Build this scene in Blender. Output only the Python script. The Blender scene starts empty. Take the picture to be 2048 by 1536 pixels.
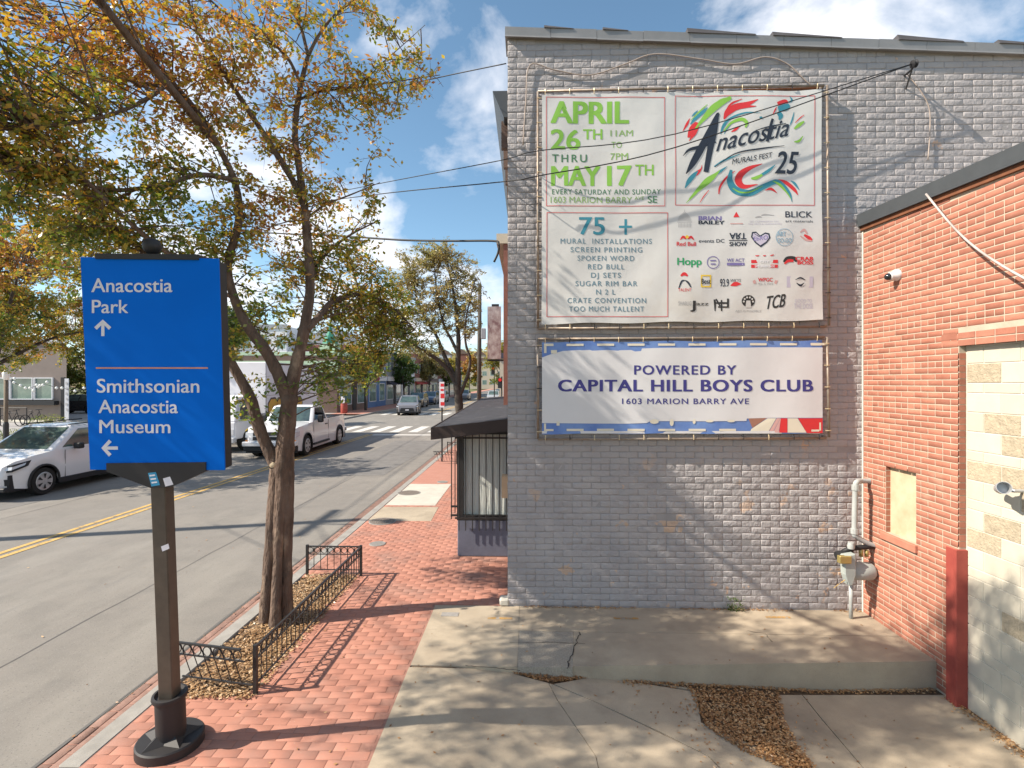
import bpy, math, random
import numpy as np
from mathutils import Vector, Matrix
R = random.Random(7)
NR = np.random.RandomState(11)
rad = math.radians
sc = bpy.context.scene

# ------------------------------------------------------------------ camera, sky, sun, exposure
F = 1030.0
H0 = 2.7
TH = math.atan(31 / 1030)
CS, SN = math.cos(TH), math.sin(TH)
cam = bpy.data.cameras.new('camera')
camo = bpy.data.objects.new('camera', cam)
sc.collection.objects.link(camo)
camo.location = (0, 0, H0)
camo.rotation_euler = (rad(90), 0, TH)
cam.sensor_width = 36
cam.lens = 36 * F / 2048
cam.shift_y = -2 / 2048
cam.clip_start = 0.05
cam.clip_end = 4000
sc.camera = camo

AZ, EL = rad(14), rad(40)
SUNV = Vector((-math.cos(EL) * math.cos(AZ), -math.cos(EL) * math.sin(AZ), math.sin(EL)))
sl = bpy.data.lights.new('sun', 'SUN')
sl.energy = 5.0
sl.angle = rad(0.5)
sl.color = (1.0, 0.90, 0.76)
so = bpy.data.objects.new('sun', sl)
sc.collection.objects.link(so)
so.rotation_euler = SUNV.to_track_quat('Z', 'Y').to_euler()

world = bpy.data.worlds.new('World')
sc.world = world
world.use_nodes = True
wt = world.node_tree
wt.nodes.clear()
def wn(t, **k):
    n = wt.nodes.new(t)
    for a, b in k.items(): setattr(n, a, b)
    return n
sky = wn('ShaderNodeTexSky', sky_type='NISHITA', sun_disc=False, sun_elevation=EL,
         sun_rotation=math.atan2(SUNV.x, SUNV.y) % (2 * math.pi), altitude=50, air_density=1.0, dust_density=0.1, ozone_density=4.0)
tc = wn('ShaderNodeTexCoord')
sep = wn('ShaderNodeSeparateXYZ')
wt.links.new(tc.outputs['Generated'], sep.inputs[0])
def wmath(op, a, b=None):
    n = wn('ShaderNodeMath', operation=op)
    for i, v in enumerate((a, b)):
        if v is None: continue
        if isinstance(v, (int, float)): n.inputs[i].default_value = v
        else: wt.links.new(v, n.inputs[i])
    return n.outputs[0]
zz = wmath('ADD', wmath('MAXIMUM', sep.outputs[2], 0.0), 0.45)
px_ = wmath('DIVIDE', sep.outputs[0], zz)
py_ = wmath('DIVIDE', sep.outputs[1], zz)
cmb = wn('ShaderNodeCombineXYZ')
wt.links.new(px_, cmb.inputs[0]); wt.links.new(py_, cmb.inputs[1])
cmb.inputs[2].default_value = 9.4
n1 = wn('ShaderNodeTexNoise'); n1.inputs['Scale'].default_value = 2.6; n1.inputs['Detail'].default_value = 9; n1.inputs['Roughness'].default_value = 0.56
n1.inputs['Distortion'].default_value = 0.35
wt.links.new(cmb.outputs[0], n1.inputs['Vector'])
cr = wn('ShaderNodeValToRGB')
cr.color_ramp.elements[0].position = 0.50; cr.color_ramp.elements[0].color = (0, 0, 0, 1)
cr.color_ramp.elements[1].position = 0.66; cr.color_ramp.elements[1].color = (1, 1, 1, 1)
wt.links.new(n1.outputs['Fac'], cr.inputs[0])
mx = wn('ShaderNodeMix', data_type='RGBA')
wt.links.new(cr.outputs[0], mx.inputs['Factor'])
hs = wn('ShaderNodeHueSaturation'); hs.inputs['Saturation'].default_value = .95; hs.inputs['Hue'].default_value = .485; hs.inputs['Value'].default_value = 1.14
wt.links.new(sky.outputs[0], hs.inputs['Color'])
wt.links.new(hs.outputs[0], mx.inputs['A'])
mx.inputs['B'].default_value = (7.6, 7.6, 7.9, 1)
bg = wn('ShaderNodeBackground'); bg.inputs['Strength'].default_value = 0.10
wt.links.new(mx.outputs['Result'], bg.inputs['Color'])
wo = wn('ShaderNodeOutputWorld')
wt.links.new(bg.outputs[0], wo.inputs[0])
sc.view_settings.view_transform = 'Standard'
sc.view_settings.look = 'None'
sc.view_settings.exposure = 0.74
sc.view_settings.gamma = 1
sc.view_settings.use_curve_mapping = False
sc.cycles.max_bounces = 6
sc.cycles.transparent_max_bounces = 8

# ------------------------------------------------------------------ measuring helpers (photo pixel -> place)
def ray(u, v):
    r = (u - 1024) / F; d = (v - 766) / F
    return Vector((r * CS - SN, r * SN + CS, -d))
CAMP = Vector((0, 0, H0))
def G(u, v, z=0.0):
    d = ray(u, v); return CAMP + d * ((z - H0) / d.z)
def aY(u, v, Y):
    d = ray(u, v); return CAMP + d * (Y / d.y)
def aX(u, v, X):
    d = ray(u, v); return CAMP + d * (X / d.x)
def aT(u, v, t): return CAMP + ray(u, v) * t

# ------------------------------------------------------------------ materials
MATS = {}
def mat(name, col, rough=0.7, metal=0.0, var=0.0, vscale=3.0, bump=0.0, bscale=40.0, col2=None, island=0.0, spec=0.4,
        detail=6.0, coat=0.0, extra=None, stretch=None):
    if name in MATS: return MATS[name]
    m = bpy.data.materials.new(name); m.use_nodes = True
    nt = m.node_tree; N = nt.nodes; L = nt.links
    bs = N['Principled BSDF']
    bs.inputs['Roughness'].default_value = rough; bs.inputs['Metallic'].default_value = metal
    bs.inputs['Specular IOR Level'].default_value = spec
    bs.inputs['Coat Weight'].default_value = coat
    geo = N.new('ShaderNodeNewGeometry')
    vec = geo.outputs['Position']
    if stretch:
        mp = N.new('ShaderNodeMapping'); mp.inputs['Scale'].default_value = stretch
        L.new(vec, mp.inputs[0]); vec = mp.outputs[0]
    cout = None
    rgb = N.new('ShaderNodeRGB'); rgb.outputs[0].default_value = (*col, 1); cout = rgb.outputs[0]
    if col2 is not None or var:
        no = N.new('ShaderNodeTexNoise'); no.inputs['Scale'].default_value = vscale; no.inputs['Detail'].default_value = detail
        no.inputs['Roughness'].default_value = 0.62
        L.new(vec, no.inputs['Vector'])
        rp = N.new('ShaderNodeMapRange'); rp.inputs[1].default_value = 0.32; rp.inputs[2].default_value = 0.68
        L.new(no.outputs['Fac'], rp.inputs[0])
        mi = N.new('ShaderNodeMix'); mi.data_type = 'RGBA'
        L.new(rp.outputs[0], mi.inputs['Factor'])
        c2 = col2 if col2 is not None else tuple(max(0, x * (1 - var)) for x in col)
        L.new(cout, mi.inputs['A']); mi.inputs['B'].default_value = (*c2, 1)
        cout = mi.outputs['Result']
    if island:
        oi = N.new('ShaderNodeObjectInfo')
        ad = N.new('ShaderNodeMath'); ad.operation = 'ADD'
        L.new(oi.outputs['Random'], ad.inputs[0]); L.new(geo.outputs['Random Per Island'], ad.inputs[1])
        fr = N.new('ShaderNodeMath'); fr.operation = 'FRACT'; L.new(ad.outputs[0], fr.inputs[0])
        mr = N.new('ShaderNodeMapRange'); mr.inputs[3].default_value = 1 - island; mr.inputs[4].default_value = 1 + island * 0.7
        L.new(fr.outputs[0], mr.inputs[0])
        h = N.new('ShaderNodeHueSaturation'); L.new(mr.outputs[0], h.inputs['Value']); L.new(cout, h.inputs['Color'])
        cout = h.outputs[0]
    if bump:
        nb = N.new('ShaderNodeTexNoise'); nb.inputs['Scale'].default_value = bscale; nb.inputs['Detail'].default_value = 5
        L.new(vec, nb.inputs['Vector'])
        b = N.new('ShaderNodeBump'); b.inputs['Strength'].default_value = min(1, bump * 10); b.inputs['Distance'].default_value = bump * 0.1
        L.new(nb.outputs['Fac'], b.inputs['Height']); L.new(b.outputs[0], bs.inputs['Normal'])
    if extra: cout = extra(nt, cout, geo, bs) or cout
    L.new(cout, bs.inputs['Base Color'])
    MATS[name] = m
    return m
def blend_noise(scale, lo, hi, color, zmax=None, detail=8, stretch=None, off=(0, 0, 0), rough=.6):
    def fn(nt, cout, geo, bs):
        N, L = nt.nodes, nt.links
        mp = N.new('ShaderNodeMapping'); mp.inputs['Scale'].default_value = stretch or (1, 1, 1); mp.inputs['Location'].default_value = off
        L.new(geo.outputs['Position'], mp.inputs[0])
        no = N.new('ShaderNodeTexNoise'); no.inputs['Scale'].default_value = scale; no.inputs['Detail'].default_value = detail
        no.inputs['Roughness'].default_value = rough
        L.new(mp.outputs[0], no.inputs['Vector'])
        rp = N.new('ShaderNodeMapRange'); rp.inputs[1].default_value = lo; rp.inputs[2].default_value = hi
        L.new(no.outputs['Fac'], rp.inputs[0])
        fac = rp.outputs[0]
        if zmax is not None:
            sp = N.new('ShaderNodeSeparateXYZ'); L.new(geo.outputs['Position'], sp.inputs[0])
            mz = N.new('ShaderNodeMapRange'); mz.inputs[1].default_value = zmax; mz.inputs[2].default_value = zmax * .4
            L.new(sp.outputs[2], mz.inputs[0])
            mu = N.new('ShaderNodeMath'); mu.operation = 'MULTIPLY'; L.new(fac, mu.inputs[0]); L.new(mz.outputs[0], mu.inputs[1]); fac = mu.outputs[0]
        mi = N.new('ShaderNodeMix'); mi.data_type = 'RGBA'
        L.new(fac, mi.inputs['Factor']); L.new(cout, mi.inputs['A']); mi.inputs['B'].default_value = (*color, 1)
        return mi.outputs['Result']
    return fn
def chain(*fs):
    def fn(nt, c, g, b):
        for q in fs: c = q(nt, c, g, b)
        return c
    return fn
M = mat
M('grey_paint', (.405, .378, .375), .75, col2=(.33, .308, .312), vscale=1.6, bump=.14, bscale=22, island=.03,
  extra=chain(blend_noise(2.6, .635, .655, (.50, .36, .27), zmax=2.3, detail=4), blend_noise(3.3, .70, .72, (.52, .36, .27), detail=4, off=(3, 0, 1))))
M('grey_joint', (.345, .325, .322), .85, var=.2, vscale=5, bump=.05, bscale=60)
M('red_brick', (.425, .18, .122), .85, col2=(.36, .135, .09), vscale=7, bump=.04, bscale=90, island=.20,
  extra=blend_noise(1.1, .60, .75, (.52, .30, .22)))
M('red_mortar', (.53, .44, .345), .9, var=.2, vscale=8, bump=.03, bscale=150)
M('block_cream', (.58, .535, .44), .9, var=.12, vscale=4, bump=.03, bscale=120, island=.08)
M('block_tan', (.52, .44, .32), .9, var=.3, vscale=20, bump=.12, bscale=60, island=.08)
M('block_mortar', (.64, .60, .52), .9, var=.1)
M('concrete', (.47, .395, .295), .9, col2=(.34, .28, .21), vscale=1.6, bump=.03, bscale=130, detail=12,
  extra=chain(blend_noise(55, .62, .72, (.33, .30, .26)), blend_noise(1.0, .58, .74, (.26, .215, .165), off=(5, 2, 0)), blend_noise(260, .62, .7, (.20, .18, .16), detail=2)))
M('concrete_dark', (.30, .29, .275), .9, col2=(.24, .23, .22), vscale=2.2, bump=.03, bscale=130, detail=12, extra=blend_noise(70, .6, .72, (.19, .18, .17)))
M('concrete_pale', (.56, .53, .46), .9, var=.15, vscale=3, bump=.02, bscale=130, extra=blend_noise(4, .55, .75, (.44, .41, .35)))
M('concrete_rough', (.42, .37, .30), .95, var=.35, vscale=60, bump=.05, bscale=80, extra=blend_noise(90, .56, .68, (.24, .21, .18)))
M('asphalt', (.235, .215, .19), .92, col2=(.20, .185, .168), vscale=.55, bump=.02, bscale=160, detail=12,
  extra=chain(blend_noise(2.4, .45, .70, (.185, .172, .155), detail=10), blend_noise(.9, .50, .80, (.29, .27, .24), stretch=(1.2, .25, 1)), blend_noise(130, .60, .70, (.33, .31, .29), detail=3),
              blend_noise(.8, .60, .72, (.185, .175, .165), stretch=(2.0, .3, 1), off=(9, 0, 0)), blend_noise(60, .60, .66, (.15, .14, .13), detail=4)))
M('asphalt_patch', (.20, .19, .18), .92, var=.25, vscale=3, bump=.02, bscale=160, detail=10)
M('paver', (.46, .215, .155), .88, col2=(.40, .18, .13), vscale=2.5, bump=.03, bscale=120, island=.045,
  extra=chain(blend_noise(1.7, .50, .72, (.31, .18, .145)), blend_noise(30, .66, .72, (.50, .38, .30))))
M('paver_joint', (.37, .19, .145), .95, var=.3, vscale=20)
M('gutter_brick', (.33, .20, .16), .92, var=.35, vscale=8, bump=.05, bscale=80, island=.2)
M('kerb_stone', (.36, .34, .31), .85, var=.25, vscale=6, bump=.03, bscale=110, extra=blend_noise(150, .6, .7, (.22, .21, .2), detail=3))
M('soil', (.16, .105, .065), .95, var=.5, vscale=30, bump=.2, bscale=40)
M('yellow_line', (.62, .40, .13), .8, var=.25, vscale=7, extra=blend_noise(12, .56, .66, (.22, .18, .13)))
M('white_line', (.62, .60, .56), .8, var=.15, vscale=6, extra=blend_noise(9, .6, .72, (.25, .24, .22)))
M('orange_mark', (.48, .28, .09), .85, var=.3, vscale=18, extra=blend_noise(25, .48, .62, (.31, .29, .26)))
M('crack', (.05, .042, .036), .95)
M('black_iron', (.028, .026, .025), .5, var=.3, vscale=20, spec=.5, bump=.01, bscale=80)
M('brown_steel', (.10, .078, .058), .42, var=.25, vscale=12, spec=.5)
M('black_steel', (.022, .020, .021), .58, spec=.5)
M('sign_blue', (.0, .16, .72), .55, col2=(.0, .145, .66), vscale=2, spec=.08)
M('sign_white', (.78, .76, .80), .6)
M('sign_orange', (.70, .30, .17), .6)
M('sticker_blue', (.04, .30, .52), .5)
M('banner_vinyl', (.68, .67, .645), .62, col2=(.62, .61, .59), vscale=1.6, bump=.10, bscale=2.4, extra=blend_noise(1.2, .55, .8, (.60, .56, .50)))
M('banner_white', (.70, .69, .70), .6, var=.06, vscale=2, bump=.08, bscale=2.6)
M('print_green', (.24, .50, .07), .6); M('print_dkgreen', (.075, .20, .10), .6); M('print_olive', (.26, .42, .13), .6)
M('print_teal', (.045, .25, .33), .6); M('print_slate', (.14, .24, .30), .6); M('print_red', (.66, .035, .04), .6)
M('print_frame', (.62, .16, .16), .6); M('print_ink', (.022, .032, .052), .6); M('print_navy', (.05, .045, .22), .55)
M('print_hopp', (.03, .33, .12), .6); M('print_yellow', (.80, .55, .06), .6); M('print_black', (.03, .03, .03), .6)
M('print_grey', (.40, .39, .39), .6); M('print_ltblue', (.28, .42, .52), .6); M('print_purple', (.20, .17, .38), .6)
M('print_bannerblue', (.11, .20, .50), .55, col2=(.19, .31, .60), vscale=3.5)
M('print_cream', (.74, .68, .55), .6); M('print_brown', (.36, .17, .12), .6); M('print_pink', (.62, .36, .34), .6); M('print_lilac', (.52, .48, .58), .6)
M('pipe_steel', (.33, .29, .25), .5, metal=.4, col2=(.24, .17, .12), vscale=14)
M('tie_brass', (.62, .50, .32), .45, metal=.3)
M('rusty_plank', (.22, .085, .04), .8, var=.4, vscale=12)
M('coping_metal', (.30, .295, .295), .55, metal=.3, var=.15, vscale=4)
M('roof_tar', (.09, .085, .09), .85, var=.3, vscale=9)
M('dark_fascia', (.085, .095, .105), .5, metal=.2, var=.15, vscale=6)
M('bay_roof', (.045, .045, .055), .85, var=.5, vscale=7, extra=blend_noise(2.4, .58, .7, (.13, .125, .13)))
M('bay_fascia', (.055, .038, .034), .55, var=.2)
M('blue_grey_paint', (.155, .165, .215), .8, var=.2, vscale=5, bump=.04, bscale=30, extra=blend_noise(6, .70, .73, (.34, .12, .08)))
M('curtain', (.66, .68, .62), .85, col2=(.50, .53, .50), vscale=2, stretch=(9, 9, .5), bump=.2, bscale=6)
M('pipe_grey', (.42, .44, .43), .5, var=.15, vscale=10)
M('meter_grey', (.38, .42, .40), .5, var=.15, vscale=14)
M('brass', (.45, .36, .14), .4, metal=.6)
M('rust_red', (.36, .075, .055), .6, col2=(.28, .05, .04), vscale=5, bump=.02, bscale=20)
M('tan_board', (.60, .50, .35), .8, col2=(.46, .36, .23), vscale=4, bump=.02, bscale=40)
M('white_plastic', (.72, .72, .72), .35)
M('dark_glass', (.015, .018, .02), .06, spec=.8)
M('lamp_grey', (.45, .46, .47), .45, metal=.3)
M('cable_black', (.018, .018, .02), .6)
M('cable_tan', (.46, .38, .33), .7, var=.2, vscale=12)
M('cable_white', (.60, .53, .50), .6, var=.5, vscale=6)
M('bark', (.20, .135, .10), .92, col2=(.085, .058, .045), vscale=9, stretch=(1, 1, .35), bump=.45, bscale=24,
  extra=blend_noise(5, .58, .70, (.33, .24, .17), stretch=(1, 1, .5)))
M('bark_far', (.10, .085, .07), .92, var=.4, vscale=4, bump=.3, bscale=12)
M('car_white', (.74, .74, .76), .28, coat=.8); M('car_black', (.02, .02, .022), .25, coat=.8); M('car_grey', (.17, .165, .18), .3, coat=.7)
M('car_blue', (.05, .075, .14), .3, coat=.7); M('car_silver', (.42, .43, .45), .3, metal=.3, coat=.6)
M('car_glass', (.035, .05, .055), .05, spec=1.0, col2=(.10, .15, .13), vscale=2.2)
M('trim_black', (.022, .022, .024), .6); M('tyre', (.022, .021, .02), .85); M('rim_silver', (.55, .55, .56), .35, metal=.5)
M('headlight', (.55, .58, .62), .1, spec=.8); M('lamp_amber', (.75, .25, .04), .3)
M('truck_white', (.70, .70, .74), .45, var=.06, vscale=2); M('truck_grey', (.40, .41, .44), .5)
M('graffiti_yellow', (.66, .38, .05), .6, var=.2, vscale=5); M('graffiti_line', (.07, .05, .05), .6)
M('shirt_blue', (.30, .48, .60), .8); M('skin', (.42, .24, .16), .6); M('hair_dark', (.03, .022, .018), .8)
M('taupe_wall', (.24, .195, .17), .85, var=.12, vscale=2); M('plaster_white', (.62, .62, .64), .8, var=.1); M('store_brick', (.24, .10, .075), .85, var=.3, vscale=6)
M('store_brown', (.17, .115, .095), .85, var=.2, vscale=3); M('store_cream', (.52, .45, .35), .8, var=.15); M('store_blue', (.09, .17, .34), .7); M('store_green', (.04, .22, .15), .7)
M('store_pale_green', (.45, .58, .42), .8); M('store_grey', (.30, .31, .33), .8, var=.15); M('window_glass', (.10, .16, .15), .08, spec=.9, col2=(.22, .30, .25), vscale=1.2)
M('window_white', (.66, .66, .68), .6); M('awning_red', (.42, .06, .05), .8); M('awning_dark', (.05, .05, .07), .8); M('pink_sign', (.55, .10, .22), .6); M('orange_sign', (.70, .18, .05), .6)
M('red_light', (.75, .03, .02), .4); M('bulb', (.85, .84, .78), .3); M('wood_post', (.20, .155, .11), .8, var=.3, vscale=8)
M('hill_green', (.12, .105, .06), .95, col2=(.20, .12, .075), vscale=.06, detail=12); M('plaza', (.36, .34, .33), .9, var=.15, vscale=.8); M('grass', (.14, .15, .05), .9, var=.4, vscale=3)
M('mulch_rock', (.50, .42, .32), .9, var=.2, vscale=6); M('box_tan', (.60, .42, .27), .8); M('manhole_iron', (.24, .20, .17), .75, var=.35, vscale=30, bump=.1, bscale=70); M('cover_grey', (.33, .31, .29), .8, var=.25, vscale=25)
M('mural', (.50, .44, .42), .8, col2=(.20, .115, .12), vscale=4.5, detail=3, stretch=(1, 1, .7))
M('litter_white', (.66, .62, .56), .8)

def leaf_mat(name, cols, trans=.35):
    m = bpy.data.materials.new(name); m.use_nodes = True
    nt = m.node_tree; N = nt.nodes; L = nt.links
    N.clear()
    out = N.new('ShaderNodeOutputMaterial'); geo = N.new('ShaderNodeNewGeometry')
    no = N.new('ShaderNodeTexNoise'); no.inputs['Scale'].default_value = .9; no.inputs['Detail'].default_value = 2
    L.new(geo.outputs['Position'], no.inputs['Vector'])
    sp = N.new('ShaderNodeSeparateXYZ'); L.new(geo.outputs['Position'], sp.inputs[0])
    mz = N.new('ShaderNodeMapRange'); mz.inputs[1].default_value = 2.6; mz.inputs[2].default_value = 6.2; mz.inputs[3].default_value = -.20; mz.inputs[4].default_value = .22
    L.new(sp.outputs[2], mz.inputs[0])
    a1 = N.new('ShaderNodeMath'); a1.operation = 'MULTIPLY_ADD'; L.new(no.outputs['Fac'], a1.inputs[0]); a1.inputs[1].default_value = 1.1; L.new(mz.outputs[0], a1.inputs[2])
    a2 = N.new('ShaderNodeMath'); a2.operation = 'MULTIPLY_ADD'; L.new(geo.outputs['Random Per Island'], a2.inputs[0]); a2.inputs[1].default_value = .62; 
    a3 = N.new('ShaderNodeMath'); a3.operation = 'SUBTRACT'; L.new(a1.outputs[0], a3.inputs[0]); a3.inputs[1].default_value = .46
    L.new(a3.outputs[0], a2.inputs[2])
    rp = N.new('ShaderNodeValToRGB'); e = rp.color_ramp.elements
    n = len(cols)
    for i, c in enumerate(cols):
        p = i / (n - 1)
        if i == 0: el = e[0]; el.position = 0
        elif i == n - 1: el = e[-1]; el.position = 1
        else: el = e.new(p)
        el.color = (*c, 1)
    L.new(a2.outputs[0], rp.inputs[0])
    d = N.new('ShaderNodeBsdfDiffuse'); t = N.new('ShaderNodeBsdfTranslucent'); g = N.new('ShaderNodeBsdfGlossy'); g.inputs['Roughness'].default_value = .38
    L.new(rp.outputs[0], d.inputs[0]); 
    h = N.new('ShaderNodeHueSaturation'); h.inputs['Value'].default_value = 1.5; h.inputs['Saturation'].default_value = 1.1; L.new(rp.outputs[0], h.inputs['Color']); L.new(h.outputs[0], t.inputs[0])
    m1 = N.new('ShaderNodeMixShader'); m1.inputs[0].default_value = trans; L.new(d.outputs[0], m1.inputs[1]); L.new(t.outputs[0], m1.inputs[2])
    m2 = N.new('ShaderNodeMixShader'); m2.inputs[0].default_value = .06; L.new(m1.outputs[0], m2.inputs[1]); L.new(g.outputs[0], m2.inputs[2])
    L.new(m2.outputs[0], out.inputs[0])
    MATS[name] = m
leaf_mat('leaf_main', [(.08, .135, .025), (.13, .20, .03), (.23, .26, .045), (.36, .31, .055), (.55, .38, .07), (.56, .29, .08), (.44, .19, .08), (.29, .13, .07)], .36)
leaf_mat('leaf_yellow', [(.10, .15, .025), (.17, .20, .04), (.27, .26, .05), (.40, .32, .06), (.42, .27, .06)], .45)
leaf_mat('leaf_pale', [(.15, .17, .05), (.24, .24, .08), (.34, .30, .11), (.38, .30, .13), (.34, .22, .10)], .45)
leaf_mat('leaf_green', [(.045, .09, .018), (.08, .14, .025), (.12, .18, .035), (.20, .23, .05)], .35)
leaf_mat('litter_pale', [(.30, .17, .08), (.42, .26, .13), (.54, .37, .21), (.62, .47, .30), (.66, .52, .35), (.50, .33, .17)], .1)
leaf_mat('litter', [(.24, .115, .045), (.36, .19, .08), (.48, .28, .13), (.58, .40, .22), (.62, .46, .28), (.50, .25, .10)], .1)

# ------------------------------------------------------------------ geometry helpers
COL = sc.collection
ORG = {}
def link(o): COL.objects.link(o); return o
def thing(name, label, cat, loc=(0, 0, 0), group=None, rotz=0.0):
    o = link(bpy.data.objects.new(name, None)); o.location = loc; o.empty_display_size = .2
    o.rotation_euler = (0, 0, rotz)
    if label: o['label'] = label
    if cat: o['category'] = cat
    if group: o['group'] = group
    ORG[o.name] = Vector(loc)
    return o
def tag(o, label=None, cat=None, group=None, kind=None):
    for k, v in (('label', label), ('category', cat), ('group', group), ('kind', kind)):
        if v: o[k] = v
    return o
def link_mesh(name, me, parent=None, loc=None):
    o = link(bpy.data.objects.new(name, me))
    if parent is not None: o.parent = parent
    if loc is not None: o.location = loc
    return o
class MB:
    def __init__(s): s.v = []; s.f = []; s.m = []; s.mats = []; s.cur = 0
    def use(s, mn):
        if mn not in s.mats: s.mats.append(mn)
        s.cur = s.mats.index(mn); return s
    def add(s, vs, fs):
        b = len(s.v); s.v += [tuple(x) for x in vs]
        for f in fs: s.f.append(tuple(b + i for i in f)); s.m.append(s.cur)
        return s
    def box(s, x0, x1, y0, y1, z0, z1, mt=None):
        vs = [Vector(p) for p in ((x0, y0, z0), (x1, y0, z0), (x1, y1, z0), (x0, y1, z0), (x0, y0, z1), (x1, y0, z1), (x1, y1, z1), (x0, y1, z1))]
        if mt is not None: vs = [mt @ p for p in vs]
        return s.add(vs, [(0, 3, 2, 1), (4, 5, 6, 7), (0, 1, 5, 4), (1, 2, 6, 5), (2, 3, 7, 6), (3, 0, 4, 7)])
    def hexa(s, b4, t4):
        return s.add(list(b4) + list(t4), [(0, 3, 2, 1), (4, 5, 6, 7), (0, 1, 5, 4), (1, 2, 6, 5), (2, 3, 7, 6), (3, 0, 4, 7)])
    def prism(s, poly, d):
        n = len(poly); d = Vector(d); poly = [Vector(p) for p in poly]
        vs = poly + [p + d for p in poly]
        return s.add(vs, [tuple(range(n))[::-1], tuple(range(n, 2 * n))] + [(i, (i + 1) % n, n + (i + 1) % n, n + i) for i in range(n)])
    def poly(s, pts): return s.add(pts, [tuple(range(len(pts)))])
    def tube(s, pts, r, n=8, cap=True):
        pts = [Vector(p) for p in pts]; k = len(pts)
        rs = r if isinstance(r, (list, tuple)) else [r] * k
        t0 = (pts[1] - pts[0]).normalized()
        up = Vector((0, 0, 1)) if abs(t0.z) < .9 else Vector((1, 0, 0))
        a = t0.cross(up).normalized(); vs = []
        for i in range(k):
            t = (pts[min(i + 1, k - 1)] - pts[max(i - 1, 0)]).normalized()
            a = (a - t * a.dot(t)).normalized(); b = t.cross(a)
            for j in range(n):
                w = 2 * math.pi * j / n
                vs.append(pts[i] + (a * math.cos(w) + b * math.sin(w)) * rs[i])
        fs = [(i * n + j, i * n + (j + 1) % n, (i + 1) * n + (j + 1) % n, (i + 1) * n + j) for i in range(k - 1) for j in range(n)]
        if cap: fs += [tuple(range(n))[::-1], tuple(range((k - 1) * n, k * n))]
        return s.add(vs, fs)
    def bar(s, a, b, w, h=None):
        a, b = Vector(a), Vector(b); h = h or w
        t = (b - a).normalized(); up = Vector((0, 0, 1)) if abs(t.z) < .95 else Vector((0, 1, 0))
        x = t.cross(up).normalized() * (w / 2); y = x.cross(t).normalized() * (h / 2)
        return s.hexa([a - x - y, a + x - y, a + x + y, a - x + y], [b - x - y, b + x - y, b + x + y, b - x + y])
    def lathe(s, prof, c, n=20, mt=None):
        c = Vector(c); vs = []
        for r, z in prof:
            for j in range(n):
                w = 2 * math.pi * j / n
                p = Vector((r * math.cos(w), r * math.sin(w), z))
                vs.append(c + (mt @ p if mt is not None else p))
        k = len(prof)
        fs = [(i * n + j, i * n + (j + 1) % n, (i + 1) * n + (j + 1) % n, (i + 1) * n + j) for i in range(k - 1) for j in range(n)]
        fs += [tuple(range(n))[::-1], tuple(range((k - 1) * n, k * n))]
        return s.add(vs, fs)
    def torus(s, c, Rr, r, ax, n=14, k=5):
        c = Vector(c); ax = Vector(ax).normalized(); a = ax.orthogonal().normalized(); b = ax.cross(a); vs = []
        for i in range(n):
            w = 2 * math.pi * i / n; d = a * math.cos(w) + b * math.sin(w)
            for j in range(k):
                q = 2 * math.pi * j / k
                vs.append(c + d * (Rr + r * math.cos(q)) + ax * r * math.sin(q))
        return s.add(vs, [(i * k + j, ((i + 1) % n) * k + j, ((i + 1) % n) * k + (j + 1) % k, i * k + (j + 1) % k) for i in range(n) for j in range(k)])
    def mesh(s, name, o=Vector((0, 0, 0))):
        me = bpy.data.meshes.new(name)
        me.from_pydata([(x - o[0], y - o[1], z - o[2]) for x, y, z in s.v], [], s.f)
        return me
    def build(s, name, m=None, parent=None, smooth=False, bevel=0, local=False, seg=1, angle=35, loc=None):
        o = Vector((0, 0, 0))
        if parent is not None and not local: o = ORG[parent.name]
        me = s.mesh(name, o)
        if s.mats:
            for q in s.mats: me.materials.append(MATS[q])
            me.polygons.foreach_set('material_index', s.m)
        else: me.materials.append(MATS[m])
        if smooth:
            me.polygons.foreach_set('use_smooth', [True] * len(me.polygons))
            if smooth == 'auto': me.set_sharp_from_angle(angle=rad(angle))
        ob = link_mesh(name, me, parent, loc)
        ORG[ob.name] = Vector(o)
        if bevel:
            b = ob.modifiers.new('bevel', 'BEVEL'); b.width = bevel; b.segments = seg; b.limit_method = 'ANGLE'; b.angle_limit = rad(30)
        return ob
def catmull(P, n=6):
    P = [np.array(p, float) for p in P]; out = []
    Q = [2 * P[0] - P[1]] + P + [2 * P[-1] - P[-2]]
    for i in range(1, len(Q) - 2):
        for k in range(n):
            t = k / n
            out.append(.5 * ((2 * Q[i]) + (-Q[i - 1] + Q[i + 1]) * t + (2 * Q[i - 1] - 5 * Q[i] + 4 * Q[i + 1] - Q[i + 2]) * t * t + (-Q[i - 1] + 3 * Q[i] - 3 * Q[i + 1] + Q[i + 2]) * t ** 3))
    out.append(P[-1]); return out
def np_mesh(name, V, Fc, mname, parent=None):
    me = bpy.data.meshes.new(name)
    k = Fc.shape[1]
    me.vertices.add(len(V)); me.vertices.foreach_set('co', V.astype(np.float32).ravel())
    me.loops.add(Fc.size); me.loops.foreach_set('vertex_index', Fc.astype(np.int32).ravel())
    me.polygons.add(len(Fc)); me.polygons.foreach_set('loop_start', np.arange(0, Fc.size, k, dtype=np.int32))
    me.update(calc_edges=True); me.validate()
    me.materials.append(MATS[mname])
    return link_mesh(name, me, parent)
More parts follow.
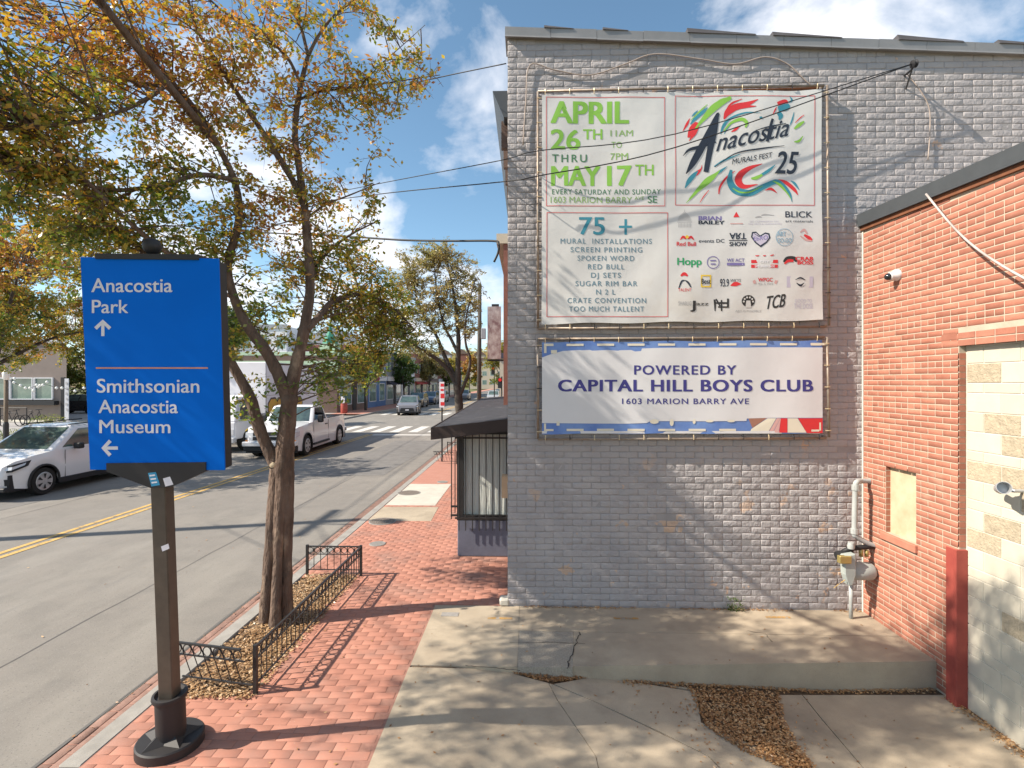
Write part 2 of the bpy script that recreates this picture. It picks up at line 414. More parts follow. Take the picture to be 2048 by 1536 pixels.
def copy_tree(o, parent=None, loc=None, rotz=None, label=None, swap=None):
    c = o.copy(); COL.objects.link(c); c.parent = parent
    if swap and c.type == 'MESH':
        for a, b in swap.items():
            if any(ms.material and ms.material.name == a for ms in c.material_slots):
                c.data = c.data.copy()
                for i, q in enumerate(c.data.materials):
                    if q.name == a: c.data.materials[i] = MATS[b]
    if loc is not None: c.location = loc
    if rotz is not None: c.rotation_euler = (0, 0, rotz)
    if label: c['label'] = label
    for ch in list(o.children): copy_tree(ch, c, swap=swap)
    return c

# ------------------------------------------------------------------ text
_tc = {}
def glyphs(s, bold=0.0, track=1.0, shear=0.0):
    k = (s, bold, track, shear)
    if k in _tc: return _tc[k]
    cu = bpy.data.curves.new('t', 'FONT'); cu.body = s; cu.size = 1; cu.offset = bold; cu.space_character = track; cu.shear = shear
    cu.resolution_u = 4; cu.fill_mode = 'FRONT'
    ob = bpy.data.objects.new('t', cu); COL.objects.link(ob)
    dg = bpy.context.evaluated_depsgraph_get()
    me = ob.evaluated_get(dg).to_mesh()
    V = np.array([v.co[:] for v in me.vertices]) if len(me.vertices) else np.zeros((0, 3))
    Fs = [tuple(p.vertices) for p in me.polygons]
    ob.evaluated_get(dg).to_mesh_clear()
    bpy.data.objects.remove(ob); bpy.data.curves.remove(cu)
    _tc[k] = (V, Fs); return _tc[k]
CAPH = glyphs('H')[0][:, 1].max()
class Plane:
    def __init__(s, p, n, warp=None, k=1.0): s.p = Vector(p); s.n = Vector(n).normalized(); s.warp = warp; s.k = k
    def px(s, u, v, off=0.0):
        d = ray(u, v); t = (s.p - CAMP).dot(s.n) / d.dot(s.n)
        q = CAMP + d * t
        w = s.warp(q) if s.warp else 0
        return q + s.n * ((off * s.k if 0 < off < .0095 else off) + w)
def text_on(mb, pl, s, u0, v0, u1, v1, off=.004, bold=.0, track=1.0, shear=0.0, dv=0.0, flipv=False):
    """u0..u1 = extent of the line, v0 = top of capitals, v1 = baseline, dv = rise of the right end in pixels"""
    V, Fs = glyphs(s, 0, track, shear)
    if not len(V): return
    d = bold * .75
    st = [(0, 0)] if bold < .004 else [(-d, -d * .4), (d, -d * .4), (-d, d * .4), (d, d * .4)]
    x0, x1 = V[:, 0].min() - d, V[:, 0].max() + d
    for i, (dx, dy) in enumerate(st):
        out = []
        for x, y, _ in V:
            a = (x + dx - x0) / (x1 - x0); b = ((y + dy) / CAPH)
            if flipv: b = 1 - b
            out.append(pl.px(u0 + (u1 - u0) * a, v1 + (v0 - v1) * b - dv * a, off + i * .00012))
        mb.add(out, Fs)
def ribbon(mb, pl, pts, off=.004, n=6):
    P = catmull([(a, b, w) for a, b, w in pts], n)
    L, Rr = [], []
    for i, (a, b, w) in enumerate(P):
        q = P[min(i + 1, len(P) - 1)][:2] - P[max(i - 1, 0)][:2]
        q = q / (np.linalg.norm(q) + 1e-9); nx, ny = -q[1], q[0]; w = max(w, .05)
        L.append(pl.px(a + nx * w / 2, b + ny * w / 2, off)); Rr.append(pl.px(a - nx * w / 2, b - ny * w / 2, off))
    k = len(P)
    mb.add(L + Rr, [(i, i + 1, k + i + 1, k + i) for i in range(k - 1)])
def ppoly(mb, pl, pts, off=.004): mb.poly([pl.px(a, b, off) for a, b in pts])
def prect(mb, pl, a, b, c, d, off=.004): ppoly(mb, pl, [(a, b), (c, b), (c, d), (a, d)], off)
def pframe(mb, pl, a, b, c, d, w=1.6, off=.004):
    h = w / 2
    for x0, y0, x1, y1 in ((a, b + h, c, b + h), (a, d - h, c, d - h), (a + h, b + w, a + h, d - w), (c - h, b + w, c - h, d - w)):
        n = max(2, int(abs(x1 - x0 + y1 - y0) / 12)); ribbon(mb, pl, [(x0 + (x1 - x0) * i / n, y0 + (y1 - y0) * i / n, w) for i in range(n + 1)], off, 1)
def pdisc(mb, pl, u, v, r, off=.004, n=16, ry=None): ppoly(mb, pl, [(u + r * math.cos(2 * math.pi * i / n), v + (ry or r) * math.sin(2 * math.pi * i / n)) for i in range(n)], off)
def pring(mb, pl, u, v, r, w=1.2, off=.004, n=20):
    P = [(u + r * math.cos(2 * math.pi * i / n), v + r * math.sin(2 * math.pi * i / n), w) for i in range(n + 1)]
    ribbon(mb, pl, P, off, 1)

# ------------------------------------------------------------------ brick fields
def brick_variants(w, h, prot, bev, jit, k, tag_):
    out = []
    for i in range(k):
        j = lambda s=1.0: (R.uniform(-1, 1) * jit * s)
        W, Hh = w / 2, h / 2
        o = [(-W + j(.3), -Hh + j(.3), -.004), (W + j(.3), -Hh + j(.3), -.004), (W + j(.3), Hh + j(.3), -.004), (-W + j(.3), Hh + j(.3), -.004)]
        m1 = [(x * .998, y * .995, prot * .45) for x, y, _ in o]
        pr = prot * (1 + R.uniform(-.35, .35))
        b = bev
        n = [(-W + b + j(), -Hh + b + j(), pr + j(.3)), (0 + j(3), -Hh + b * .8 + j(), pr + j(.3)), (W - b + j(), -Hh + b + j(), pr + j(.3)),
             (W - b + j(), Hh - b + j(), pr + j(.3)), (0 + j(3), Hh - b * .8 + j(), pr + j(.3)), (-W + b + j(), Hh - b + j(), pr + j(.3))]
        V = o + m1 + n
        Fs = [(0, 1, 5, 4), (1, 2, 6, 5), (2, 3, 7, 6), (3, 0, 4, 7), (4, 5, 10, 9, 8), (5, 6, 11, 10), (6, 7, 13, 12, 11), (7, 4, 8, 13), (8, 9, 12, 13), (9, 10, 11, 12)]
        out.append((V, Fs))
    return out
_vc = {}
def brick_field(cells, name, mname, parent, o, ex, ey, en, score, nparts=300, prot=.006, bev=.006, jit=.0015, smooth=True, stuffname=None, k=6):
    """cells: (a, b, w, h, z) centres in the plane; score(worldpoint) large = goes first"""
    o, ex, ey, en = Vector(o), Vector(ex), Vector(ey), Vector(en)
    base = ORG[parent.name] if parent is not None else Vector((0, 0, 0))
    rot = Matrix((ex, ey, en)).transposed()
    scd = sorted(range(len(cells)), key=lambda i: -score(o + ex * cells[i][0] + ey * cells[i][1]) * cells[i][2] * cells[i][3])
    mesh_cache = {}
    bigV, bigF = [], []
    e = rot.to_euler()
    for rank, i in enumerate(scd):
        a, b, w, h, dz = cells[i]
        key = (round(w, 3), round(h, 3))
        if key not in mesh_cache:
            vs = brick_variants(key[0], key[1], prot, bev, jit, k if key[0] * key[1] > 0 else 1, name)
            mesh_cache[key] = [vs, [None] * len(vs)]
        vs, ms = mesh_cache[key]; q = R.randrange(len(vs))
        P = o + ex * a + ey * b + en * dz
        if rank < nparts:
            if ms[q] is None:
                me = bpy.data.meshes.new(name); me.from_pydata(vs[q][0], [], vs[q][1]); me.materials.append(MATS[mname])
                if smooth: me.polygons.foreach_set('use_smooth', [True] * len(me.polygons))
                ms[q] = me
            ob = link_mesh(name, ms[q], parent, P - base); ob.rotation_euler = e
        else:
            nb = len(bigV)
            for x, y, z in vs[q][0]:
                c = P + ex * x + ey * y + en * z - base; bigV.append(c[:])
            bigF += [tuple(nb + t for t in f) for f in vs[q][1]]
    if bigV:
        me = bpy.data.meshes.new(stuffname or name + 'work'); me.from_pydata(bigV, [], bigF); me.materials.append(MATS[mname])
        if smooth: me.polygons.foreach_set('use_smooth', [True] * len(me.polygons))
        ob = link_mesh(stuffname or name + 'work', me, parent); ob['kind'] = 'stuff'
def running(x0, x1, y0, y1, w, h, joint, header_every=0, phase=0.0, jx=.004, inside=None):
    cells = []; r = 0; y = y0
    while y + h <= y1 + 1e-6:
        hd = header_every and (r % header_every == header_every - 2)
        ww = w / 2 if hd else w
        x = x0 - (0 if hd else (r % 2) * w / 2) - phase
        while x < x1:
            a, b = max(x, x0), min(x + ww, x1)
            if b - a > ww * .2:
                cx, cy = (a + b) / 2, y + h / 2
                if inside is None or inside(cx, cy, b - a):
                    cells.append((cx + R.uniform(-jx, jx) * .4, cy + R.uniform(-jx, jx) * .3, round(b - a - joint, 3), round(h - joint, 3), 0))
            x += ww
        y += h; r += 1
    return cells

# ================================================================== SETTING: ground, road, kerbs, pavements
RZ = -0.12
def sheet(name, pts, m, z=None, parent=None, kind='structure', thick=.0):
    b = MB()
    P = [(p[0], p[1], z if z is not None else p[2]) for p in pts]
    if thick: b.prism([(x, y, q - thick) for x, y, q in P], (0, 0, thick))
    else: b.poly(P)
    o = b.build(name, m, parent)
    if kind and parent is None: o['kind'] = kind
    return o
XC0, XC1, XG = -3.15, -3.32, -3.60          # kerb inner, kerb outer, gutter outer
XL = -14.15                                  # far kerb
YW = 6.23                                    # plane of the painted side wall
XR = 3.97                                    # plane of the red brick wall
sheet('ground', [(-900, -60), (900, -60), (900, 1600), (-900, 1600)], 'grass', -.34)
b = MB()
for q in ([(XL, -8), (XG, -8), (XG, 35), (XL, 35)], [(-26, 35), (14, 35), (14, 44.2), (-26, 44.2)], [(XL, 44.2), (XG, 44.2), (XG, 500), (XL, 500)]):
    b.poly([(x, y, RZ) for x, y in q])
road = b.build('road', 'asphalt'); road['kind'] = 'structure'
for pts in ([(-6.6, 15.4), (-4.4, 15.6), (-4.2, 25), (-6.4, 25)], [(-12.9, 4), (-11.7, 4), (-11.6, 12), (-12.8, 12)]):
    o = sheet('road_patch', pts, 'asphalt_patch', RZ + .004); 
b = MB()
for x in (-8.78, -8.56):
    b.poly([(x, -6, RZ + .006), (x + .11, -6, RZ + .006), (x + .11, 28, RZ + .006), (x, 28, RZ + .006)])
    b.poly([(x, 50, RZ + .006), (x + .11, 50, RZ + .006), (x + .11, 300, RZ + .006), (x, 300, RZ + .006)])
o = b.build('centre_line_marking', 'yellow_line'); o['kind'] = 'structure'
cw = link(bpy.data.objects.new('crosswalk_marking', None)); cw['kind'] = 'structure'; ORG[cw.name] = Vector((0, 0, 0))
for y0, y1, dx in ((29.3, 33.2, 0), (45.0, 48.6, .3)):
    x = -13.4 + dx
    while x < -4.0:
        MB().poly([(x, y0, RZ + .006), (x + .55, y0, RZ + .006), (x + .55, y1, RZ + .006), (x, y1, RZ + .006)]).build('stripe', 'white_line', cw)
        x += 1.09
sheet('stop_line_marking', [(-8.4, 27.5), (-3.9, 27.5), (-3.9, 28.0), (-8.4, 28.0)], 'white_line', RZ + .006)
# thin dark lines painted for the soft shadows of wires, plus the gutter joint
b = MB()
def crackline(b, pts, w, z, n=8, jit=.02):
    P = [Vector((p[0], p[1], z)) for p in pts]; Q = []
    for i in range(len(P) - 1):
        for k in range(n): Q.append(P[i].lerp(P[i + 1], k / n) + Vector((R.uniform(-jit, jit), R.uniform(-jit, jit), 0)))
    Q.append(P[-1]); L = []; Rr = []
    for i, q in enumerate(Q):
        t = (Q[min(i + 1, len(Q) - 1)] - Q[max(i - 1, 0)]).normalized(); nn = Vector((-t.y, t.x, 0)); ww = w * R.uniform(.4, 1)
        L.append(q + nn * ww); Rr.append(q - nn * ww)
    k = len(Q); b.add(L + Rr, [(i, k + i, k + i + 1, i + 1) for i in range(k - 1)])
crackline(b, [(-5.2, -3), (-5.25, 10), (-5.15, 27)], .009, RZ + .003, 40, .012)
crackline(b, [(-10.9, 2), (-10.9, 26)], .012, RZ + .003, 40, .015)
crackline(b, [(-3.62, -3), (-3.62, 27)], .02, RZ + .003, 60, .008)
M('seam_shade', (.13, .125, .12), .9)
o = b.build('road_seam_shade', 'seam_shade'); o['kind'] = 'structure'

# near kerb, gutter bricks
kb = link(bpy.data.objects.new('kerb', None)); kb['kind'] = 'structure'; ORG[kb.name] = Vector((0, 0, 0))
y = -4.0
while y < 46:
    L = 1.5 + R.uniform(-.2, .2)
    if y < 35 and y + L > 35.0 or 35 < y < 44.2: y += L; continue
    MB().box(XC1 + R.uniform(-.006, .006), XC0, y + .006, y + L - .006, -.3, R.uniform(-.003, .003)).build('kerb_stone', 'kerb_stone', kb, bevel=.012)
    y += L
MB().box(XC1, XC0, 46, 300, -.3, 0).build('kerb_run', 'kerb_stone', kb)
o = MB().box(XL - .17, XL, -8, 300, -.3, 0).build('kerb', 'kerb_stone'); o['kind'] = 'structure'
gt = MB().box(XG, XC1, -6, 300, -.3, RZ - .004).build('gutter', 'paver_joint'); gt['kind'] = 'structure'
cells = running(3.3, 10, -.28, 0, .205, .093, .008, jx=.006)
brick_field(cells, 'gutter_brick', 'gutter_brick', gt, (XC1, 0, RZ - .006), (0, 1, 0), (1, 0, 0), (0, 0, 1), lambda p: 1 / (p - CAMP).length ** 2, 110, .008, .008, .004, k=5)
sheet('gutter_surface', [(XG, 10), (XC1, 10), (XC1, 300), (XG, 300)], 'gutter_brick', RZ + .002)

# brick pavement
XA = -1.12
TB = (-3.12, -2.40, 4.35, 7.10)               # tree box x0,x1,y0,y1
def in_pave(cx, cy, w):
    if TB[0] - .05 < cx < TB[1] and TB[2] < cy < TB[3]: return False
    if cx > XA and cy < YW: return False
    if cx - w / 2 < XA < cx + w / 2 and cy < YW: return False
    if cy > 8.0 and cx > -1.1: return False
    for a, b_, c, d in PADS:
        if a < cx < b_ and c < cy < d: return False
    return True
def padrect(*pts):
    P = [G(u, v) for u, v in pts]; return (min(p.x for p in P), max(p.x for p in P), min(p.y for p in P), max(p.y for p in P))
PADS = []
for y0, y1, x1, in ((10.0, 11.15, -1.92), (11.3, 12.5, -2.02), (12.5, 13.7, -2.02)): PADS.append((XC0 + .0, x1, y0, y1))
pv = link(bpy.data.objects.new('brick_pavement', None)); pv['kind'] = 'structure'; ORG[pv.name] = Vector((0, 0, 0))
bb = MB()
def rect(b, x0, x1, y0, y1, z): b.poly([(x0, y0, z), (x1, y0, z), (x1, y1, z), (x0, y1, z)])
rect(bb, XC0, XA, -4, TB[2], -.0025); rect(bb, TB[1], XA, TB[2], TB[3], -.0035); rect(bb, XC0, XA, TB[3], YW + 2, -.0035)
rect(bb, XA, -.24, YW, YW + 2, -.0035); rect(bb, XC0, -.24, YW + 2, 30, -.0035)
bb.build('bedding', 'paver_joint', pv)
cells = [c for c in running(XC0 + .01, -.26, 3.2, 13.7, .19, .09, .004, jx=.003, inside=in_pave)]
cells = [(a, b_, w, h, R.uniform(-.0006, .0006)) for a, b_, w, h, z in cells]
brick_field(cells, 'paver', 'paver', pv, (0, 0, -.002), (1, 0, 0), (0, 1, 0), (0, 0, 1),
            lambda p: 1 / (p - CAMP).length ** 3 if (p.y > 3.55) else 0, 300, .002, .002, .0005, k=6, stuffname='paver_field')
def paver_tex(nt, cout, geo, bs):
    N, L = nt.nodes, nt.links
    bt = N.new('ShaderNodeTexBrick'); bt.inputs['Scale'].default_value = 1; bt.inputs['Brick Width'].default_value = .19; bt.inputs['Row Height'].default_value = .09
    bt.inputs['Mortar Size'].default_value = .004; bt.inputs['Color1'].default_value = (.46, .225, .17, 1); bt.inputs['Color2'].default_value = (.42, .195, .145, 1); bt.inputs['Mortar'].default_value = (.33, .17, .13, 1)
    L.new(geo.outputs['Position'], bt.inputs['Vector']); return bt.outputs['Color']
mat('paver_far', (.4, .17, .11), .9, extra=paver_tex, bump=.02, bscale=60)
b = MB(); rect(b, XC0, -.3, 13.7, 34.9, .0); rect(b, XC0, -.3, 44.3, 300, .0); b.build('far_paving', 'paver_far', pv)
b = MB(); rect(b, -17.2, XL - .17, -8, 34.9, 0); rect(b, -17.2, XL - .17, 44.3, 300, 0)
o = b.build('far_pavement', 'paver_far'); o['kind'] = 'structure'
b = MB(); rect(b, -60, -17.2, -8, 34.9, -.005); rect(b, -60, -26, 34.9, 44.3, -.005); rect(b, -60, -17.2, 44.3, 120, -.005)
o = b.build('plaza_ground', 'plaza'); o['kind'] = 'structure'
for i, (a, c, y0, y1) in enumerate(PADS):
    o = MB().prism([(a + .01, y0 + .01, -.1), (c - .01 + (.0 if i else .05), y0 + .01, -.1), (c - .01, y1 - .01, -.1), (a + .01, y1 - .01, -.1)], (0, 0, .1 + .003)).build('utility_slab', ['concrete', 'concrete_pale', 'concrete_pale'][i], bevel=.006)
    o['kind'] = 'structure'
def manhole(u, v, ru, m, label):
    p = G(u, v); r = ru / F * (p - CAMP).dot(Vector((-SN, CS, 0)))
    t = thing('manhole_cover', label, 'manhole cover', (p.x, p.y, .003))
    MB().lathe([(r, -.02), (r, .004), (r * .93, .006), (r * .92, .002), (r * .0, .002)], (p.x, p.y, .004), 28).build('rim', 'cover_grey', t, smooth='auto')
    k = MB(); 
    k.lathe([(r * .90, -.01), (r * .90, .005), (0, .005)], (p.x, p.y, .004), 28)
    for i in range(-4, 5):
        for j in range(-4, 5):
            if i * i + j * j < 18: k.box(p.x + i * r * .19 - r * .05, p.x + i * r * .19 + r * .05, p.y + j * r * .19 - r * .05, p.y + j * r * .19 + r * .05, .005, .0115)
    k.build('lid', m, t)
manhole(765, 1043, 27, 'manhole_iron', 'rusty round manhole cover on the grey slab nearest the tree fence')
manhole(818, 986, 23, 'manhole_iron', 'rusty round manhole cover on the pale slab farther along')
manhole(755, 1088, 16, 'cover_grey', 'small grey valve cover in the bricks beside the fence corner')
manhole(885, 964, 11, 'cover_grey', 'small grey cover in the bricks near the barred window')

# concrete aprons
def low_z(x): 
    k = min(1, max(0, (x + .7) / 3.6)); return -.265 * (k ** .8)
def low_pt(u, v):
    z = -.1
    for _ in range(8): p = G(u, v, z); z = low_z(p.x)
    return Vector((p.x, p.y, z))
def edgeY(x): return 4.90 + .055 * max(0, x)
ua = link(bpy.data.objects.new('upper_apron', None)); ua['kind'] = 'structure'; ORG[ua.name] = Vector((0, 0, 0))
YJ = G(1200, 1264).y
def slab(pts, m, name='slab', parent=ua, zb=-.5, bev=.008):
    MB().hexa([(x, y, zb) for x, y in pts], [(x, y, z) for (x, y), z in zip(pts, [0, 0, 0, 0])]).build(name, m, parent)
xs = G(1036, 1300).x
slab([(XA, YJ - .0), (xs - .001, YJ), (xs - .004, YW - .0), (XA, YW)], 'concrete')
slab([(xs + .0, YJ + .004), (XR, YJ + .004), (XR, YW), (xs, YW)], 'concrete')
xk = G(1140, 1300).x
slab([(XA, edgeY(-1)), (xs - .001, edgeY(0)), (xs - .001, YJ - .002), (XA, YJ - .002)], 'concrete')
slab([(xs + .001, edgeY(0)), (xk - .001, edgeY(0) + .003), (xk + .068, YJ - .002), (xs + .001, YJ - .002)], 'concrete_rough')
slab([(xk + .001, edgeY(xk)), (XR - .0, edgeY(XR)), (XR - .0, YJ - .002), (xk + .07, YJ - .002)], 'concrete')
la = link(bpy.data.objects.new('lower_apron', None)); la['kind'] = 'structure'; ORG[la.name] = Vector((0, 0, 0))
b = MB()
for i in range(14):
    x0 = -1.1 + i * .39; x1 = x0 + .39
    b.poly([(x0, 1.0, low_z(x0) - .012), (x1, 1.0, low_z(x1) - .012), (x1, 5.3, low_z(x1) - .012), (x0, 5.3, low_z(x0) - .012)])
b.build('bedding_soil', 'soil', la)
def lslab(pix, m='concrete'):
    P = [low_pt(u, v) for u, v in pix]
    c = sum(P, Vector()) / len(P)
    P = [p + (c - p).normalized() * .006 for p in P]
    # fan of small quads so that the slab follows the slope
    k = MB(); n = len(P); k.prism([p - Vector((0, 0, .05)) for p in P], (0, 0, .05)); k.build('slab', m, la, bevel=.004)
def lseg(pix, m='concrete'):
    """pix: two edges (left, right) as equally long lists from far to near; built as one slab following the slope"""
    A, B = pix; n = 7; k = MB(); P = []
    for (u0, v0), (u1, v1) in zip(A, B):
        for i in range(n): P.append(low_pt(u0 + (u1 - u0) * i / (n - 1), v0 + (v1 - v0) * i / (n - 1)))
    r = len(A); top = P; bot = [q - Vector((0, 0, .06)) for q in P]; N0 = len(P)
    fs = [(a * n + i, a * n + i + 1, (a + 1) * n + i + 1, (a + 1) * n + i) for a in range(r - 1) for i in range(n - 1)]
    k.add(top, fs)
    ring = [i for i in range(n)] + [a * n + n - 1 for a in range(1, r)] + [(r - 1) * n + i for i in range(n - 2, -1, -1)] + [a * n for a in range(r - 2, 0, -1)]
    T = [top[i] for i in ring]; Bm = [bot[i] for i in ring]; q = len(ring)
    k.add(T + Bm, [(i, (i + 1) % q, q + (i + 1) % q, q + i) for i in range(q)])
    k.build('slab', m, la)
def XAu(v): return 868 - .4095 * (v - 1212)
lseg([[(XAu(1334) , 1334), (XAu(1366), 1366), (XAu(1400), 1400), (XAu(1510), 1510), (XAu(1700), 1700)], [(990, 1338), (1097, 1366), (1114, 1400), (1191, 1512), (1233, 1700)]])
lseg([[(1098.5, 1367), (1115.5, 1400), (1192.5, 1512), (1234.5, 1700)], [(1106, 1369), (1190, 1404), (1415, 1512), (1600, 1700)]])
lseg([[(1108, 1368), (1192, 1404), (1327, 1466), (1419, 1513), (1606, 1700)], [(1196, 1352), (1392, 1384), (1402, 1445), (1535, 1503), (1760, 1700)]])
lseg([[(1196, 1350), (1250, 1352)], [(1380, 1376), (1392, 1382)]])
lseg([[(1556, 1390), (1562, 1440), (1584, 1490), (1790, 1700)], [(1604, 1390), (1640, 1435), (1726, 1536), (1850, 1700)]])
lseg([[(1606, 1390), (1642, 1435), (1728, 1536), (1853, 1700)], [(1888, 1390), (1960, 1438), (2090, 1530), (2300, 1700)]])
b = MB()
crackline(b, [G(1160, 1265), G(1152, 1290), G(1138, 1320), G(1134, 1338)], .007, .0045, 6, .015)
crackline(b, [G(1020, 1286), G(1100, 1285), G(1170, 1288)], .004, .0045, 6, .004)
crackline(b, [G(930, 1332), G(985, 1336), G(1040, 1342)], .006, .0045, 8, .006)
crackline(b, [G(1495, 1262), G(1530, 1268), G(1545, 1285)], .004, .0045, 5, .008)
o = b.build('pavement_crack', 'crack'); o['kind'] = 'structure'
for u in (1000, 1252, 1556):
    p = G(u, 1237 if u < 1500 else 1235)
    o = sheet('paint_mark', [(p.x - .14, p.y - .022), (p.x + .14, p.y - .022), (p.x + .14, p.y + .022), (p.x - .14, p.y + .022)], 'orange_mark', .004)
p = G(900, 1229); o = MB().box(p.x - .10, p.x + .10, p.y - .05, p.y + .05, -.02, .004).build('drain_cover', 'cover_grey'); tag(o, 'small grey metal drain cover set in the concrete by the wall', 'drain cover')

# ================================================================== GREY BRICK BUILDING
def copZ(x): return 7.02 - .055 * (x + .24)
gb = thing('painted_brick_building', 'tall grey painted brick building carrying the two banners', 'building', (-.24, YW, 0))
b = MB()
b.prism([(-.24, YW, 0), (9, YW, 0), (9, YW, copZ(9) - .12), (-.24, YW, copZ(-.24) - .12)], (0, 7.0, 0))
b.build('wall', 'grey_joint', gb)
cells = running(-.24, 6.6, .01, 7.0, .224, .0745, .007, header_every=6, jx=.007, inside=lambda x, z, w: z < copZ(x) - .17)
def uneven(a, z, w, h):
    smear = math.sin(a * 1.9 + 1.2) + math.sin(z * 2.3 + a * .7) + (1.1 if a > 3.4 and z > 4.6 else 0)
    if R.random() < .10 + .16 * max(0, smear): return (a, z, round(w + R.choice((.008, .012)), 3), round(h + R.choice((.0, .006, .010)), 3), R.uniform(-.001, .002))
    if R.random() < .05: return (a, z, round(w * .9, 3), h, -.003)
    return (a, z, w, h, R.uniform(-.0022, .0022))
cells = [uneven(a, z, w, h) for a, z, w, h, _ in cells]
def vis_grey(p):
    x, z = p.x, p.z
    t = p.y; u = 1055 + F * x / t * 1.0; v = 766 + F * (H0 - z) / t
    if 1070 < u < 1665 and 165 < v < 880: return .01
    if x > XR and z < 4.6: return .001
    if u > 2040: return .001
    return 1 / (p - CAMP).length ** 2
brick_field(cells, 'brick', 'grey_paint', gb, (0, YW, 0), (1, 0, 0), (0, 0, 1), (0, -1, 0), vis_grey, 300, .0036, .010, .0024, k=12, stuffname='brickwork')
# coping flashing, bent here and there, with loose tar sheet on top
b = MB(); xs_ = [-.27 + i * .55 for i in range(18)]
for i in range(17):
    x0, x1 = xs_[i], xs_[i + 1]; j0 = R.uniform(-.003, .003)
    b.hexa([(x0, YW - .05, copZ(x0) - .15 + j0), (x1 - .004, YW - .05, copZ(x1) - .15 + j0), (x1 - .004, YW + .35, copZ(x1) - .15), (x0, YW + .35, copZ(x0) - .15)],
           [(x0, YW - .055, copZ(x0) - .04 + j0), (x1 - .004, YW - .055, copZ(x1) - .04 + j0), (x1 - .004, YW + .35, copZ(x1) - .02), (x0, YW + .35, copZ(x0) - .02)])
    b.hexa([(x0, YW - .068, copZ(x0) - .165 + j0), (x1 - .004, YW - .068, copZ(x1) - .165 + j0), (x1 - .004, YW - .051, copZ(x1) - .165 + j0), (x0, YW - .051, copZ(x0) - .165 + j0)], [(x0, YW - .064, copZ(x0) - .145 + j0), (x1 - .004, YW - .064, copZ(x1) - .145 + j0), (x1 - .004, YW - .051, copZ(x1) - .145 + j0), (x0, YW - .051, copZ(x0) - .145 + j0)])
b.build('coping', 'coping_metal', gb)
for x0, x1, hh in ((.2, .55, .02), (1.9, 2.7, .045), (2.9, 3.7, .035), (4.35, 5.1, .05), (5.5, 6.1, .03), (.9, 1.2, .02)):
    b = MB(); b.hexa([(x0, YW - .07, copZ(x0) - .045), (x1, YW - .065, copZ(x1) - .045), (x1, YW + .3, copZ(x1) - .01), (x0, YW + .3, copZ(x0) - .01)],
           [(x0, YW - .04, copZ(x0) - .02 + hh), (x1, YW - .04, copZ(x1) - .03 + hh * .3), (x1, YW + .3, copZ(x1) + .01), (x0, YW + .3, copZ(x0) + .02)])
    b.build('roof_sheet', 'roof_tar', gb)
# street front cornice
b = MB()
b.hexa([(-.30, YW + .25, 6.05), (-.24, YW + .25, 6.05), (-.24, 12, 6.05), (-.30, 12, 6.05)], [(-.44, YW + .25, 6.38), (-.24, YW + .25, 6.38), (-.24, 12, 6.38), (-.44, 12, 6.38)])
b.build('cornice', 'dark_fascia', gb)
for k in range(9): MB().box(-.34, -.24, YW + .45 + k * .6, YW + .53 + k * .6, 5.75, 6.1).build('cornice_bracket', 'store_brown', gb)
# base sill stone at the corner
MB().box(-.34, -.22, YW - .02, YW + .12, 0, .09).build('corner_stone', 'concrete_pale', gb, bevel=.02)
# barred shop bay
p0 = G(915, 1113); YB = 8.0
MB().box(-1.09, -.242, YB, 23, 0, .56).build('bay_base', 'blue_grey_paint', gb, bevel=.01)
MB().box(-1.07, -.242, YB + .12, 23, .56, 2.0).build('bay_core', 'trim_black', gb)
MB().box(-1.0, -.30, YB + .06, YB + .11, .64, 1.92).build('curtain', 'curtain', gb)
fr = MB().box(-1.10, -1.0, YB + .0, YB + .10, .56, 1.98).box(-.31, -.242, YB, YB + .1, .56, 1.98).box(-1.0, -.31, YB, YB + .1, .56, .64).box(-1.0, -.31, YB, YB + .1, 1.9, 1.98).build('window_frame', 'black_iron', gb)
for k in range(8):
    x = -1.06 + k * .105
    MB().tube([(x, YB - .07, .42), (x, YB - .07, 1.95)], .008, 6).build('window_bar', 'black_iron', gb)
MB().box(-1.12, -.26, YB - .08, YB - .055, .60, .625).box(-1.12, -.26, YB - .08, YB - .055, 1.84, 1.865).build('bar_rail', 'black_iron', gb)
MB().tube([(-1.20, YB + .1, .55), (-1.20, YB + .1, 1.95)], .009, 6).tube([(-1.20, YB + .5, .55), (-1.20, YB + .5, 1.95)], .009, 6).box(-1.21, -1.1, YB + .08, YB + .1, .60, .63).box(-1.21, -1.1, YB + .08, YB + .1, .74, .77).build('side_bar', 'black_iron', gb)
b = MB()
b.hexa([(-1.38, 7.56, 1.98), (-.245, 7.56, 2.06), (-.245, 23, 2.06), (-1.98, 23, 1.98)], [(-1.40, 7.55, 2.035), (-.245, 7.55, 2.17), (-.245, 23, 2.17), (-2.0, 23, 2.035)])
b.build('bay_roof', 'bay_roof', gb)
b = MB()
b.hexa([(-1.42, 7.52, 1.865), (-.245, 7.52, 2.00), (-.245, 7.545, 2.00), (-1.42, 7.545, 1.865)], [(-1.42, 7.52, 2.045), (-.245, 7.52, 2.18), (-.245, 7.545, 2.18), (-1.42, 7.545, 2.045)])
b.hexa([(-1.425, 7.55, 1.865), (-1.405, 7.55, 1.865), (-2.005, 23, 1.865), (-2.025, 23, 1.865)], [(-1.425, 7.55, 2.045), (-1.405, 7.55, 2.045), (-2.005, 23, 2.045), (-2.025, 23, 2.045)])
b.build('bay_fascia', 'bay_fascia', gb)
o = MB().box(-.36, -.245, 7.15, 7.35, 1.10, 1.40).build('mailbox', 'box_tan'); tag(o, 'small tan box fixed to the front of the grey building', 'box')

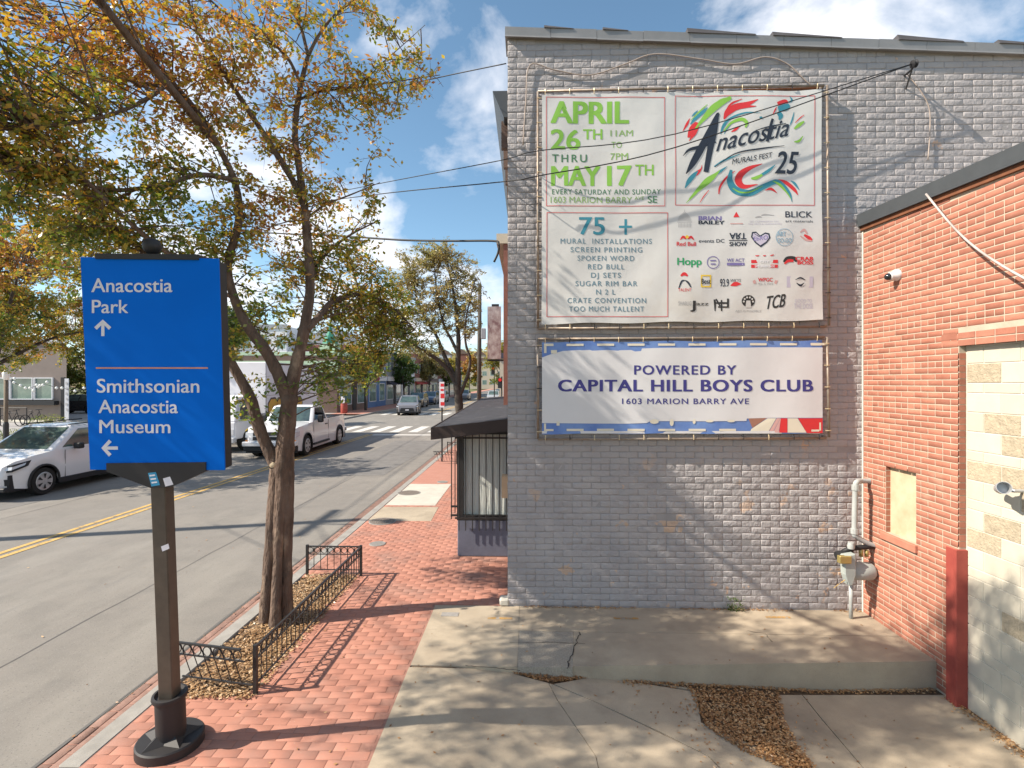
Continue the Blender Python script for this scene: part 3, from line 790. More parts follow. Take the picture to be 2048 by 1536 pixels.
# red brick building
rb = thing('red_brick_building', 'low red brick building with a dark metal roof edge on the right', 'building', (XR, YW, 0))
YJB = 4.86; ZL = 3.04
def fz(y): return 4.56 + .045 * (y - 4.24)
b = MB()
wy0, wy1, wz0, wz1 = 5.386, 5.83, 1.05, 1.80
T = .24
# wall body around the window opening and the blocked door opening
b.box(XR, XR + T, wy1, YW, -.3, 4.3); b.box(XR, XR + T, wy0, wy1, wz1, 4.3); b.box(XR, XR + T, wy0, wy1, -.3, wz0); b.box(XR, XR + T, YJB, wy0, -.3, 4.3)
b.box(XR, XR + T, 1.2, YJB, ZL, 4.3)
b.prism([(XR, 1.2, 4.3), (XR, YW, 4.3), (XR, YW, fz(YW) - .12), (XR, 1.2, fz(1.2) - .12)], (T, 0, 0))
b.box(XR + .09, XR + 6, 1.2, YW - .01, -.3, 4.2)
b.build('wall', 'red_mortar', rb)
def in_red(y, z, w):
    if z > fz(y) - .16: return False
    if y < YJB and z < ZL + .2: return False
    if wy0 - .0 < y + w * .3 and y - w * .3 < wy1 and wz0 - .09 < z < wz1: return False
    if y - w / 2 < wy1 < y + w / 2 and wz0 < z < wz1: return False
    return True
def red_cells():
    out = []; h = .0598; w = .182; r = 0; z = -.26
    while z < 4.7:
        hd = r % 7 == 3; ww = w / 2 if hd else w
        y = YW - (0 if hd else (r % 2) * w / 2) 
        y = YW + ((r % 2) * w / 2 if not hd else 0)
        while y > 3.2:
            a, b_ = max(y - ww, 3.2), min(y, YW - .012)
            lim = [(a, b_)]
            if z + h / 2 < ZL + .14 : lim = [(max(a, YJB + .004), b_)]
            if wz0 - .085 < z + h / 2 < wz1 + .0:
                nl = []
                for p, q in lim:
                    if q > wy1: nl.append((max(p, wy1), q))
                    if p < wy0: nl.append((p, min(q, wy0)))
                lim = nl
            for p, q in lim:
                if q - p > .03 and z + h < fz((p + q) / 2) - .13:
                    out.append(((p + q) / 2, z + h / 2, round(q - p - .010, 3), round(h - .010, 3), 0))
            y -= ww
        z += h; r += 1
    return out
brick_field([(-a, z, w, h, d) for a, z, w, h, d in red_cells()], 'brick', 'red_brick', rb, (XR, 0, 0), (0, -1, 0), (0, 0, 1), (-1, 0, 0),
            lambda p: (1 / (p.y) ** 3 if 3.85 < p.y else .0001), 300, .004, .003, .001, k=5, stuffname='brickwork')
# soldier/rowlock lintel course and returns
for k in range(11):
    y1 = YJB + .20 - k * .19
    if y1 > 3.0: MB().box(XR - .005, XR + .05, y1 - .18, y1, ZL + .0, ZL + .055).box(XR - .005, XR + .05, y1 - .13 - .05, y1, ZL + .065, ZL + .12).build('lintel_brick', 'red_brick', rb, bevel=.002)
for k in range(30):
    z = 1.19 + k * .0598
    if z + .05 < ZL: MB().box(XR + .0, XR + .055, YJB - .004, YJB + .01, z, z + .05).build('jamb_brick', 'red_brick', rb)
# boarded window
MB().box(XR + .05, XR + .085, wy0, wy1, wz0, wz1).build('window_board', 'tan_board', rb)
for s_ in (wy0, wy1 - .0): pass
k = MB()
for i in range(12): k.box(XR + .001, XR + .05, wy1 - .0005, wy1 + .004, wz0 + i * .0625, wz0 + i * .0625 + .053)
k.build('window_reveal', 'red_brick', rb)
MB().box(XR - .035, XR + .055, wy0 - .03, wy1 + .05, wz0 - .085, wz0 - .004).build('window_sill', 'red_brick', rb, bevel=.006)
# block infill of the old door
XB = XR + .06
bl = MB().box(XB + .002, XB + .03, .9, YJB - .0, -.33, ZL).build('infill_wall', 'block_mortar', rb)
def block(y0, y1, z0, z1, tan):
    MB().box(XB - .004, XB + .012, y0 + .004, y1 - .004, z0 + .004, z1 - .004).build('concrete_block', 'block_tan' if tan else 'block_cream', rb, bevel=.003)
z = -.29; r = 0
pat = [.175, .175, .175, .09, .175, .09, .175, .175, .09, .175, .175, .175, .09, .175, .175, .09, .175, .175, .175, .09]
rr = random.Random(5)
while z < ZL - .05:
    h = pat[r % len(pat)]; z1 = min(z + h, ZL - .01)
    y = YJB - .012 + ((r % 2) * .17)
    while y > 2.7:
        y0 = y - .345; a = min(y, YJB - .012)
        block(max(y0, 2.6), a, z, z1, rr.random() < .2 and h > .1)
        y = y0
    z = z1; r += 1
k = MB().prism([(XR - .06, 1.2, fz(1.2) - .10), (XR - .06, YW - .005, fz(YW) - .10), (XR - .075, YW - .005, fz(YW) + .04), (XR - .075, 1.2, fz(1.2) + .04)], (.5, 0, 0))
k.build('roof_edge', 'dark_fascia', rb)
MB().prism([(XR - .03, 1.2, fz(1.2) - .15), (XR - .03, YW - .005, fz(YW) - .15), (XR - .03, YW - .005, fz(YW) - .101), (XR - .03, 1.2, fz(1.2) - .101)], (.04, 0, 0)).build('edge_board', 'rusty_plank', rb)
# mortar seam at the corner
MB().box(XR - .012, XR - .0, YW - .03, YW - .008, 0, 4.5).build('corner_seam', 'block_mortar', rb)
# steel corner guard
p = thing('steel_corner_guard', 'red painted steel guard on the corner of the brick wall', 'corner guard', (XR, YJB, -.3))
MB().box(XR - .05, XR - .035, YJB + .0, YJB + .09, -.33, 1.17).build('flange', 'rust_red', p, bevel=.003)
MB().box(XR - .05, XR + .055, YJB - .03, YJB + .0, -.33, 1.17).build('web', 'rust_red', p, bevel=.003)
for i in range(7): MB().lathe([(.012, 0), (.012, .012), (.006, .016)], (XR + .062, YJB - .02, -.1 + i * .2), 8).build('bolt', 'trim_black', p)
# dome camera
q = aX(1796, 550, XR)
cm = thing('security_camera', 'white dome security camera high on the red brick wall', 'camera', q[:])
rot = Matrix.Rotation(rad(-90), 4, 'Y')
MB().lathe([(.062, 0), (.062, .03), (.050, .05), (.045, .09), (.03, .105)], q + Vector((0, 0, 0)), 18, Matrix.Rotation(rad(-100), 3, 'Y')).build('housing', 'white_plastic', cm, smooth='auto')
MB().lathe([(.040, .09), (.036, .115), (.022, .135), (.004, .142)], q, 18, Matrix.Rotation(rad(-100), 3, 'Y')).build('lens_dome', 'dark_glass', cm, smooth='auto')
q = aX(2046, 982, XB)
cm = thing('flood_lamp', 'grey cylindrical lamp head on the pale block infill at the right edge', 'lamp', q[:])
MB().lathe([(.025, -.05), (.025, .05), (.045, .06), (.05, .17), (.046, .17), (.04, .08), (0, .08)], q + Vector((-.12, .08, .0)), 16, Matrix.Rotation(rad(75), 3, 'X') @ Matrix.Rotation(rad(-30), 3, 'Y')).build('lamp_head', 'lamp_grey', cm, smooth='auto')
MB().tube([q, q + Vector((-.07, .0, 0)), q + Vector((-.12, .08, 0))], .014, 8).build('arm', 'lamp_grey', cm)
# gas meter
gm = thing('gas_meter', 'grey gas meter with its bent pipes in the corner of the walls', 'gas meter', (3.72, 6.05, 0))
Yg = 6.02
def gp(u, v, Y=Yg): return aY(u, v, Y)
P = [gp(1727, 962, 6.1) + Vector((.14, 0, 0)), gp(1724, 962, 6.08), gp(1714, 964), gp(1711, 972), gp(1710, 1000), gp(1709, 1064), gp(1712, 1072), gp(1730, 1084), gp(1752, 1093)]
MB().tube(catmull(P, 4), .029, 10).build('upper_pipe', 'pipe_grey', gm, smooth=True)
for q_ in (gp(1711, 975), gp(1709, 1062)): MB().lathe([(.04, -.03), (.04, .03)], q_, 10).build('pipe_fitting', 'pipe_grey', gm, smooth='auto')
MB().tube([gp(1752, 1093), gp(1730, 1094), gp(1700, 1097), gp(1686, 1104)], .028, 10).tube([gp(1702, 1085), gp(1701, 1110)], .03, 8).build('manifold', 'cable_black', gm, smooth=True)
MB().lathe([(.045, -.05), (.05, 0), (.045, .05)], gp(1681, 1110), 12, Matrix.Rotation(rad(80), 3, 'Y')).build('regulator', 'trim_black', gm, smooth='auto')
MB().lathe([(.035, -.03), (.04, .0), (.03, .04)], gp(1702, 1092, 5.97), 12).build('cap', 'pipe_grey', gm, smooth='auto')
c = gp(1722, 1142)
MB().lathe([(.0, -.13), (.08, -.13), (.10, -.10), (.10, .10), (.08, .13), (0, .13)], c, 20, Matrix.Rotation(rad(90), 3, 'Y')).build('meter_drum', 'meter_grey', gm, smooth='auto')
b = MB(); q1 = [gp(u, v, 5.9) for u, v in ((1689, 1112), (1712, 1108), (1713, 1150), (1706, 1172), (1697, 1172), (1690, 1150))]
b.prism(q1, (0, .09, 0)); b.build('meter_face', 'meter_grey', gm, bevel=.01)
b = MB(); q1 = [gp(u, v, 5.88) for u, v in ((1680, 1113), (1704, 1113), (1704, 1128), (1680, 1128))]
b.prism(q1, (0, .06, 0)); b.build('dial_box', 'brass', gm, bevel=.006)
MB().tube([gp(1722, 1113), gp(1722, 1098)], .022, 8).tube([gp(1733, 1113), gp(1733, 1100)], .022, 8).build('union', 'brass', gm, smooth=True)
MB().tube([gp(1702, 1170), gp(1702, 1200), gp(1702, 1236)], [.024, .022, .022], 8).build('riser', 'pipe_grey', gm, smooth=True)
MB().tube(catmull([gp(1690, 1160, 5.9), gp(1678, 1168, 5.9), gp(1668, 1176, 5.9)], 4), .005, 5).build('tag_wire', 'yellow_line', gm)

# ================================================================== BANNERS
def warp1(q): return .006 * math.sin(q.x * 5.1 + q.z * 1.2) + .005 * math.sin(q.z * 4.3 - q.x * 1.7 + 1) + .003 * math.sin(q.x * 11 - q.z * 7)
def warp2(q): return .005 * math.sin(q.x * 4.1 + q.z * 3.2) + .004 * math.sin(q.x * 7.3 - q.z * 2 + 2)
P1 = Plane((0, YW - .085, 0), (0, -1, 0), warp1, .55)
P2 = Plane((0, YW - .085, 0), (0, -1, 0), warp2, .55)
PF = Plane((0, YW - .075, 0), (0, -1, 0))
def banner_frame(root, pts, name_mat='pipe_steel'):
    (a, b_), (c, d), (e, f), (g, h) = pts
    for k, (p, q) in enumerate((((a, b_), (c, d)), ((c + 6, d), (e + 6, f)), ((e, f + 2), (g, h + 2)), ((g, h), (a, b_)))):
        A, B_ = PF.px(*p), PF.px(*q)
        MB().tube([A, A.lerp(B_, .5) + Vector((0, R.uniform(-.006, 0), R.uniform(-.006, .006))), B_], .015, 8).build('frame_pipe', 'pipe_steel', root, smooth=True)
        n = int((A - B_).length / .285)
        for i in range(n + 1):
            C = A.lerp(B_, (i + .3) / (n + .6)); 
            dv = [Vector((0, 0, -.035)), Vector((-.035, 0, 0)), Vector((0, 0, .035)), Vector((.035, 0, 0))][k]
            MB().tube([C + Vector((0, -.02, 0)) - dv * .4, C + Vector((0, -.024, 0)) + dv * .3, C + dv * 1.3 + Vector((0, -.012, 0))], .0055, 5).build('tie', 'tie_brass' if R.random() < .7 else 'trim_black', root)
    for p in ((a, b_), (c, d), (e, f), (g, h)):
        A = PF.px(*p); MB().tube([A, A + Vector((0, .08, 0))], .014, 6).build('standoff', 'pipe_steel', root)
def sheet_grid(root, pl, q, m, nu=40, nv=30, edge=0.0, name='sheet'):
    k = MB(); P = []
    for j in range(nv + 1):
        for i in range(nu + 1):
            a, c = i / nu, j / nv
            T = (q[0][0] + (q[1][0] - q[0][0]) * a, q[0][1] + (q[1][1] - q[0][1]) * a)
            Bm = (q[3][0] + (q[2][0] - q[3][0]) * a, q[3][1] + (q[2][1] - q[3][1]) * a)
            ed = edge * math.sin(a * nu * .55 + 1) * (1 if j in (0, nv) else 0)
            P.append(pl.px(T[0] + (Bm[0] - T[0]) * c, T[1] + (Bm[1] - T[1]) * c + ed))
    k.add(P, [(j * (nu + 1) + i, (j + 1) * (nu + 1) + i, (j + 1) * (nu + 1) + i + 1, j * (nu + 1) + i + 1) for j in range(nv) for i in range(nu)])
    return k.build(name, m, root, smooth=True)
bn = thing('festival_banner', 'large white festival banner with green dates and painted swirl logo', 'banner', (0, YW, 0))
banner_frame(bn, [(1076, 183), (1648, 171), (1652, 651), (1076, 655)])
sheet_grid(bn, P1, [(1084, 190), (1643, 179), (1646, 640), (1083, 648)], 'banner_vinyl', edge=1.2)
MB().prism([PF.px(1488, 176, -.02), PF.px(1640, 172, -.02), PF.px(1640, 182, -.02), PF.px(1488, 188, -.02)], (0, .02, 0)).build('backing_board', 'rusty_plank', bn)
def T(s, u0, v0, u1, v1, m, root, pl, **k):
    b = MB(); text_on(b, pl, s, u0, v0, u1, v1, **k)
    if b.v: b.build('lettering', m, root)
t1 = lambda s, *a, m='print_green', **k: T(s, *a, m, bn, P1, **k)
for q in ((1092, 194, 1330, 413), (1093, 425, 1336, 634), (1350, 191, 1630, 411)):
    b = MB(); pframe(b, P1, *q, w=1.5); b.build('printed_border', 'print_frame', bn)
t1('APRIL', 1101, 204, 1258, 246, bold=.045)
t1('26', 1101, 260, 1161, 298, bold=.03); t1('TH', 1166, 258, 1205, 278, bold=.025)
t1('11AM', 1221, 260, 1266, 272, m='print_olive', bold=.01); t1('TO', 1223, 283, 1244, 295, m='print_olive'); t1('7PM', 1221, 306, 1256, 319, m='print_olive', bold=.01)
t1('THRU', 1104, 309, 1174, 324, m='print_dkgreen', bold=.02, track=1.35)
t1('MAY', 1102, 333, 1201, 371, bold=.045); t1('17', 1214, 332, 1263, 371, bold=.045); t1('TH', 1270, 330, 1307, 351, bold=.02)
t1('EVERY SATURDAY AND SUNDAY', 1104, 379, 1321, 389, m='print_dkgreen', bold=.008, track=1.15)
t1('1603 MARION BARRY', 1101, 394, 1264, 406, m='print_olive'); t1('AVE', 1269, 393, 1288, 400, m='print_olive'); t1('SE', 1295, 393, 1314, 406, m='print_dkgreen', bold=.02)
t1('75', 1158, 435, 1210, 469, m='print_teal', bold=.02)
b = MB(); prect(b, P1, 1238, 451, 1264, 455.5); prect(b, P1, 1249, 438, 1254, 450.8); prect(b, P1, 1249, 455.8, 1254, 469); b.build('lettering', 'print_teal', bn)
for i, (s_, a, c) in enumerate((('MURAL  INSTALLATIONS', 1121, 1304), ('SCREEN PRINTING', 1141, 1285), ('SPOKEN WORD', 1155, 1269), ('RED BULL', 1176, 1249), ('DJ SETS', 1182, 1242),
                               ('SUGAR RIM BAR', 1151, 1275), ('N 2 L', 1192, 1231), ('CRATE CONVENTION', 1135, 1292), ('TOO MUCH TALLENT', 1138, 1288))):
    v = 477.5 + i * 16.95; t1(s_, a, v, c, v + 10, m='print_slate', bold=.012, track=1.2)
# brush strokes of the emblem
def strokes(m, lst, off=.004, pl=P1, root=bn, name='printed_artwork'):
    for pts in lst: b = MB(); ribbon(b, pl, pts, off); b.build('printed_stroke', m, root)
strokes('print_green', [
    [(1390, 258, 2), (1412, 232, 10), (1432, 212, 14), (1462, 195, 6)], [(1420, 222, 6), (1440, 205, 11), (1458, 198, 8)], [(1382, 240, 1), (1400, 222, 3), (1415, 208, 1)],
    [(1448, 262, 2), (1462, 246, 5), (1482, 239, 7), (1492, 246, 7), (1490, 256, 3)], [(1378, 398, 1), (1398, 378, 8), (1415, 362, 13), (1430, 350, 7), (1440, 340, 1)],
    [(1372, 406, .8), (1390, 388, 4), (1404, 372, 2)], [(1502, 357, 3), (1512, 356, 7), (1524, 350, 4)], [(1588, 258, 3), (1598, 250, 7), (1608, 243, 3)],
    [(1588, 284, 2), (1598, 282, 5), (1606, 272, 1)], [(1545, 362, 1), (1560, 370, 5), (1573, 384, 3), (1582, 398, 1)], [(1466, 376, 2), (1480, 384, 3), (1500, 384, 3), (1525, 372, 1)]], .0055)
strokes('print_teal', [
    [(1381, 248, 2), (1395, 232, 8), (1408, 222, 6), (1415, 214, 1)], [(1384, 232, 1), (1390, 226, 4), (1396, 220, 1)], [(1441, 268, 2), (1448, 250, 6), (1462, 236, 4), (1490, 226, 3), (1520, 226, .6)],
    [(1448, 268, 1), (1456, 254, 3), (1468, 243, 1)], [(1370, 376, 2), (1378, 362, 9), (1388, 350, 8), (1396, 342, 2)], [(1428, 352, 2), (1440, 343, 5), (1454, 333, 1)],
    [(1462, 340, 5), (1460, 362, 12), (1472, 380, 15), (1500, 386, 13), (1530, 372, 10), (1556, 364, 9), (1578, 384, 5), (1584, 404, 1)], [(1520, 352, 5), (1536, 342, 6), (1550, 330, 1)],
    [(1556, 218, 10), (1572, 214, 14), (1578, 208, 6)], [(1556, 224, 8), (1561, 232, 10), (1558, 240, 3)], [(1580, 192, 1), (1584, 200, 4), (1578, 205, 2)], [(1588, 224, 1), (1584, 240, 3), (1579, 252, 1)],
    [(1582, 361, 1), (1590, 367, 5), (1599, 380, 1)], [(1428, 333, 2), (1450, 320, 4), (1480, 309, 1)], [(1518, 236, 3), (1522, 236, 4), (1523, 238, 2)]], .005)
strokes('print_red', [
    [(1376, 275, 3), (1384, 262, 15), (1391, 252, 15), (1394, 244, 6)], [(1366, 262, 1), (1374, 248, 5), (1380, 236, 1)], [(1378, 282, 1), (1388, 268, 7), (1396, 258, 2)],
    [(1448, 238, 3), (1456, 224, 13), (1472, 214, 13), (1495, 208, 9), (1516, 199, 1)], [(1448, 228, 1), (1462, 208, 4), (1484, 198, 1)], [(1460, 222, 6), (1480, 214, 9), (1512, 213, 1)],
    [(1462, 264, 1), (1470, 260, 5), (1480, 252, 1)], [(1386, 353, 1), (1394, 346, 8), (1402, 338, 3), (1404, 330, 1)], [(1524, 328, 1), (1500, 336, 8), (1482, 348, 13), (1477, 362, 14), (1488, 373, 9), (1515, 369, 1)],
    [(1438, 388, 2), (1440, 374, 4), (1452, 356, 4), (1470, 342, 1)], [(1548, 360, 2), (1570, 364, 7), (1588, 378, 7), (1596, 390, 1)], [(1530, 381, 1), (1542, 378, 5), (1554, 386, 1)],
    [(1555, 208, 8), (1570, 203, 9), (1576, 206, 3)], [(1545, 230, 1), (1550, 220, 3), (1553, 214, 1)], [(1590, 246, 1), (1600, 236, 2), (1608, 230, 1)], [(1400, 405, 1), (1408, 392, 2), (1418, 380, 1)]], .0045)
# script lettering
strokes('print_ink', [
    [(1372, 348, 2), (1388, 322, 13), (1412, 278, 14), (1434, 232, 8), (1437, 226, 2)], [(1434, 232, 8), (1428, 262, 13), (1420, 300, 12), (1412, 344, 10)],
    [(1366, 312, 1), (1378, 300, 5), (1400, 294, 7), (1432, 284, 3)]], .0065)
t1('nacostia', 1432, 268, 1578, 303, m='print_ink', bold=.012, shear=.38, dv=32, off=.0065)
strokes('print_ink', [[(1545, 238, 5), (1540, 255, 6), (1534, 284, 6)], [(1510, 262, 1), (1538, 254, 3), (1572, 247, 1.5)], [(1429, 334, 1), (1470, 308, 2.4), (1520, 298, 3), (1568, 292, 1)]], .0065)
t1('MURALS FEST', 1464, 319, 1544, 329, m='print_ink', dv=14, bold=.01, off=.0065, shear=.1)
t1('25', 1549, 304, 1598, 347, m='print_ink', off=.0065, bold=.022, shear=.25)
# sponsor marks
b = MB()
for k in range(9):
    w = 14 * math.cos(k / 9 * 1.5) * .95; ribbon(b, P1, [(1369 - w, 441 - k * 2, .8), (1369 + w, 441 - k * 2, .8)], .004, 1)
for k in range(-4, 5): ribbon(b, P1, [(1369 + k * 3, 455, .8), (1369 + k * 3, 446, .8)], .004, 1)
ribbon(b, P1, [(1369, 424, 1), (1369, 419, .6)], .004, 1); ribbon(b, P1, [(1354, 444, 1), (1384, 444, 1)], .004, 1); b.build('printed_emblem', 'print_grey', bn)
t1('BRIAN', 1397, 432, 1444, 440, m='print_purple', bold=.05); t1('BAILEY', 1397, 441, 1450, 448, m='print_ink', bold=.05)
b = MB(); ppoly(b, P1, [(1467, 434), (1473, 423), (1479, 434)]); b.build('printed_emblem', 'print_red', bn)
b = MB(); prect(b, P1, 1461, 446, 1486, 448); b.build('printed_rule', 'print_pink', bn)
b = MB(); ribbon(b, P1, [(1510, 435, 1), (1518, 433, 2.5), (1523, 434, 1)]); ribbon(b, P1, [(1522, 431, 1), (1530, 429, 2.5), (1548, 431, 1)]); b.build('printed_emblem', 'print_grey', bn)
t1('DC COMMISSION ON', 1500, 441.5, 1556, 444.5, m='print_lilac'); t1('THE ARTS & HUMANITIES', 1496, 446.5, 1562, 449.5, m='print_lilac')
t1('BLICK', 1570, 423, 1625, 435, m='print_ink', bold=.012); t1('art materials', 1570, 440, 1626, 445, m='print_ink')
b = MB(); ribbon(b, P1, [(1360, 480, 1), (1366, 474, 5), (1372, 478, 3)], .004); ribbon(b, P1, [(1388, 480, 1), (1382, 474, 5), (1376, 478, 3)], .004); b.build('printed_emblem', 'print_red', bn)
b = MB(); pdisc(b, P1, 1374, 474, 3.4, .005); b.build('printed_emblem', 'print_yellow', bn)
t1('Red Bull', 1353, 484, 1392, 492, m='print_red', bold=.03)
t1('events DC', 1398, 478, 1449, 485, m='print_ink', bold=.01); t1('ART', 1459, 466, 1493, 478, m='print_ink', bold=.03, flipv=True)
b = MB(); prect(b, P1, 1458, 480, 1495, 481.5); b.build('printed_rule', 'print_ink', bn); t1('SHOW', 1459, 484, 1494, 492, m='print_ink', bold=.04)
b = MB(); ppoly(b, P1, [(1521, 495), (1510, 486), (1502, 474), (1504, 464), (1512, 463), (1520, 471), (1530, 465), (1538, 467), (1540, 476), (1533, 486)]); b.build('printed_emblem', 'print_ink', bn)
b = MB(); ppoly(b, P1, [(1520, 491), (1512, 484), (1505, 474), (1506, 467), (1512, 466), (1520, 474), (1530, 468), (1536, 470), (1537, 476), (1531, 484)], .0055); b.build('printed_emblem', 'print_lilac', bn)
t1('EBRO', 1507, 474, 1535, 482, m='print_purple', bold=.02, off=.007, dv=3)
b = MB(); pring(b, P1, 1568, 475, 17, 1.2); b.build('printed_ring', 'print_ltblue', bn); t1('ART', 1553, 464, 1571, 473, m='print_ltblue', bold=.04); t1('TO', 1573, 468, 1580, 471, m='print_ltblue'); t1('GO-GO', 1553, 477, 1583, 486, m='print_ltblue', bold=.03)
strokes('print_pink', [[(1600, 465, 2), (1608, 460, 5), (1614, 468, 3)], [(1600, 472, 2), (1612, 480, 4), (1624, 482, 2)]]); strokes('print_red', [[(1608, 470, 4), (1618, 476, 7), (1624, 480, 2)]])
t1('Hopp', 1354, 516, 1403, 530, m='print_hopp', bold=.035)
b = MB(); pring(b, P1, 1426, 525, 12, 1.6); b.build('printed_ring', 'print_purple', bn); b = MB(); prect(b, P1, 1420, 520, 1432, 522.5); b.build('printed_rule', 'print_purple', bn); b = MB(); prect(b, P1, 1421, 527, 1431, 529.5); b.build('printed_rule', 'print_purple', bn)
t1('WE ACT', 1454, 517, 1489, 523.5, m='print_purple', bold=.03)
b = MB(); prect(b, P1, 1454, 525.5, 1489, 531); b.build('printed_bar', 'print_purple', bn); t1('RADIO', 1458, 527, 1486, 530, m='sign_white', off=.0055, bold=.02)
b = MB(); prect(b, P1, 1502, 520, 1555, 526.5); prect(b, P1, 1502, 529.5, 1555, 536); b.build('printed_bar', 'print_red', bn)
t1('CITY', 1519, 521, 1537, 525.5, m='sign_white', off=.0055, bold=.03); t1('SMOKEHOUSE', 1509, 530.5, 1549, 535, m='sign_white', off=.0055, bold=.02)
strokes('print_red', [[(1510, 511, 1), (1514, 512, 2.4), (1518, 511, 1)], [(1525, 511, 1), (1528, 512, 2.4), (1531, 511, 1)], [(1539, 512, 1), (1543, 511, 2.4), (1547, 510, 1)]])
strokes('print_black', [[(1566, 524, 3), (1574, 518, 9), (1588, 518, 9), (1592, 524, 3)]]); strokes('print_red', [[(1568, 528, 3), (1576, 522, 6), (1586, 522, 5)]], .0055)
t1('CRAB', 1590, 514, 1626, 521, m='print_red', bold=.05); t1('BOSS', 1594, 522, 1626, 529, m='print_red', bold=.05)
strokes('print_ink', [[(1357, 577, 2), (1363, 563, 3.5), (1369, 561, 2)], [(1370, 561, 2), (1376, 566, 4), (1381, 575, 2)]]); strokes('print_red', [[(1361, 552, 3), (1368, 548, 7), (1375, 552, 3)]])
t1('TALENT', 1356, 577, 1382, 583, m='print_red')
b = MB(); pframe(b, P1, 1401, 550, 1422, 575, w=3); b.build('printed_border', 'print_yellow', bn); t1('Best', 1402, 558, 1421, 568, m='print_ink', off=.0055, bold=.02)
t1('93.9', 1440, 558, 1458, 573, m='print_ink', bold=.02); t1('WKYS', 1461, 558, 1482, 564, m='print_ink', shear=.2); strokes('print_red', [[(1461, 571, 1.5), (1471, 568, 9), (1482, 568, 1.5)]])
t1('WPGC', 1516, 556, 1545, 563, m='print_red', bold=.04); t1('95.5 FM', 1516, 566, 1545, 570, m='print_grey'); strokes('print_pink', [[(1506, 565, 6), (1511, 563, 8)], [(1549, 563, 6), (1554, 565, 8)]])
b = MB(); prect(b, P1, 1573, 553, 1626, 575, .0035); b.build('printed_patch', 'print_lilac', bn); strokes('print_ink', [[(1590, 560, 1), (1600, 556, 3), (1610, 560, 1)], [(1592, 566, 1), (1600, 571, 4), (1608, 566, 1)]], .006)
t1('SHABLIG', 1356, 603, 1382, 611, m='print_grey'); t1('J', 1380, 602, 1391, 618, m='print_black', bold=.04); t1('azz', 1392, 604, 1417, 611, m='print_black', bold=.01)
strokes('print_black', [[(1429, 599, 4), (1430, 610, 4), (1430, 622, 2)], [(1432, 606, 3), (1442, 606, 4), (1458, 606, 3)], [(1456, 597, 4), (1456, 615, 4)], [(1436, 614, 3), (1458, 614, 3)], [(1443, 600, 3), (1443, 622, 3)], [(1432, 598, 3), (1440, 612, 3)]])
b = MB(); pdisc(b, P1, 1497, 602, 13.5, ry=12); b.build('printed_emblem', 'print_black', bn)
b = MB(); 
for i in range(6): pdisc(b, P1, 1497 + 9.3 * math.cos(math.pi * (1 + i / 5)), 603 + 8.6 * math.sin(math.pi * (1 + i / 5)), 2.0, .0055, 8)
ppoly(b, P1, [(1493, 601), (1501, 601), (1503, 615), (1491, 615)], .0055); b.build('printed_emblem', 'banner_vinyl', bn)
t1('ART IS POSSIBLE', 1471, 620, 1523, 624, m='print_grey'); t1('TCB', 1534, 593, 1571, 618, m='print_black', bold=.03, shear=.35, dv=5)
t1('GOOD TO', 1590, 598, 1624, 605, m='print_lilac'); t1('THE DOSE', 1588, 607, 1626, 617, m='print_lilac')

b2 = thing('club_banner', 'long lower banner with navy lettering and a blue stitched border', 'banner', (0, YW, 0))
banner_frame(b2, [(1076, 678), (1648, 674), (1652, 874), (1076, 876)])
sheet_grid(b2, P2, [(1084, 684), (1644, 681), (1646, 866), (1084, 868)], 'print_bannerblue', 40, 16, 1.0)
t2 = lambda s, *a, m='print_navy', **k: T(s, *a, m, b2, P2, off=.009, **k)
b = MB(); prect(b, P2, 1084, 862, 1640, 867, .003); b.build('white_hem', 'banner_white', b2)
top = [(1084, 715), (1100, 709), (1125, 702), (1160, 700), (1163, 700.5), (1180, 700), (1184, 701.5), (1196, 701), (1215, 700), (1236, 701.5), (1240, 700.5), (1262, 700), (1270, 703), (1282, 702), (1284, 697), (1310, 696), (1340, 695.5), (1380, 695.5), (1440, 695), (1480, 695.5), (1540, 694.5), (1645, 695)]
bot = [(1645, 835.5), (1545, 835.5), (1494, 837), (1493, 842), (1400, 842.5), (1300, 842), (1293, 846), (1250, 847.5), (1180, 847), (1084, 846)]
NN = 40; b = MB()
def interp(P, x):
    P = sorted(P)
    for (x0, y0), (x1, y1) in zip(P, P[1:]):
        if x0 <= x <= x1: return y0 + (y1 - y0) * (x - x0) / max(1e-6, x1 - x0)
    return P[-1][1] if x > P[-1][0] else P[0][1]
XSS = sorted(set([1084 + i * 14.025 for i in range(41)] + [p[0] for p in top] + [p[0] for p in bot]))
Pg = []
for x in XSS:
    a, c = interp(top, x), interp(bot, x)
    for k in range(9): Pg.append(P2.px(x, a + (c - a) * k / 8, .005))
b.add(Pg, [(i * 9 + k, i * 9 + k + 1, (i + 1) * 9 + k + 1, (i + 1) * 9 + k) for i in range(len(XSS) - 1) for k in range(8)])
b.build('white_overlay', 'banner_white', b2, smooth=True)
def stitch(*q, disc=None):
    b = MB()
    if disc: pdisc(b, P2, disc[0], disc[1], disc[2], .0085, ry=disc[3])
    else: prect(b, P2, *q)
    b.build('printed_stitch', 'print_cream', b2)
for i in range(9):
    stitch(1133 + i * 61, 687.5 - i * .2, 1167 + i * 61, 692 - i * .2, .007)
    if i < 6: stitch(1133 + i * 61, 857.5, 1167 + i * 61, 862, .007)
for q in ((1088, 687, 1107, 692, .007), (1088, 692.1, 1093, 706, .007), (1102, 700, 1114, 707, .0085), (1088, 858, 1107, 862, .007), (1088, 847, 1092, 857.9, .007), (1113, 843, 1119, 851, .0085), (1622, 687, 1642, 691, .007)): stitch(*q)
for q in ((1308, 843, 9, 4.5), (1343, 845, 4, 7), (1388, 843, 3, 5), (1419, 842, 8, 2.5), (1462, 842, 8, 2.5)): stitch(disc=q)
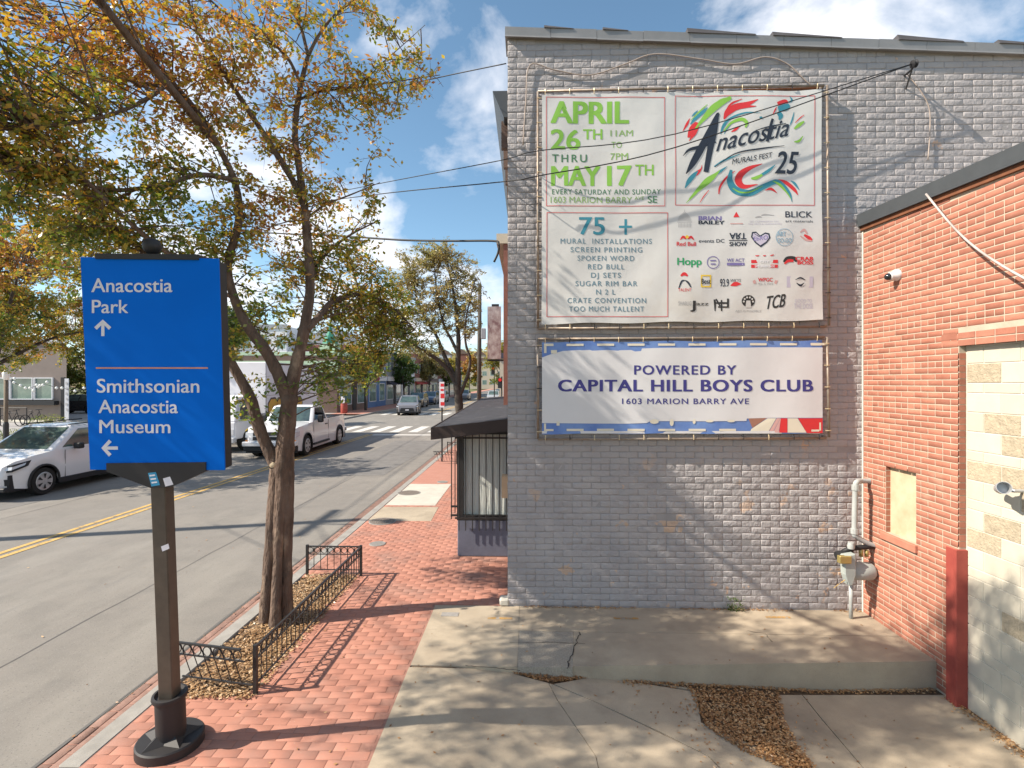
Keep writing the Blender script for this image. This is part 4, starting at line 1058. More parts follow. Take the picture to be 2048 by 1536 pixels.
for m, q in (('print_brown', [(1497, 837), (1534, 836), (1505, 856)]), ('print_cream', [(1535, 836.5), (1552, 836.5), (1536, 865), (1500, 865), (1503, 858)]), ('print_pink', [(1553, 836.5), (1560, 836.5), (1545, 865), (1537, 865)]),
             ('print_red', [(1561, 836.5), (1574, 836.5), (1574, 865), (1558, 865)]), ('print_pink', [(1546, 865), (1560, 837), (1561, 837), (1557, 865)]), ('print_cream', [(1574.5, 836.5), (1594, 836.5), (1612, 865), (1574.5, 865)]), ('print_red', [(1595, 836.5), (1645, 836.5), (1645, 866), (1613, 866)])):
    b = MB(); ppoly(b, P2, q, .0065); b.build('printed_ray', m, b2)
b = MB(); prect(b, P2, 1638, 845, 1641.5, 861, .008); prect(b, P2, 1622, 859, 1637.9, 863, .008); b.build('printed_stitching', 'print_cream', b2)
t2('POWERED BY', 1268, 731, 1472, 749, bold=.03, track=1.15); t2('CAPITAL HILL BOYS CLUB', 1116, 760, 1626, 782.5, bold=.045, track=1.1); t2('1603 MARION BARRY AVE', 1244, 797, 1498, 808, bold=.018, track=1.15, m='print_navy')

# ================================================================== WAYFINDING SIGN
SB = Vector((-2.65, 3.76, 0))
SM = Matrix.Translation(SB) @ Matrix.Rotation(rad(2.581), 4, 'Z') @ Matrix.Rotation(rad(3.632), 4, 'X') @ Matrix.Rotation(rad(.349), 4, 'Y')
sg = thing('wayfinding_sign', 'tall leaning blue wayfinding sign with white directions on a brown post', 'sign', SB[:])
W2, ZB, HH, OX = .472, 2.092, 1.483, .009
def sbox(name, m, x0, x1, y0, y1, z0, z1, **k): return MB().box(x0, x1, y0, y1, z0, z1, SM).build(name, m, sg, **k)
sbox('blue_panel', 'sign_blue', OX - W2, OX + W2, -.06, -.045, ZB, ZB + HH, bevel=.002)
sbox('sign_box', 'black_steel', OX - W2 + .012, OX + W2 - .004, -.044, .045, ZB + .01, ZB + HH - .02)
sbox('rear_panel', 'black_steel', OX - W2 + .014, OX + W2 - .008, .046, .056, ZB + .01, ZB + HH - .02)
sbox('top_bar', 'black_steel', OX - .36, OX + .34, -.075, .075, ZB + HH - .012, ZB + HH + .024)
SP = Plane(SM @ Vector((0, -.06, 2)), SM.to_3x3() @ Vector((0, -1, 0)))
b = MB(); front = [SP.px(215, 926, .012), SP.px(413, 924, .012), SP.px(413, 942, .012), SP.px(345, 973, .012), SP.px(303, 975, .012), SP.px(215, 942, .012)]
b.prism(front, SM.to_3x3() @ Vector((0, .15, 0))); b.build('bracket', 'black_steel', sg)
sbox('post', 'brown_steel', -.052, .052, -.052, .052, .02, 2.0, bevel=.006)
MB().lathe([(.0, 0), (.03, 0), (.022, .03), (.045, .06), (.068, .10), (.074, .135), (.06, .175), (.03, .198), (0, .205)], (0, 0, 0), 20, None).v
def slathe(name, m, prof, z, n=28, xy=(0, 0)):
    b = MB(); b.lathe(prof, (xy[0], xy[1], z), n); b.v = [tuple(SM @ Vector(q)) for q in b.v]; return b.build(name, m, sg, smooth='auto')
slathe('ball_finial', 'black_steel', [(0, 0), (.03, 0), (.022, .01), (.042, .025), (.056, .05), (.06, .075), (.05, .105), (.03, .12), (0, .125)], ZB + HH + .02, 20, (-.01, 0))
slathe('collar', 'black_steel', [(.0, .0), (.098, .0), (.098, .31), (.113, .315), (.118, .33), (.114, .348), (.098, .35), (.085, .33), (0, .33)], .06)
b = MB(); b.lathe([(0, 0), (.222, 0), (.222, .062), (.213, .072), (.0, .072)], (SB.x - .01, SB.y - .0, 0), 40); b.build('base_plate', 'black_steel', sg, smooth='auto')
b = MB(); c0 = Vector((SB.x - .01, SB.y - .0, .073)); star = []
for i in range(10):
    r = .205 if i % 2 == 0 else .115; w = math.pi * (i / 5) - 1.95; star.append(c0 + Vector((r * math.cos(w), r * math.sin(w), 0)))
b.add(star + [c0 + Vector((0, 0, .10)), c0], [(i, (i + 1) % 10, 10) for i in range(10)]); b.build('base_star', 'black_steel', sg)
ts = lambda s, *a, **k: T(s, *a, 'sign_white', sg, SP, off=.0015, **k)
ts('Anacostia', 183, 557, 345, 584, bold=.016, dv=0); ts('Park', 184, 600, 257, 626, bold=.016)
ts('Smithsonian', 194, 758, 399, 785, bold=.016); ts('Anacostia', 197, 800, 356, 826, bold=.016); ts('Museum', 199, 840, 341, 866, bold=.016)
b = MB(); prect(b, SP, 192, 734.5, 416, 737.5, .0015); b.build('divider_line', 'sign_orange', sg)
def arrow(u, v, ang, s=17):
    c, n = math.cos(ang), math.sin(ang); t = lambda x, y: (u + (x * c - y * n) * s, v + (x * n + y * c) * s)
    b = MB()
    ppoly(b, SP, [t(-.95, -.19), t(.55, -.19), t(.55, .19), t(-.95, .19)], .0015)
    for q in ([t(1, 0), t(.50, -.0), t(-.22, -.72), t(.10, -1.0)], [t(1, 0), t(.10, 1.0), t(-.22, .72), t(.50, 0)]): ppoly(b, SP, q, .002)
    ppoly(b, SP, [t(.5, -.2), t(1, 0), t(.5, .2)], .0018)
    b.build('arrow', 'sign_white', sg)
arrow(206, 656, -math.pi / 2); arrow(220, 896, math.pi)
SP2 = Plane(SP.p + SP.n * .012, SP.n)
b = MB(); ppoly(b, SP2, [(296, 946), (312, 944), (320, 970), (303, 973)], .001); b.build('sticker', 'sticker_blue', sg)
b = MB(); ppoly(b, SP2, [(326, 957), (340, 953), (347, 969), (331, 973)], .001); b.build('sticker', 'sign_white', sg)
for k_ in range(3): b = MB(); ppoly(b, SP2, [(299 + k_ * 2, 950 + k_ * 7), (310 + k_ * 2, 948.5 + k_ * 7), (311 + k_ * 2, 951.5 + k_ * 7), (300 + k_ * 2, 953 + k_ * 7)], .002); b.build('printed_mark', 'sign_white', sg)
SP3 = Plane(SM @ Vector((0, -.052, 1)), SP.n)
b = MB(); ppoly(b, SP3, [(322, 1093), (337, 1087), (339, 1097), (325, 1103)], .001); b.build('sticker', 'sign_white', sg)

# ================================================================== TREE BOX, FENCE, LITTER
b = MB(); n_ = 12
x0, x1, y0, y1 = TB[0] + .0, TB[1], TB[2], TB[3]
Pg = [(x0 + (x1 - x0) * i / n_, y0 + (y1 - y0) * j / 30, -.035 + .03 * math.sin(i * 1.3) * math.sin(j * .7) + (.03 if 3 < i < 9 else 0)) for j in range(31) for i in range(n_ + 1)]
b.add(Pg, [(j * (n_ + 1) + i, j * (n_ + 1) + i + 1, (j + 1) * (n_ + 1) + i + 1, (j + 1) * (n_ + 1) + i) for j in range(30) for i in range(n_)])
o = b.build('tree_box_soil', 'soil', smooth=True); o['kind'] = 'structure'
MB().box(TB[0], TB[1], TB[2] - .0, TB[2] + .03, -.1, -.008).build('box_edge', 'paver', pv)
def fence(root, full=True):
    zt, zr, zb = .41, .30, .085; sp = .0952
    def panel(p, q, posts, leanv=Vector((0, 0, 0)), zoff=0.0):
        p, q = Vector(p), Vector(q); n = max(2, round((q - p).length / sp)); d = (q - p).normalized(); nrm = Vector((-d.y, d.x, 0))
        def L(z): return leanv * z
        for z, w in ((zt, .014), (zr, .010), (zb, .011)):
            MB().bar(p + Vector((0, 0, z)) + L(z), q + Vector((0, 0, z)) + L(z), .022 if z == zt else .013, w).build('rail', 'black_iron', root)
        for i in range(n + 1):
            a = p.lerp(q, i / n)
            if 0 < i < n: MB().tube([a + Vector((0, 0, zb)) + L(zb), a + Vector((0, 0, zt)) + L(zt)], .0055, 4).build('baluster', 'black_iron', root)
            if i < n:
                c = p.lerp(q, (i + .5) / n) + Vector((0, 0, (zt + zr) / 2)) + L((zt + zr) / 2)
                MB().torus(c, .040, .0055, nrm, 14, 4).build('ring', 'black_iron', root)
        for a in posts: MB().bar(a, Vector(a) + Vector((0, 0, zt + .02)), .032).build('post', 'black_iron', root)
    A, B_, C, D = (-3.06, 4.52, 0), (-2.36, 4.40, 0), (-2.33, 7.14, 0), (-3.09, 7.14, 0)
    panel(B_, C, [B_, C]); panel(D, C, [D]); panel(A, B_, [], Vector((-.25, -.12, 0)))
fe = thing('tree_fence', 'low black iron fence with rings around the leaf-covered tree box in front', 'fence', (-2.36, 4.40, 0))
fence(fe)
copy_tree(fe, None, (-2.36, 17.1, 0), None, 'distant low black iron fence beyond the barred shop window')

def leaf_cards(N, size, wid, rng):
    """N leaves: random orientation; returns per-leaf 4 local verts"""
    n = rng.normal(size=(N, 3)); n[:, 2] = np.abs(n[:, 2]) + .3; n /= np.linalg.norm(n, axis=1)[:, None]
    d = rng.normal(size=(N, 3)); d -= n * (d * n).sum(1)[:, None]; d /= np.linalg.norm(d, axis=1)[:, None]
    s = np.cross(n, d); L = (size * rng.uniform(.5, 1.5, N))[:, None]; Wd = (wid * rng.uniform(.7, 1.2, N))[:, None]
    curl = n * (L * rng.uniform(-.3, .3, (N, 1)))
    return np.stack([-d * L * .5, s * Wd * .5 + curl * .4, d * L * .5 + curl, -s * Wd * .5 + curl * .4], 1)
def leaves(name, C, size, wid, m, parent=None, seed=1, flat=False):
    rng = np.random.RandomState(seed); C = np.array(C, float); N = len(C)
    K = leaf_cards(N, size, wid, rng)
    if flat:
        K[:, :, 2] *= .35
    base = np.array(ORG[parent.name][:]) if parent is not None else np.zeros(3)
    V = (C[:, None, :] + K - base).reshape(-1, 3)
    Fc = np.arange(N * 4).reshape(N, 4)
    return np_mesh(name, V, Fc, m, parent)
def litter(name, n, fn, size, m='litter_pale', seed=3, zs=.01):
    rng = np.random.RandomState(seed); C = []
    while len(C) < n:
        p = fn(rng)
        if p is not None: C.append((p[0], p[1], p[2] + abs(rng.normal()) * zs + .004))
    o = leaves(name, C, size, size * .62, m, None, seed, flat=True); o['kind'] = 'stuff'; return o
def box_lit(r):
    x, y = r.uniform(TB[0] + .02, TB[1] + .06), r.uniform(TB[2] - .04, TB[3] + .05)
    if x > TB[1] and r.rand() < .6: return None
    if x < TB[0] + .15 and r.rand() < .3: return None
    return (x, y, .0)
tag(litter('leaf_litter', 9000, box_lit, .036, 'litter_pale', zs=.016), 'dry tan leaves covering the soil inside the low fence', 'leaf litter')
def pix_poly(P, zf):
    us = [p[0] for p in P]; vs = [p[1] for p in P]
    def ins(u, v):
        c = False
        for i in range(len(P)):
            (x0, y0), (x1, y1) = P[i], P[i - 1]
            if (y0 > v) != (y1 > v) and u < (x1 - x0) * (v - y0) / (y1 - y0) + x0: c = not c
        return c
    def fn(r):
        u, v = r.uniform(min(us), max(us)), r.uniform(min(vs), max(vs))
        if not ins(u, v): return None
        return zf(u, v)
    return fn
tag(litter('leaf_pile', 5200, pix_poly([(1378, 1378), (1560, 1388), (1572, 1450), (1600, 1500), (1650, 1560), (1690, 1620), (1640, 1620), (1570, 1540), (1480, 1500), (1412, 1455)], low_pt), .030, 'litter', 5, .012), 'brown dry leaves filling the broken gap in the concrete', 'leaf litter')
tag(litter('leaf_pile', 1100, pix_poly([(990, 1337), (1110, 1340), (1195, 1353), (1130, 1364), (1096, 1366)], low_pt), .028, 'litter', 6, .008), 'small wedge of brown leaves against the concrete step', 'leaf litter')
_c = low_pt(1480, 1440)
def near_pile(r):
    x, y = _c.x + r.normal() * .34, _c.y + r.normal() * .30
    if y > edgeY(x) - .02: return None
    return (x, y, low_z(x) + .003)
tag(litter('scattered_leaves', 420, near_pile, .028, 'litter', 15, .003), 'loose brown leaves strewn round the broken gap in the concrete', 'leaf litter')
def edge_lit(r):
    x = r.uniform(.9, XR - .05); return (x, edgeY(x) - abs(r.normal()) * .03 - .01, low_z(x))
tag(litter('leaf_line', 900, edge_lit, .028, 'litter', 7, .006), 'thin line of dry leaves along the foot of the concrete step', 'leaf litter')
def edge_lit2(r):
    y = r.uniform(3.2, YJB + .1); return (XR + .02 - abs(r.normal()) * .05, y, low_z(XR))
tag(litter('leaf_line', 900, edge_lit2, .028, 'litter', 8, .01), 'dry leaves gathered along the foot of the pale block wall', 'leaf litter')
def edge_lit3(r):
    x = r.uniform(-.2, XR); return (x, YW - .01 - abs(r.normal()) * .02, 0) if math.sin(x * 3) + math.sin(x * 7.1) > -.4 else None
tag(litter('leaf_line', 500, edge_lit3, .026, 'litter', 9, .006), 'dry leaves along the foot of the grey painted wall', 'leaf litter')
def sc_lit(r):
    x, y = r.uniform(-3.1, 3.8), r.uniform(3.2, 9)
    if x > XA and y > YW: return None
    z = low_z(x) if (x > XA and y < edgeY(x)) else 0
    return (x, y, z + .003)
tag(litter('scattered_leaves', 260, sc_lit, .030, 'litter', 10, .002), 'single fallen leaves scattered over the bricks and concrete', 'leaf litter')
def road_lit(r):
    x = -3.62 + abs(r.normal()) * .12 if r.rand() < .6 else r.uniform(-9, -3.6); return (x if x < -3.2 else -3.4, r.uniform(3.5, 16), RZ + .006)
tag(litter('scattered_leaves', 240, road_lit, .035, 'litter', 12, .002), 'fallen leaves lying in the gutter and on the road', 'leaf litter')
p = G(1462, 1212)
wd = leaves('wall_weed', [(p.x + NR.normal() * .05, YW - .04 - abs(NR.normal()) * .02, abs(NR.normal()) * .09) for _ in range(120)], .035, .014, 'leaf_green', None, 4)
tag(wd, 'small green weed growing at the foot of the grey wall', 'weed')

# ================================================================== TREES
def Lp(u, v, t): return aT(u, v, t)
class Tree:
    def __init__(s, root, leafm, barkm='bark', lsize=.05, seed=1):
        s.root = root; s.S = []; s.limbs = MB(); s.tw = MB(); s.C = []; s.leafm = leafm; s.bark = barkm; s.ls = lsize; s.r = random.Random(seed); s.n = np.random.RandomState(seed); s.seed = seed
    def limb(s, pts, rs, n=8, mb=None, wob=.0):
        P = catmull([tuple(p) for p in pts], 6)
        Rr = [np.interp(i / (len(P) - 1) * (len(pts) - 1), range(len(pts)), np.interp(range(len(pts)), np.linspace(0, len(pts) - 1, len(rs)), rs)) for i in range(len(P))]
        Q = []
        for i, p in enumerate(P):
            w = Rr[i] * wob
            Q.append(Vector(p) + Vector((s.r.uniform(-w, w), s.r.uniform(-w, w), 0)))
        (mb or s.limbs).tube(Q, [r * s.r.uniform(.93, 1.07) for r in Rr], n)
        for p, r in zip(Q, Rr): s.S.append((p, r))
    def blob(s, c, rx, rz, dens, leaves_per=52, ry=None, far=3.0):
        """a spray of twigs with leaves inside an ellipsoid round c"""
        r = s.r; ry = ry or rx
        k = max(1, int(dens * (rx * rz * ry) ** (1 / 3.) * 36))
        for _ in range(k):
            while True:
                d = Vector((r.uniform(-1, 1), r.uniform(-1, 1), r.uniform(-1, 1)))
                if d.length < 1: break
            e = Vector(c) + Vector((d.x * rx, d.y * ry, d.z * rz))
            cand = s.S if len(s.S) < 60 else r.sample(s.S, 60)
            st = min(cand, key=lambda q: (q[0] - e).length + max(0, q[0].z - e.z) * .4)
            p0 = st[0]; L = (e - p0).length
            if L > far: p0 = e + (p0 - e).normalized() * min(L, far)
            mid = p0.lerp(e, .5) + Vector((r.uniform(-.1, .1), r.uniform(-.1, .1), r.uniform(-.02, .14))) * min(L, 1)
            P = [p0, p0.lerp(mid, .5) + Vector((0, 0, .02)), mid, mid.lerp(e, .5) + Vector((r.uniform(-.05, .05), r.uniform(-.05, .05), .02)), e]
            s.tw.tube(P, [min(.014, .004 + .004 * L), .007, .005, .004, .002], 4, cap=False)
            for t_ in range(5):
                q = P[2].lerp(P[4], r.random()) if r.random() < .75 else P[1].lerp(P[3], r.random())
                ax = Vector((r.gauss(0, 1), r.gauss(0, 1), r.gauss(-.25, .6))).normalized(); le = r.uniform(.12, .34)
                s.tw.tube([q, q + ax * le * .5 + Vector((0, 0, .01)), q + ax * le], [.003, .002, .0012], 3, cap=False)
                n_ = int(leaves_per / 5 * r.uniform(.5, 1.4))
                for _i in range(n_):
                    f = r.uniform(.1, 1.05); g = .035
                    s.C.append((q.x + ax.x * le * f + r.gauss(0, g), q.y + ax.y * le * f + r.gauss(0, g), q.z + ax.z * le * f + r.gauss(0, g)))
    def pblob(s, u, v, t, ru, rv, dens, lp=56, dt=.8, far=3.0):
        c = aT(u, v, t); s.blob(c, ru * t / F, rv * t / F, dens, lp, ry=dt, far=far)
    def done(s, limbs_name='trunk'):
        s.limbs.build(limbs_name, s.bark, s.root, smooth=True)
        if s.tw.v: tw = s.tw.build('twigs', s.bark, s.root); tw['kind'] = 'stuff'
        o = leaves('crown', s.C, s.ls, s.ls * .58, s.leafm, s.root, s.seed); o['kind'] = 'stuff'
        return len(s.C)
mt = thing('street_tree', 'multi-stemmed street tree with rusty autumn leaves inside the low iron fence', 'tree', (-2.89, 5.79, 0))
t = Tree(mt, 'leaf_main', 'bark', .060, 5)
tk = 5.87
def pl_(lst): return [Lp(u, v, tt) for u, v, tt in lst]
t.limb(pl_([(552, 1262, 5.9), (556, 1180, 5.9), (560, 1080, 5.88), (566, 980, 5.87), (568, 920, 5.86), (574, 850, 5.86), (580, 790, 5.85)]), [.13, .115, .106, .106, .105, .095, .09], 14, wob=.03)
t.limb(pl_([(530, 1262, 5.80), (535, 1180, 5.82), (543, 1080, 5.84), (551, 980, 5.86), (553, 930, 5.86)]), [.080, .070, .068, .08, .07], 10, wob=.04)
t.limb(pl_([(573, 1262, 5.86), (572, 1180, 5.86), (573, 1080, 5.86), (577, 980, 5.86), (578, 900, 5.87)]), [.080, .070, .068, .065, .05], 10, wob=.04)
t.limb(pl_([(550, 1262, 5.70), (553, 1180, 5.74), (558, 1060, 5.78), (562, 980, 5.82)]), [.075, .055, .05, .04], 8, wob=.05)
LA = [(552, 930, 5.85), (540, 905, 5.84), (520, 860, 5.8), (500, 795, 5.75), (473, 745, 5.7), (440, 690, 5.65), (400, 620, 5.6), (330, 540, 5.5), (250, 470, 5.4), (150, 400, 5.2)]
t.limb(pl_(LA), [.075, .072, .068, .062, .055, .048, .042, .036, .03, .018])
MB().lathe([(0, 0), (.03, .0), (.026, .03), (0, .035)], Lp(546, 930, 5.72), 10, Matrix.Rotation(rad(90), 3, 'X')).build('cut_knot', 'tan_board', mt, smooth='auto')
LB = [(578, 800, 5.85), (555, 745, 5.84), (530, 700, 5.8), (497, 655, 5.78), (470, 600, 5.75), (456, 530, 5.7), (478, 440, 5.65), (470, 365, 5.6), (435, 290, 5.5), (400, 230, 5.45), (345, 165, 5.35), (280, 95, 5.2), (225, 35, 5.05), (180, -40, 4.9)]
t.limb(pl_(LB), [.078, .072, .066, .058, .050, .044, .040, .036, .032, .028, .025, .022, .019, .015])
LC = [(580, 800, 5.86), (588, 750, 5.88), (600, 700, 5.9), (612, 640, 5.92), (620, 580, 5.95), (618, 520, 5.97), (611, 440, 6.0), (606, 390, 6.0), (596, 320, 6.05), (590, 270, 6.05), (594, 215, 6.1), (604, 160, 6.1), (616, 112, 6.1)]
t.limb(pl_(LC), [.08, .074, .068, .062, .057, .053, .049, .045, .041, .037, .034, .029, .024])
t.limb(pl_([(616, 112, 6.1), (635, 75, 6.15), (660, 40, 6.2), (700, 5, 6.25), (770, -40, 6.3)]), [.022, .018, .016, .014, .01])
t.limb(pl_([(616, 112, 6.1), (604, 62, 6.1), (590, 30, 6.05), (572, -30, 6.0)]), [.02, .018, .014, .01])
t.limb(pl_([(604, 62, 6.1), (612, 20, 6.15), (612, -30, 6.2)]), [.012, .01, .008])
t.limb(pl_([(608, 410, 6.0), (585, 360, 6.0), (545, 295, 5.95), (508, 238, 5.9), (470, 180, 5.8), (430, 120, 5.7), (390, 50, 5.6), (370, -30, 5.5)]), [.042, .038, .034, .03, .026, .022, .018, .014])
t.limb(pl_([(600, 165, 6.1), (578, 120, 6.05), (545, 85, 6.0), (510, 52, 5.95), (450, 25, 5.85), (400, -20, 5.7)]), [.02, .018, .016, .014, .012, .01])
t.limb(pl_([(596, 200, 6.1), (640, 183, 6.15), (720, 174, 6.2), (800, 162, 6.25), (880, 150, 6.3)]), [.016, .014, .011, .008, .004])
t.limb(pl_([(720, 174, 6.2), (760, 130, 6.2), (800, 95, 6.2), (850, 50, 6.25)]), [.008, .006, .005, .003])
t.limb(pl_([(610, 440, 6.0), (650, 410, 6.1), (700, 390, 6.2), (760, 365, 6.3)]), [.018, .012, .009, .004])
t.limb(pl_([(614, 660, 5.9), (640, 630, 6.1), (670, 600, 6.4), (730, 590, 6.8), (790, 620, 7.2), (830, 660, 7.4)]), [.045, .038, .03, .022, .016, .01])
t.limb(pl_([(618, 560, 5.95), (650, 510, 6.3), (700, 470, 6.6), (760, 440, 6.8)]), [.025, .02, .015, .008])
t.limb(pl_([(340, 165, 5.35), (290, 200, 5.0), (220, 230, 4.7), (120, 250, 4.4), (20, 260, 4.2)]), [.022, .02, .017, .013, .01])
t.limb(pl_([(470, 360, 5.6), (400, 350, 5.3), (320, 370, 5.1), (220, 380, 4.9), (110, 350, 4.6), (10, 330, 4.4)]), [.028, .026, .022, .018, .014, .01])
t.limb(pl_([(280, 175, 5.6), (200, 110, 5.6), (130, 60, 5.6), (70, 0, 5.6)]), [.02, .018, .015, .012])
# limbs reaching over the pavement towards the street corner, left of and above the picture
o1 = Lp(470, 600, 5.75); o2 = Lp(435, 290, 5.5)
t.limb([o1, Vector((-3.8, 4.9, 4.2)), Vector((-4.2, 4.2, 4.9)), Vector((-4.6, 3.4, 5.6)), Vector((-5.0, 2.6, 6.2))], [.022, .022, .02, .018, .012])
t.limb([o2, Vector((-3.6, 4.3, 5.9)), Vector((-3.7, 3.5, 6.4)), Vector((-3.6, 2.5, 7.0)), Vector((-3.5, 1.6, 7.4))], [.04, .034, .028, .022, .014])
D = .80
for q in [  # u, v, t, ru, rv, density
    (60, 60, 5.0, 80, 70, 1.1), (180, 50, 5.2, 80, 70, 1.1), (300, 40, 5.4, 70, 60, 1.0), (410, 30, 5.6, 60, 50, .9), (500, 40, 5.8, 50, 50, .8), (560, 30, 6, 40, 40, .6), (650, 30, 6.2, 40, 45, .6), (720, 35, 6.2, 45, 35, .7), (760, 30, 6.3, 20, 25, .4),
    (30, 180, 4.6, 60, 60, 1.2), (130, 170, 4.8, 70, 60, 1.2), (240, 150, 5.2, 60, 50, 1.1), (340, 110, 5.4, 60, 50, 1.1), (430, 130, 5.6, 55, 45, 1.0), (520, 120, 5.9, 35, 40, .7), (560, 150, 6, 30, 40, .5),
    (30, 300, 4.4, 60, 50, 1.3), (110, 290, 4.5, 70, 60, 1.3), (200, 260, 4.8, 70, 60, 1.1), (330, 260, 5.2, 50, 50, 1.1), (410, 230, 5.4, 50, 50, 1.0), (490, 210, 5.7, 45, 45, .9), (540, 280, 5.9, 40, 45, .9),
    (40, 400, 4.5, 60, 50, 1.3), (140, 400, 4.8, 60, 50, 1.2), (230, 350, 5.0, 55, 50, .9), (330, 400, 5.2, 70, 45, 1.0), (420, 430, 5.4, 50, 50, 1.0), (520, 370, 5.8, 50, 50, .9), (560, 420, 5.9, 45, 45, 1.0),
    (60, 480, 4.8, 70, 45, 1.2), (150, 480, 5.1, 60, 45, 1.2), (250, 470, 5.3, 60, 50, 1.1), (350, 480, 5.5, 60, 40, 1.1), (430, 500, 5.7, 40, 40, .9), (520, 500, 6.0, 50, 50, 1.1), (580, 520, 6.1, 40, 50, 1.0),
    (660, 70, 6.2, 40, 30, .5), (560, 220, 6, 30, 30, .5), (660, 200, 6.15, 30, 40, .7), (640, 250, 6.1, 30, 40, .7), (720, 200, 6.2, 45, 35, .9), (760, 220, 6.2, 30, 30, .7), (780, 170, 6.25, 50, 30, .9), (850, 165, 6.3, 40, 22, .5), (820, 100, 6.2, 35, 25, .4), (770, 290, 6.2, 18, 30, .3), (740, 250, 6.2, 25, 30, .5),
    (700, 130, 6.2, 50, 30, .6), (640, 340, 6.1, 30, 40, .6), (670, 400, 6.2, 35, 35, .8), (740, 395, 6.3, 40, 25, .7), (540, 600, 6.2, 35, 45, 1.1), (480, 620, 6.0, 35, 40, .9), (640, 480, 6.2, 35, 40, .9), (690, 500, 6.5, 50, 45, 1.0), (660, 560, 6.4, 45, 40, 1.1),
    (700, 640, 6.9, 50, 45, 2.2), (770, 650, 7.2, 50, 40, 2.1), (650, 680, 6.6, 25, 35, .7), (740, 560, 7.0, 50, 40, 1.7), (800, 600, 7.3, 35, 35, 1.2), (700, 730, 7.2, 40, 40, 1.9), (760, 720, 7.4, 40, 35, 1.5), (700, 790, 7.3, 20, 22, .7), (820, 690, 7.4, 22, 30, .6), (660, 740, 6.8, 20, 25, .5),
    (480, 690, 5.9, 25, 35, .7), (470, 780, 5.8, 20, 30, .45), (520, 820, 5.8, 26, 18, .35), (570, 770, 5.7, 18, 30, .35), (590, 680, 5.9, 22, 30, .35), (540, 690, 6.3, 22, 25, .4)]:
    u, v, tt, ru, rv, dn = q
    t.pblob(u, v, tt, ru * (1.25 if u < 600 and v < 560 else 1), rv * (1.15 if u < 600 and v < 560 else 1), dn * D, dt=.6)
# part of the crown outside the picture, over the street corner
for c, rx, rz, dn in (((-4.6, 3.6, 5.4), .6, .6, 1.0), ((-4.3, 2.8, 6.6), .9, .7, 1.3), ((-5.2, 2.6, 6.0), .7, .7, 1.2), ((-3.5, 2.2, 7.2), .8, .5, 1.1), ((-3.2, 1.4, 7.3), .8, .5, 1.0), ((-5.6, 3.0, 6.6), .8, .6, 1.2), ((-3.4, 3.0, 5.9), .6, .5, 1.0), ((-5.0, 3.2, 5.0), .6, .4, 1.1), ((-6.6, 3.2, 5.4), .8, .5, 1.1), ((-7.4, 3.6, 6.2), .8, .6, 1.0), ((-6.4, 2.4, 6.3), .8, .6, 1.0), ((-7.6, 2.6, 5.6), .7, .5, .8), ((-5.9, 6.3, 4.3), .7, .6, 1.0), ((-6.2, 6.0, 5.4), .8, .7, .9)):
    t.blob(c, rx, rz, dn * 1.7, 60)
LN = t.done(); print('main leaves', LN)
# a second street tree just behind the camera's left; its crown shades the concrete
st2 = thing('street_tree', 'street tree outside the picture on the left, near the camera', 'tree', (-3.1, -.9, 0), None)
t = Tree(st2, 'leaf_main', 'bark', .055, 9)
t.limb([(-3.1, -.9, -.1), (-3.1, -.88, 1.2), (-3.05, -.8, 2.6), (-3.2, -.6, 3.8), (-3.5, -.2, 5.2), (-3.9, .3, 6.6)], [.17, .14, .12, .1, .07, .03], 10)
t.limb([(-3.1, -.8, 2.9), (-2.9, -.3, 4.1), (-2.9, .5, 5.3), (-3.1, 1.2, 6.4)], [.08, .06, .045, .02])
t.limb([(-3.05, -.8, 2.6), (-3.8, -.9, 3.8), (-4.9, -.6, 5.2), (-5.6, -.3, 6.4)], [.08, .06, .04, .02])
for c, rx, rz, dn in (((-3.4, .6, 6.0), 1.0, .8, 1.3), ((-4.4, 1.2, 6.4), 1.0, .8, 1.3), ((-4.8, .2, 5.6), 1.0, .8, 1.2), ((-3.6, -.6, 6.3), 1.1, .9, 1.0), ((-5.6, 1.4, 5.8), .9, .8, 1.2), ((-5.8, .2, 6.8), 1.0, .8, 1.0), ((-2.9, 1.6, 6.4), .7, .6, 1.0), ((-4.2, 2.0, 5.2), .7, .5, .9), ((-6.6, 1.0, 5.0), .9, .8, 1.0), ((-6.2, 1.8, 5.2), .9, .6, .9), ((-5.4, 2.3, 4.6), .7, .4, .8), ((-6.9, 1.7, 6.1), .9, .6, .8), ((-5.0, 1.4, 5.0), .8, .5, .8)):
    t.blob(c, rx, rz, dn * 3.4, 60)
print('t2', t.done())
# tree farther along the same pavement
tr3 = thing('street_tree', 'half-bare street tree with thin yellow leaves behind the parking sign', 'tree', (-2.62, 20, 0))
t = Tree(tr3, 'leaf_pale', 'bark_far', .085, 21)
def l3(*a): return [Lp(u, v, tt) for u, v, tt in a]
t.limb(l3((924, 912, 20), (920, 860, 20), (918, 815, 20), (916, 790, 20), (913, 765, 20)), [.2, .17, .16, .16, .15], 9)
t.limb(l3((914, 775, 20), (900, 745, 20), (878, 722, 19.8), (858, 708, 19.6), (836, 695, 19.4), (812, 680, 19.2), (790, 650, 19)), [.10, .09, .075, .065, .05, .04, .02])
t.limb(l3((912, 760, 20), (895, 725, 20.2), (884, 700, 20.3), (872, 670, 20.4), (852, 640, 20.4), (835, 600, 20.5), (825, 550, 20.5)), [.1, .09, .08, .06, .05, .035, .02])
t.limb(l3((916, 770, 20), (916, 720, 19.9), (917, 680, 19.8), (914, 640, 19.8), (908, 590, 19.7), (898, 540, 19.6), (890, 500, 19.5)), [.12, .1, .085, .07, .05, .04, .02])
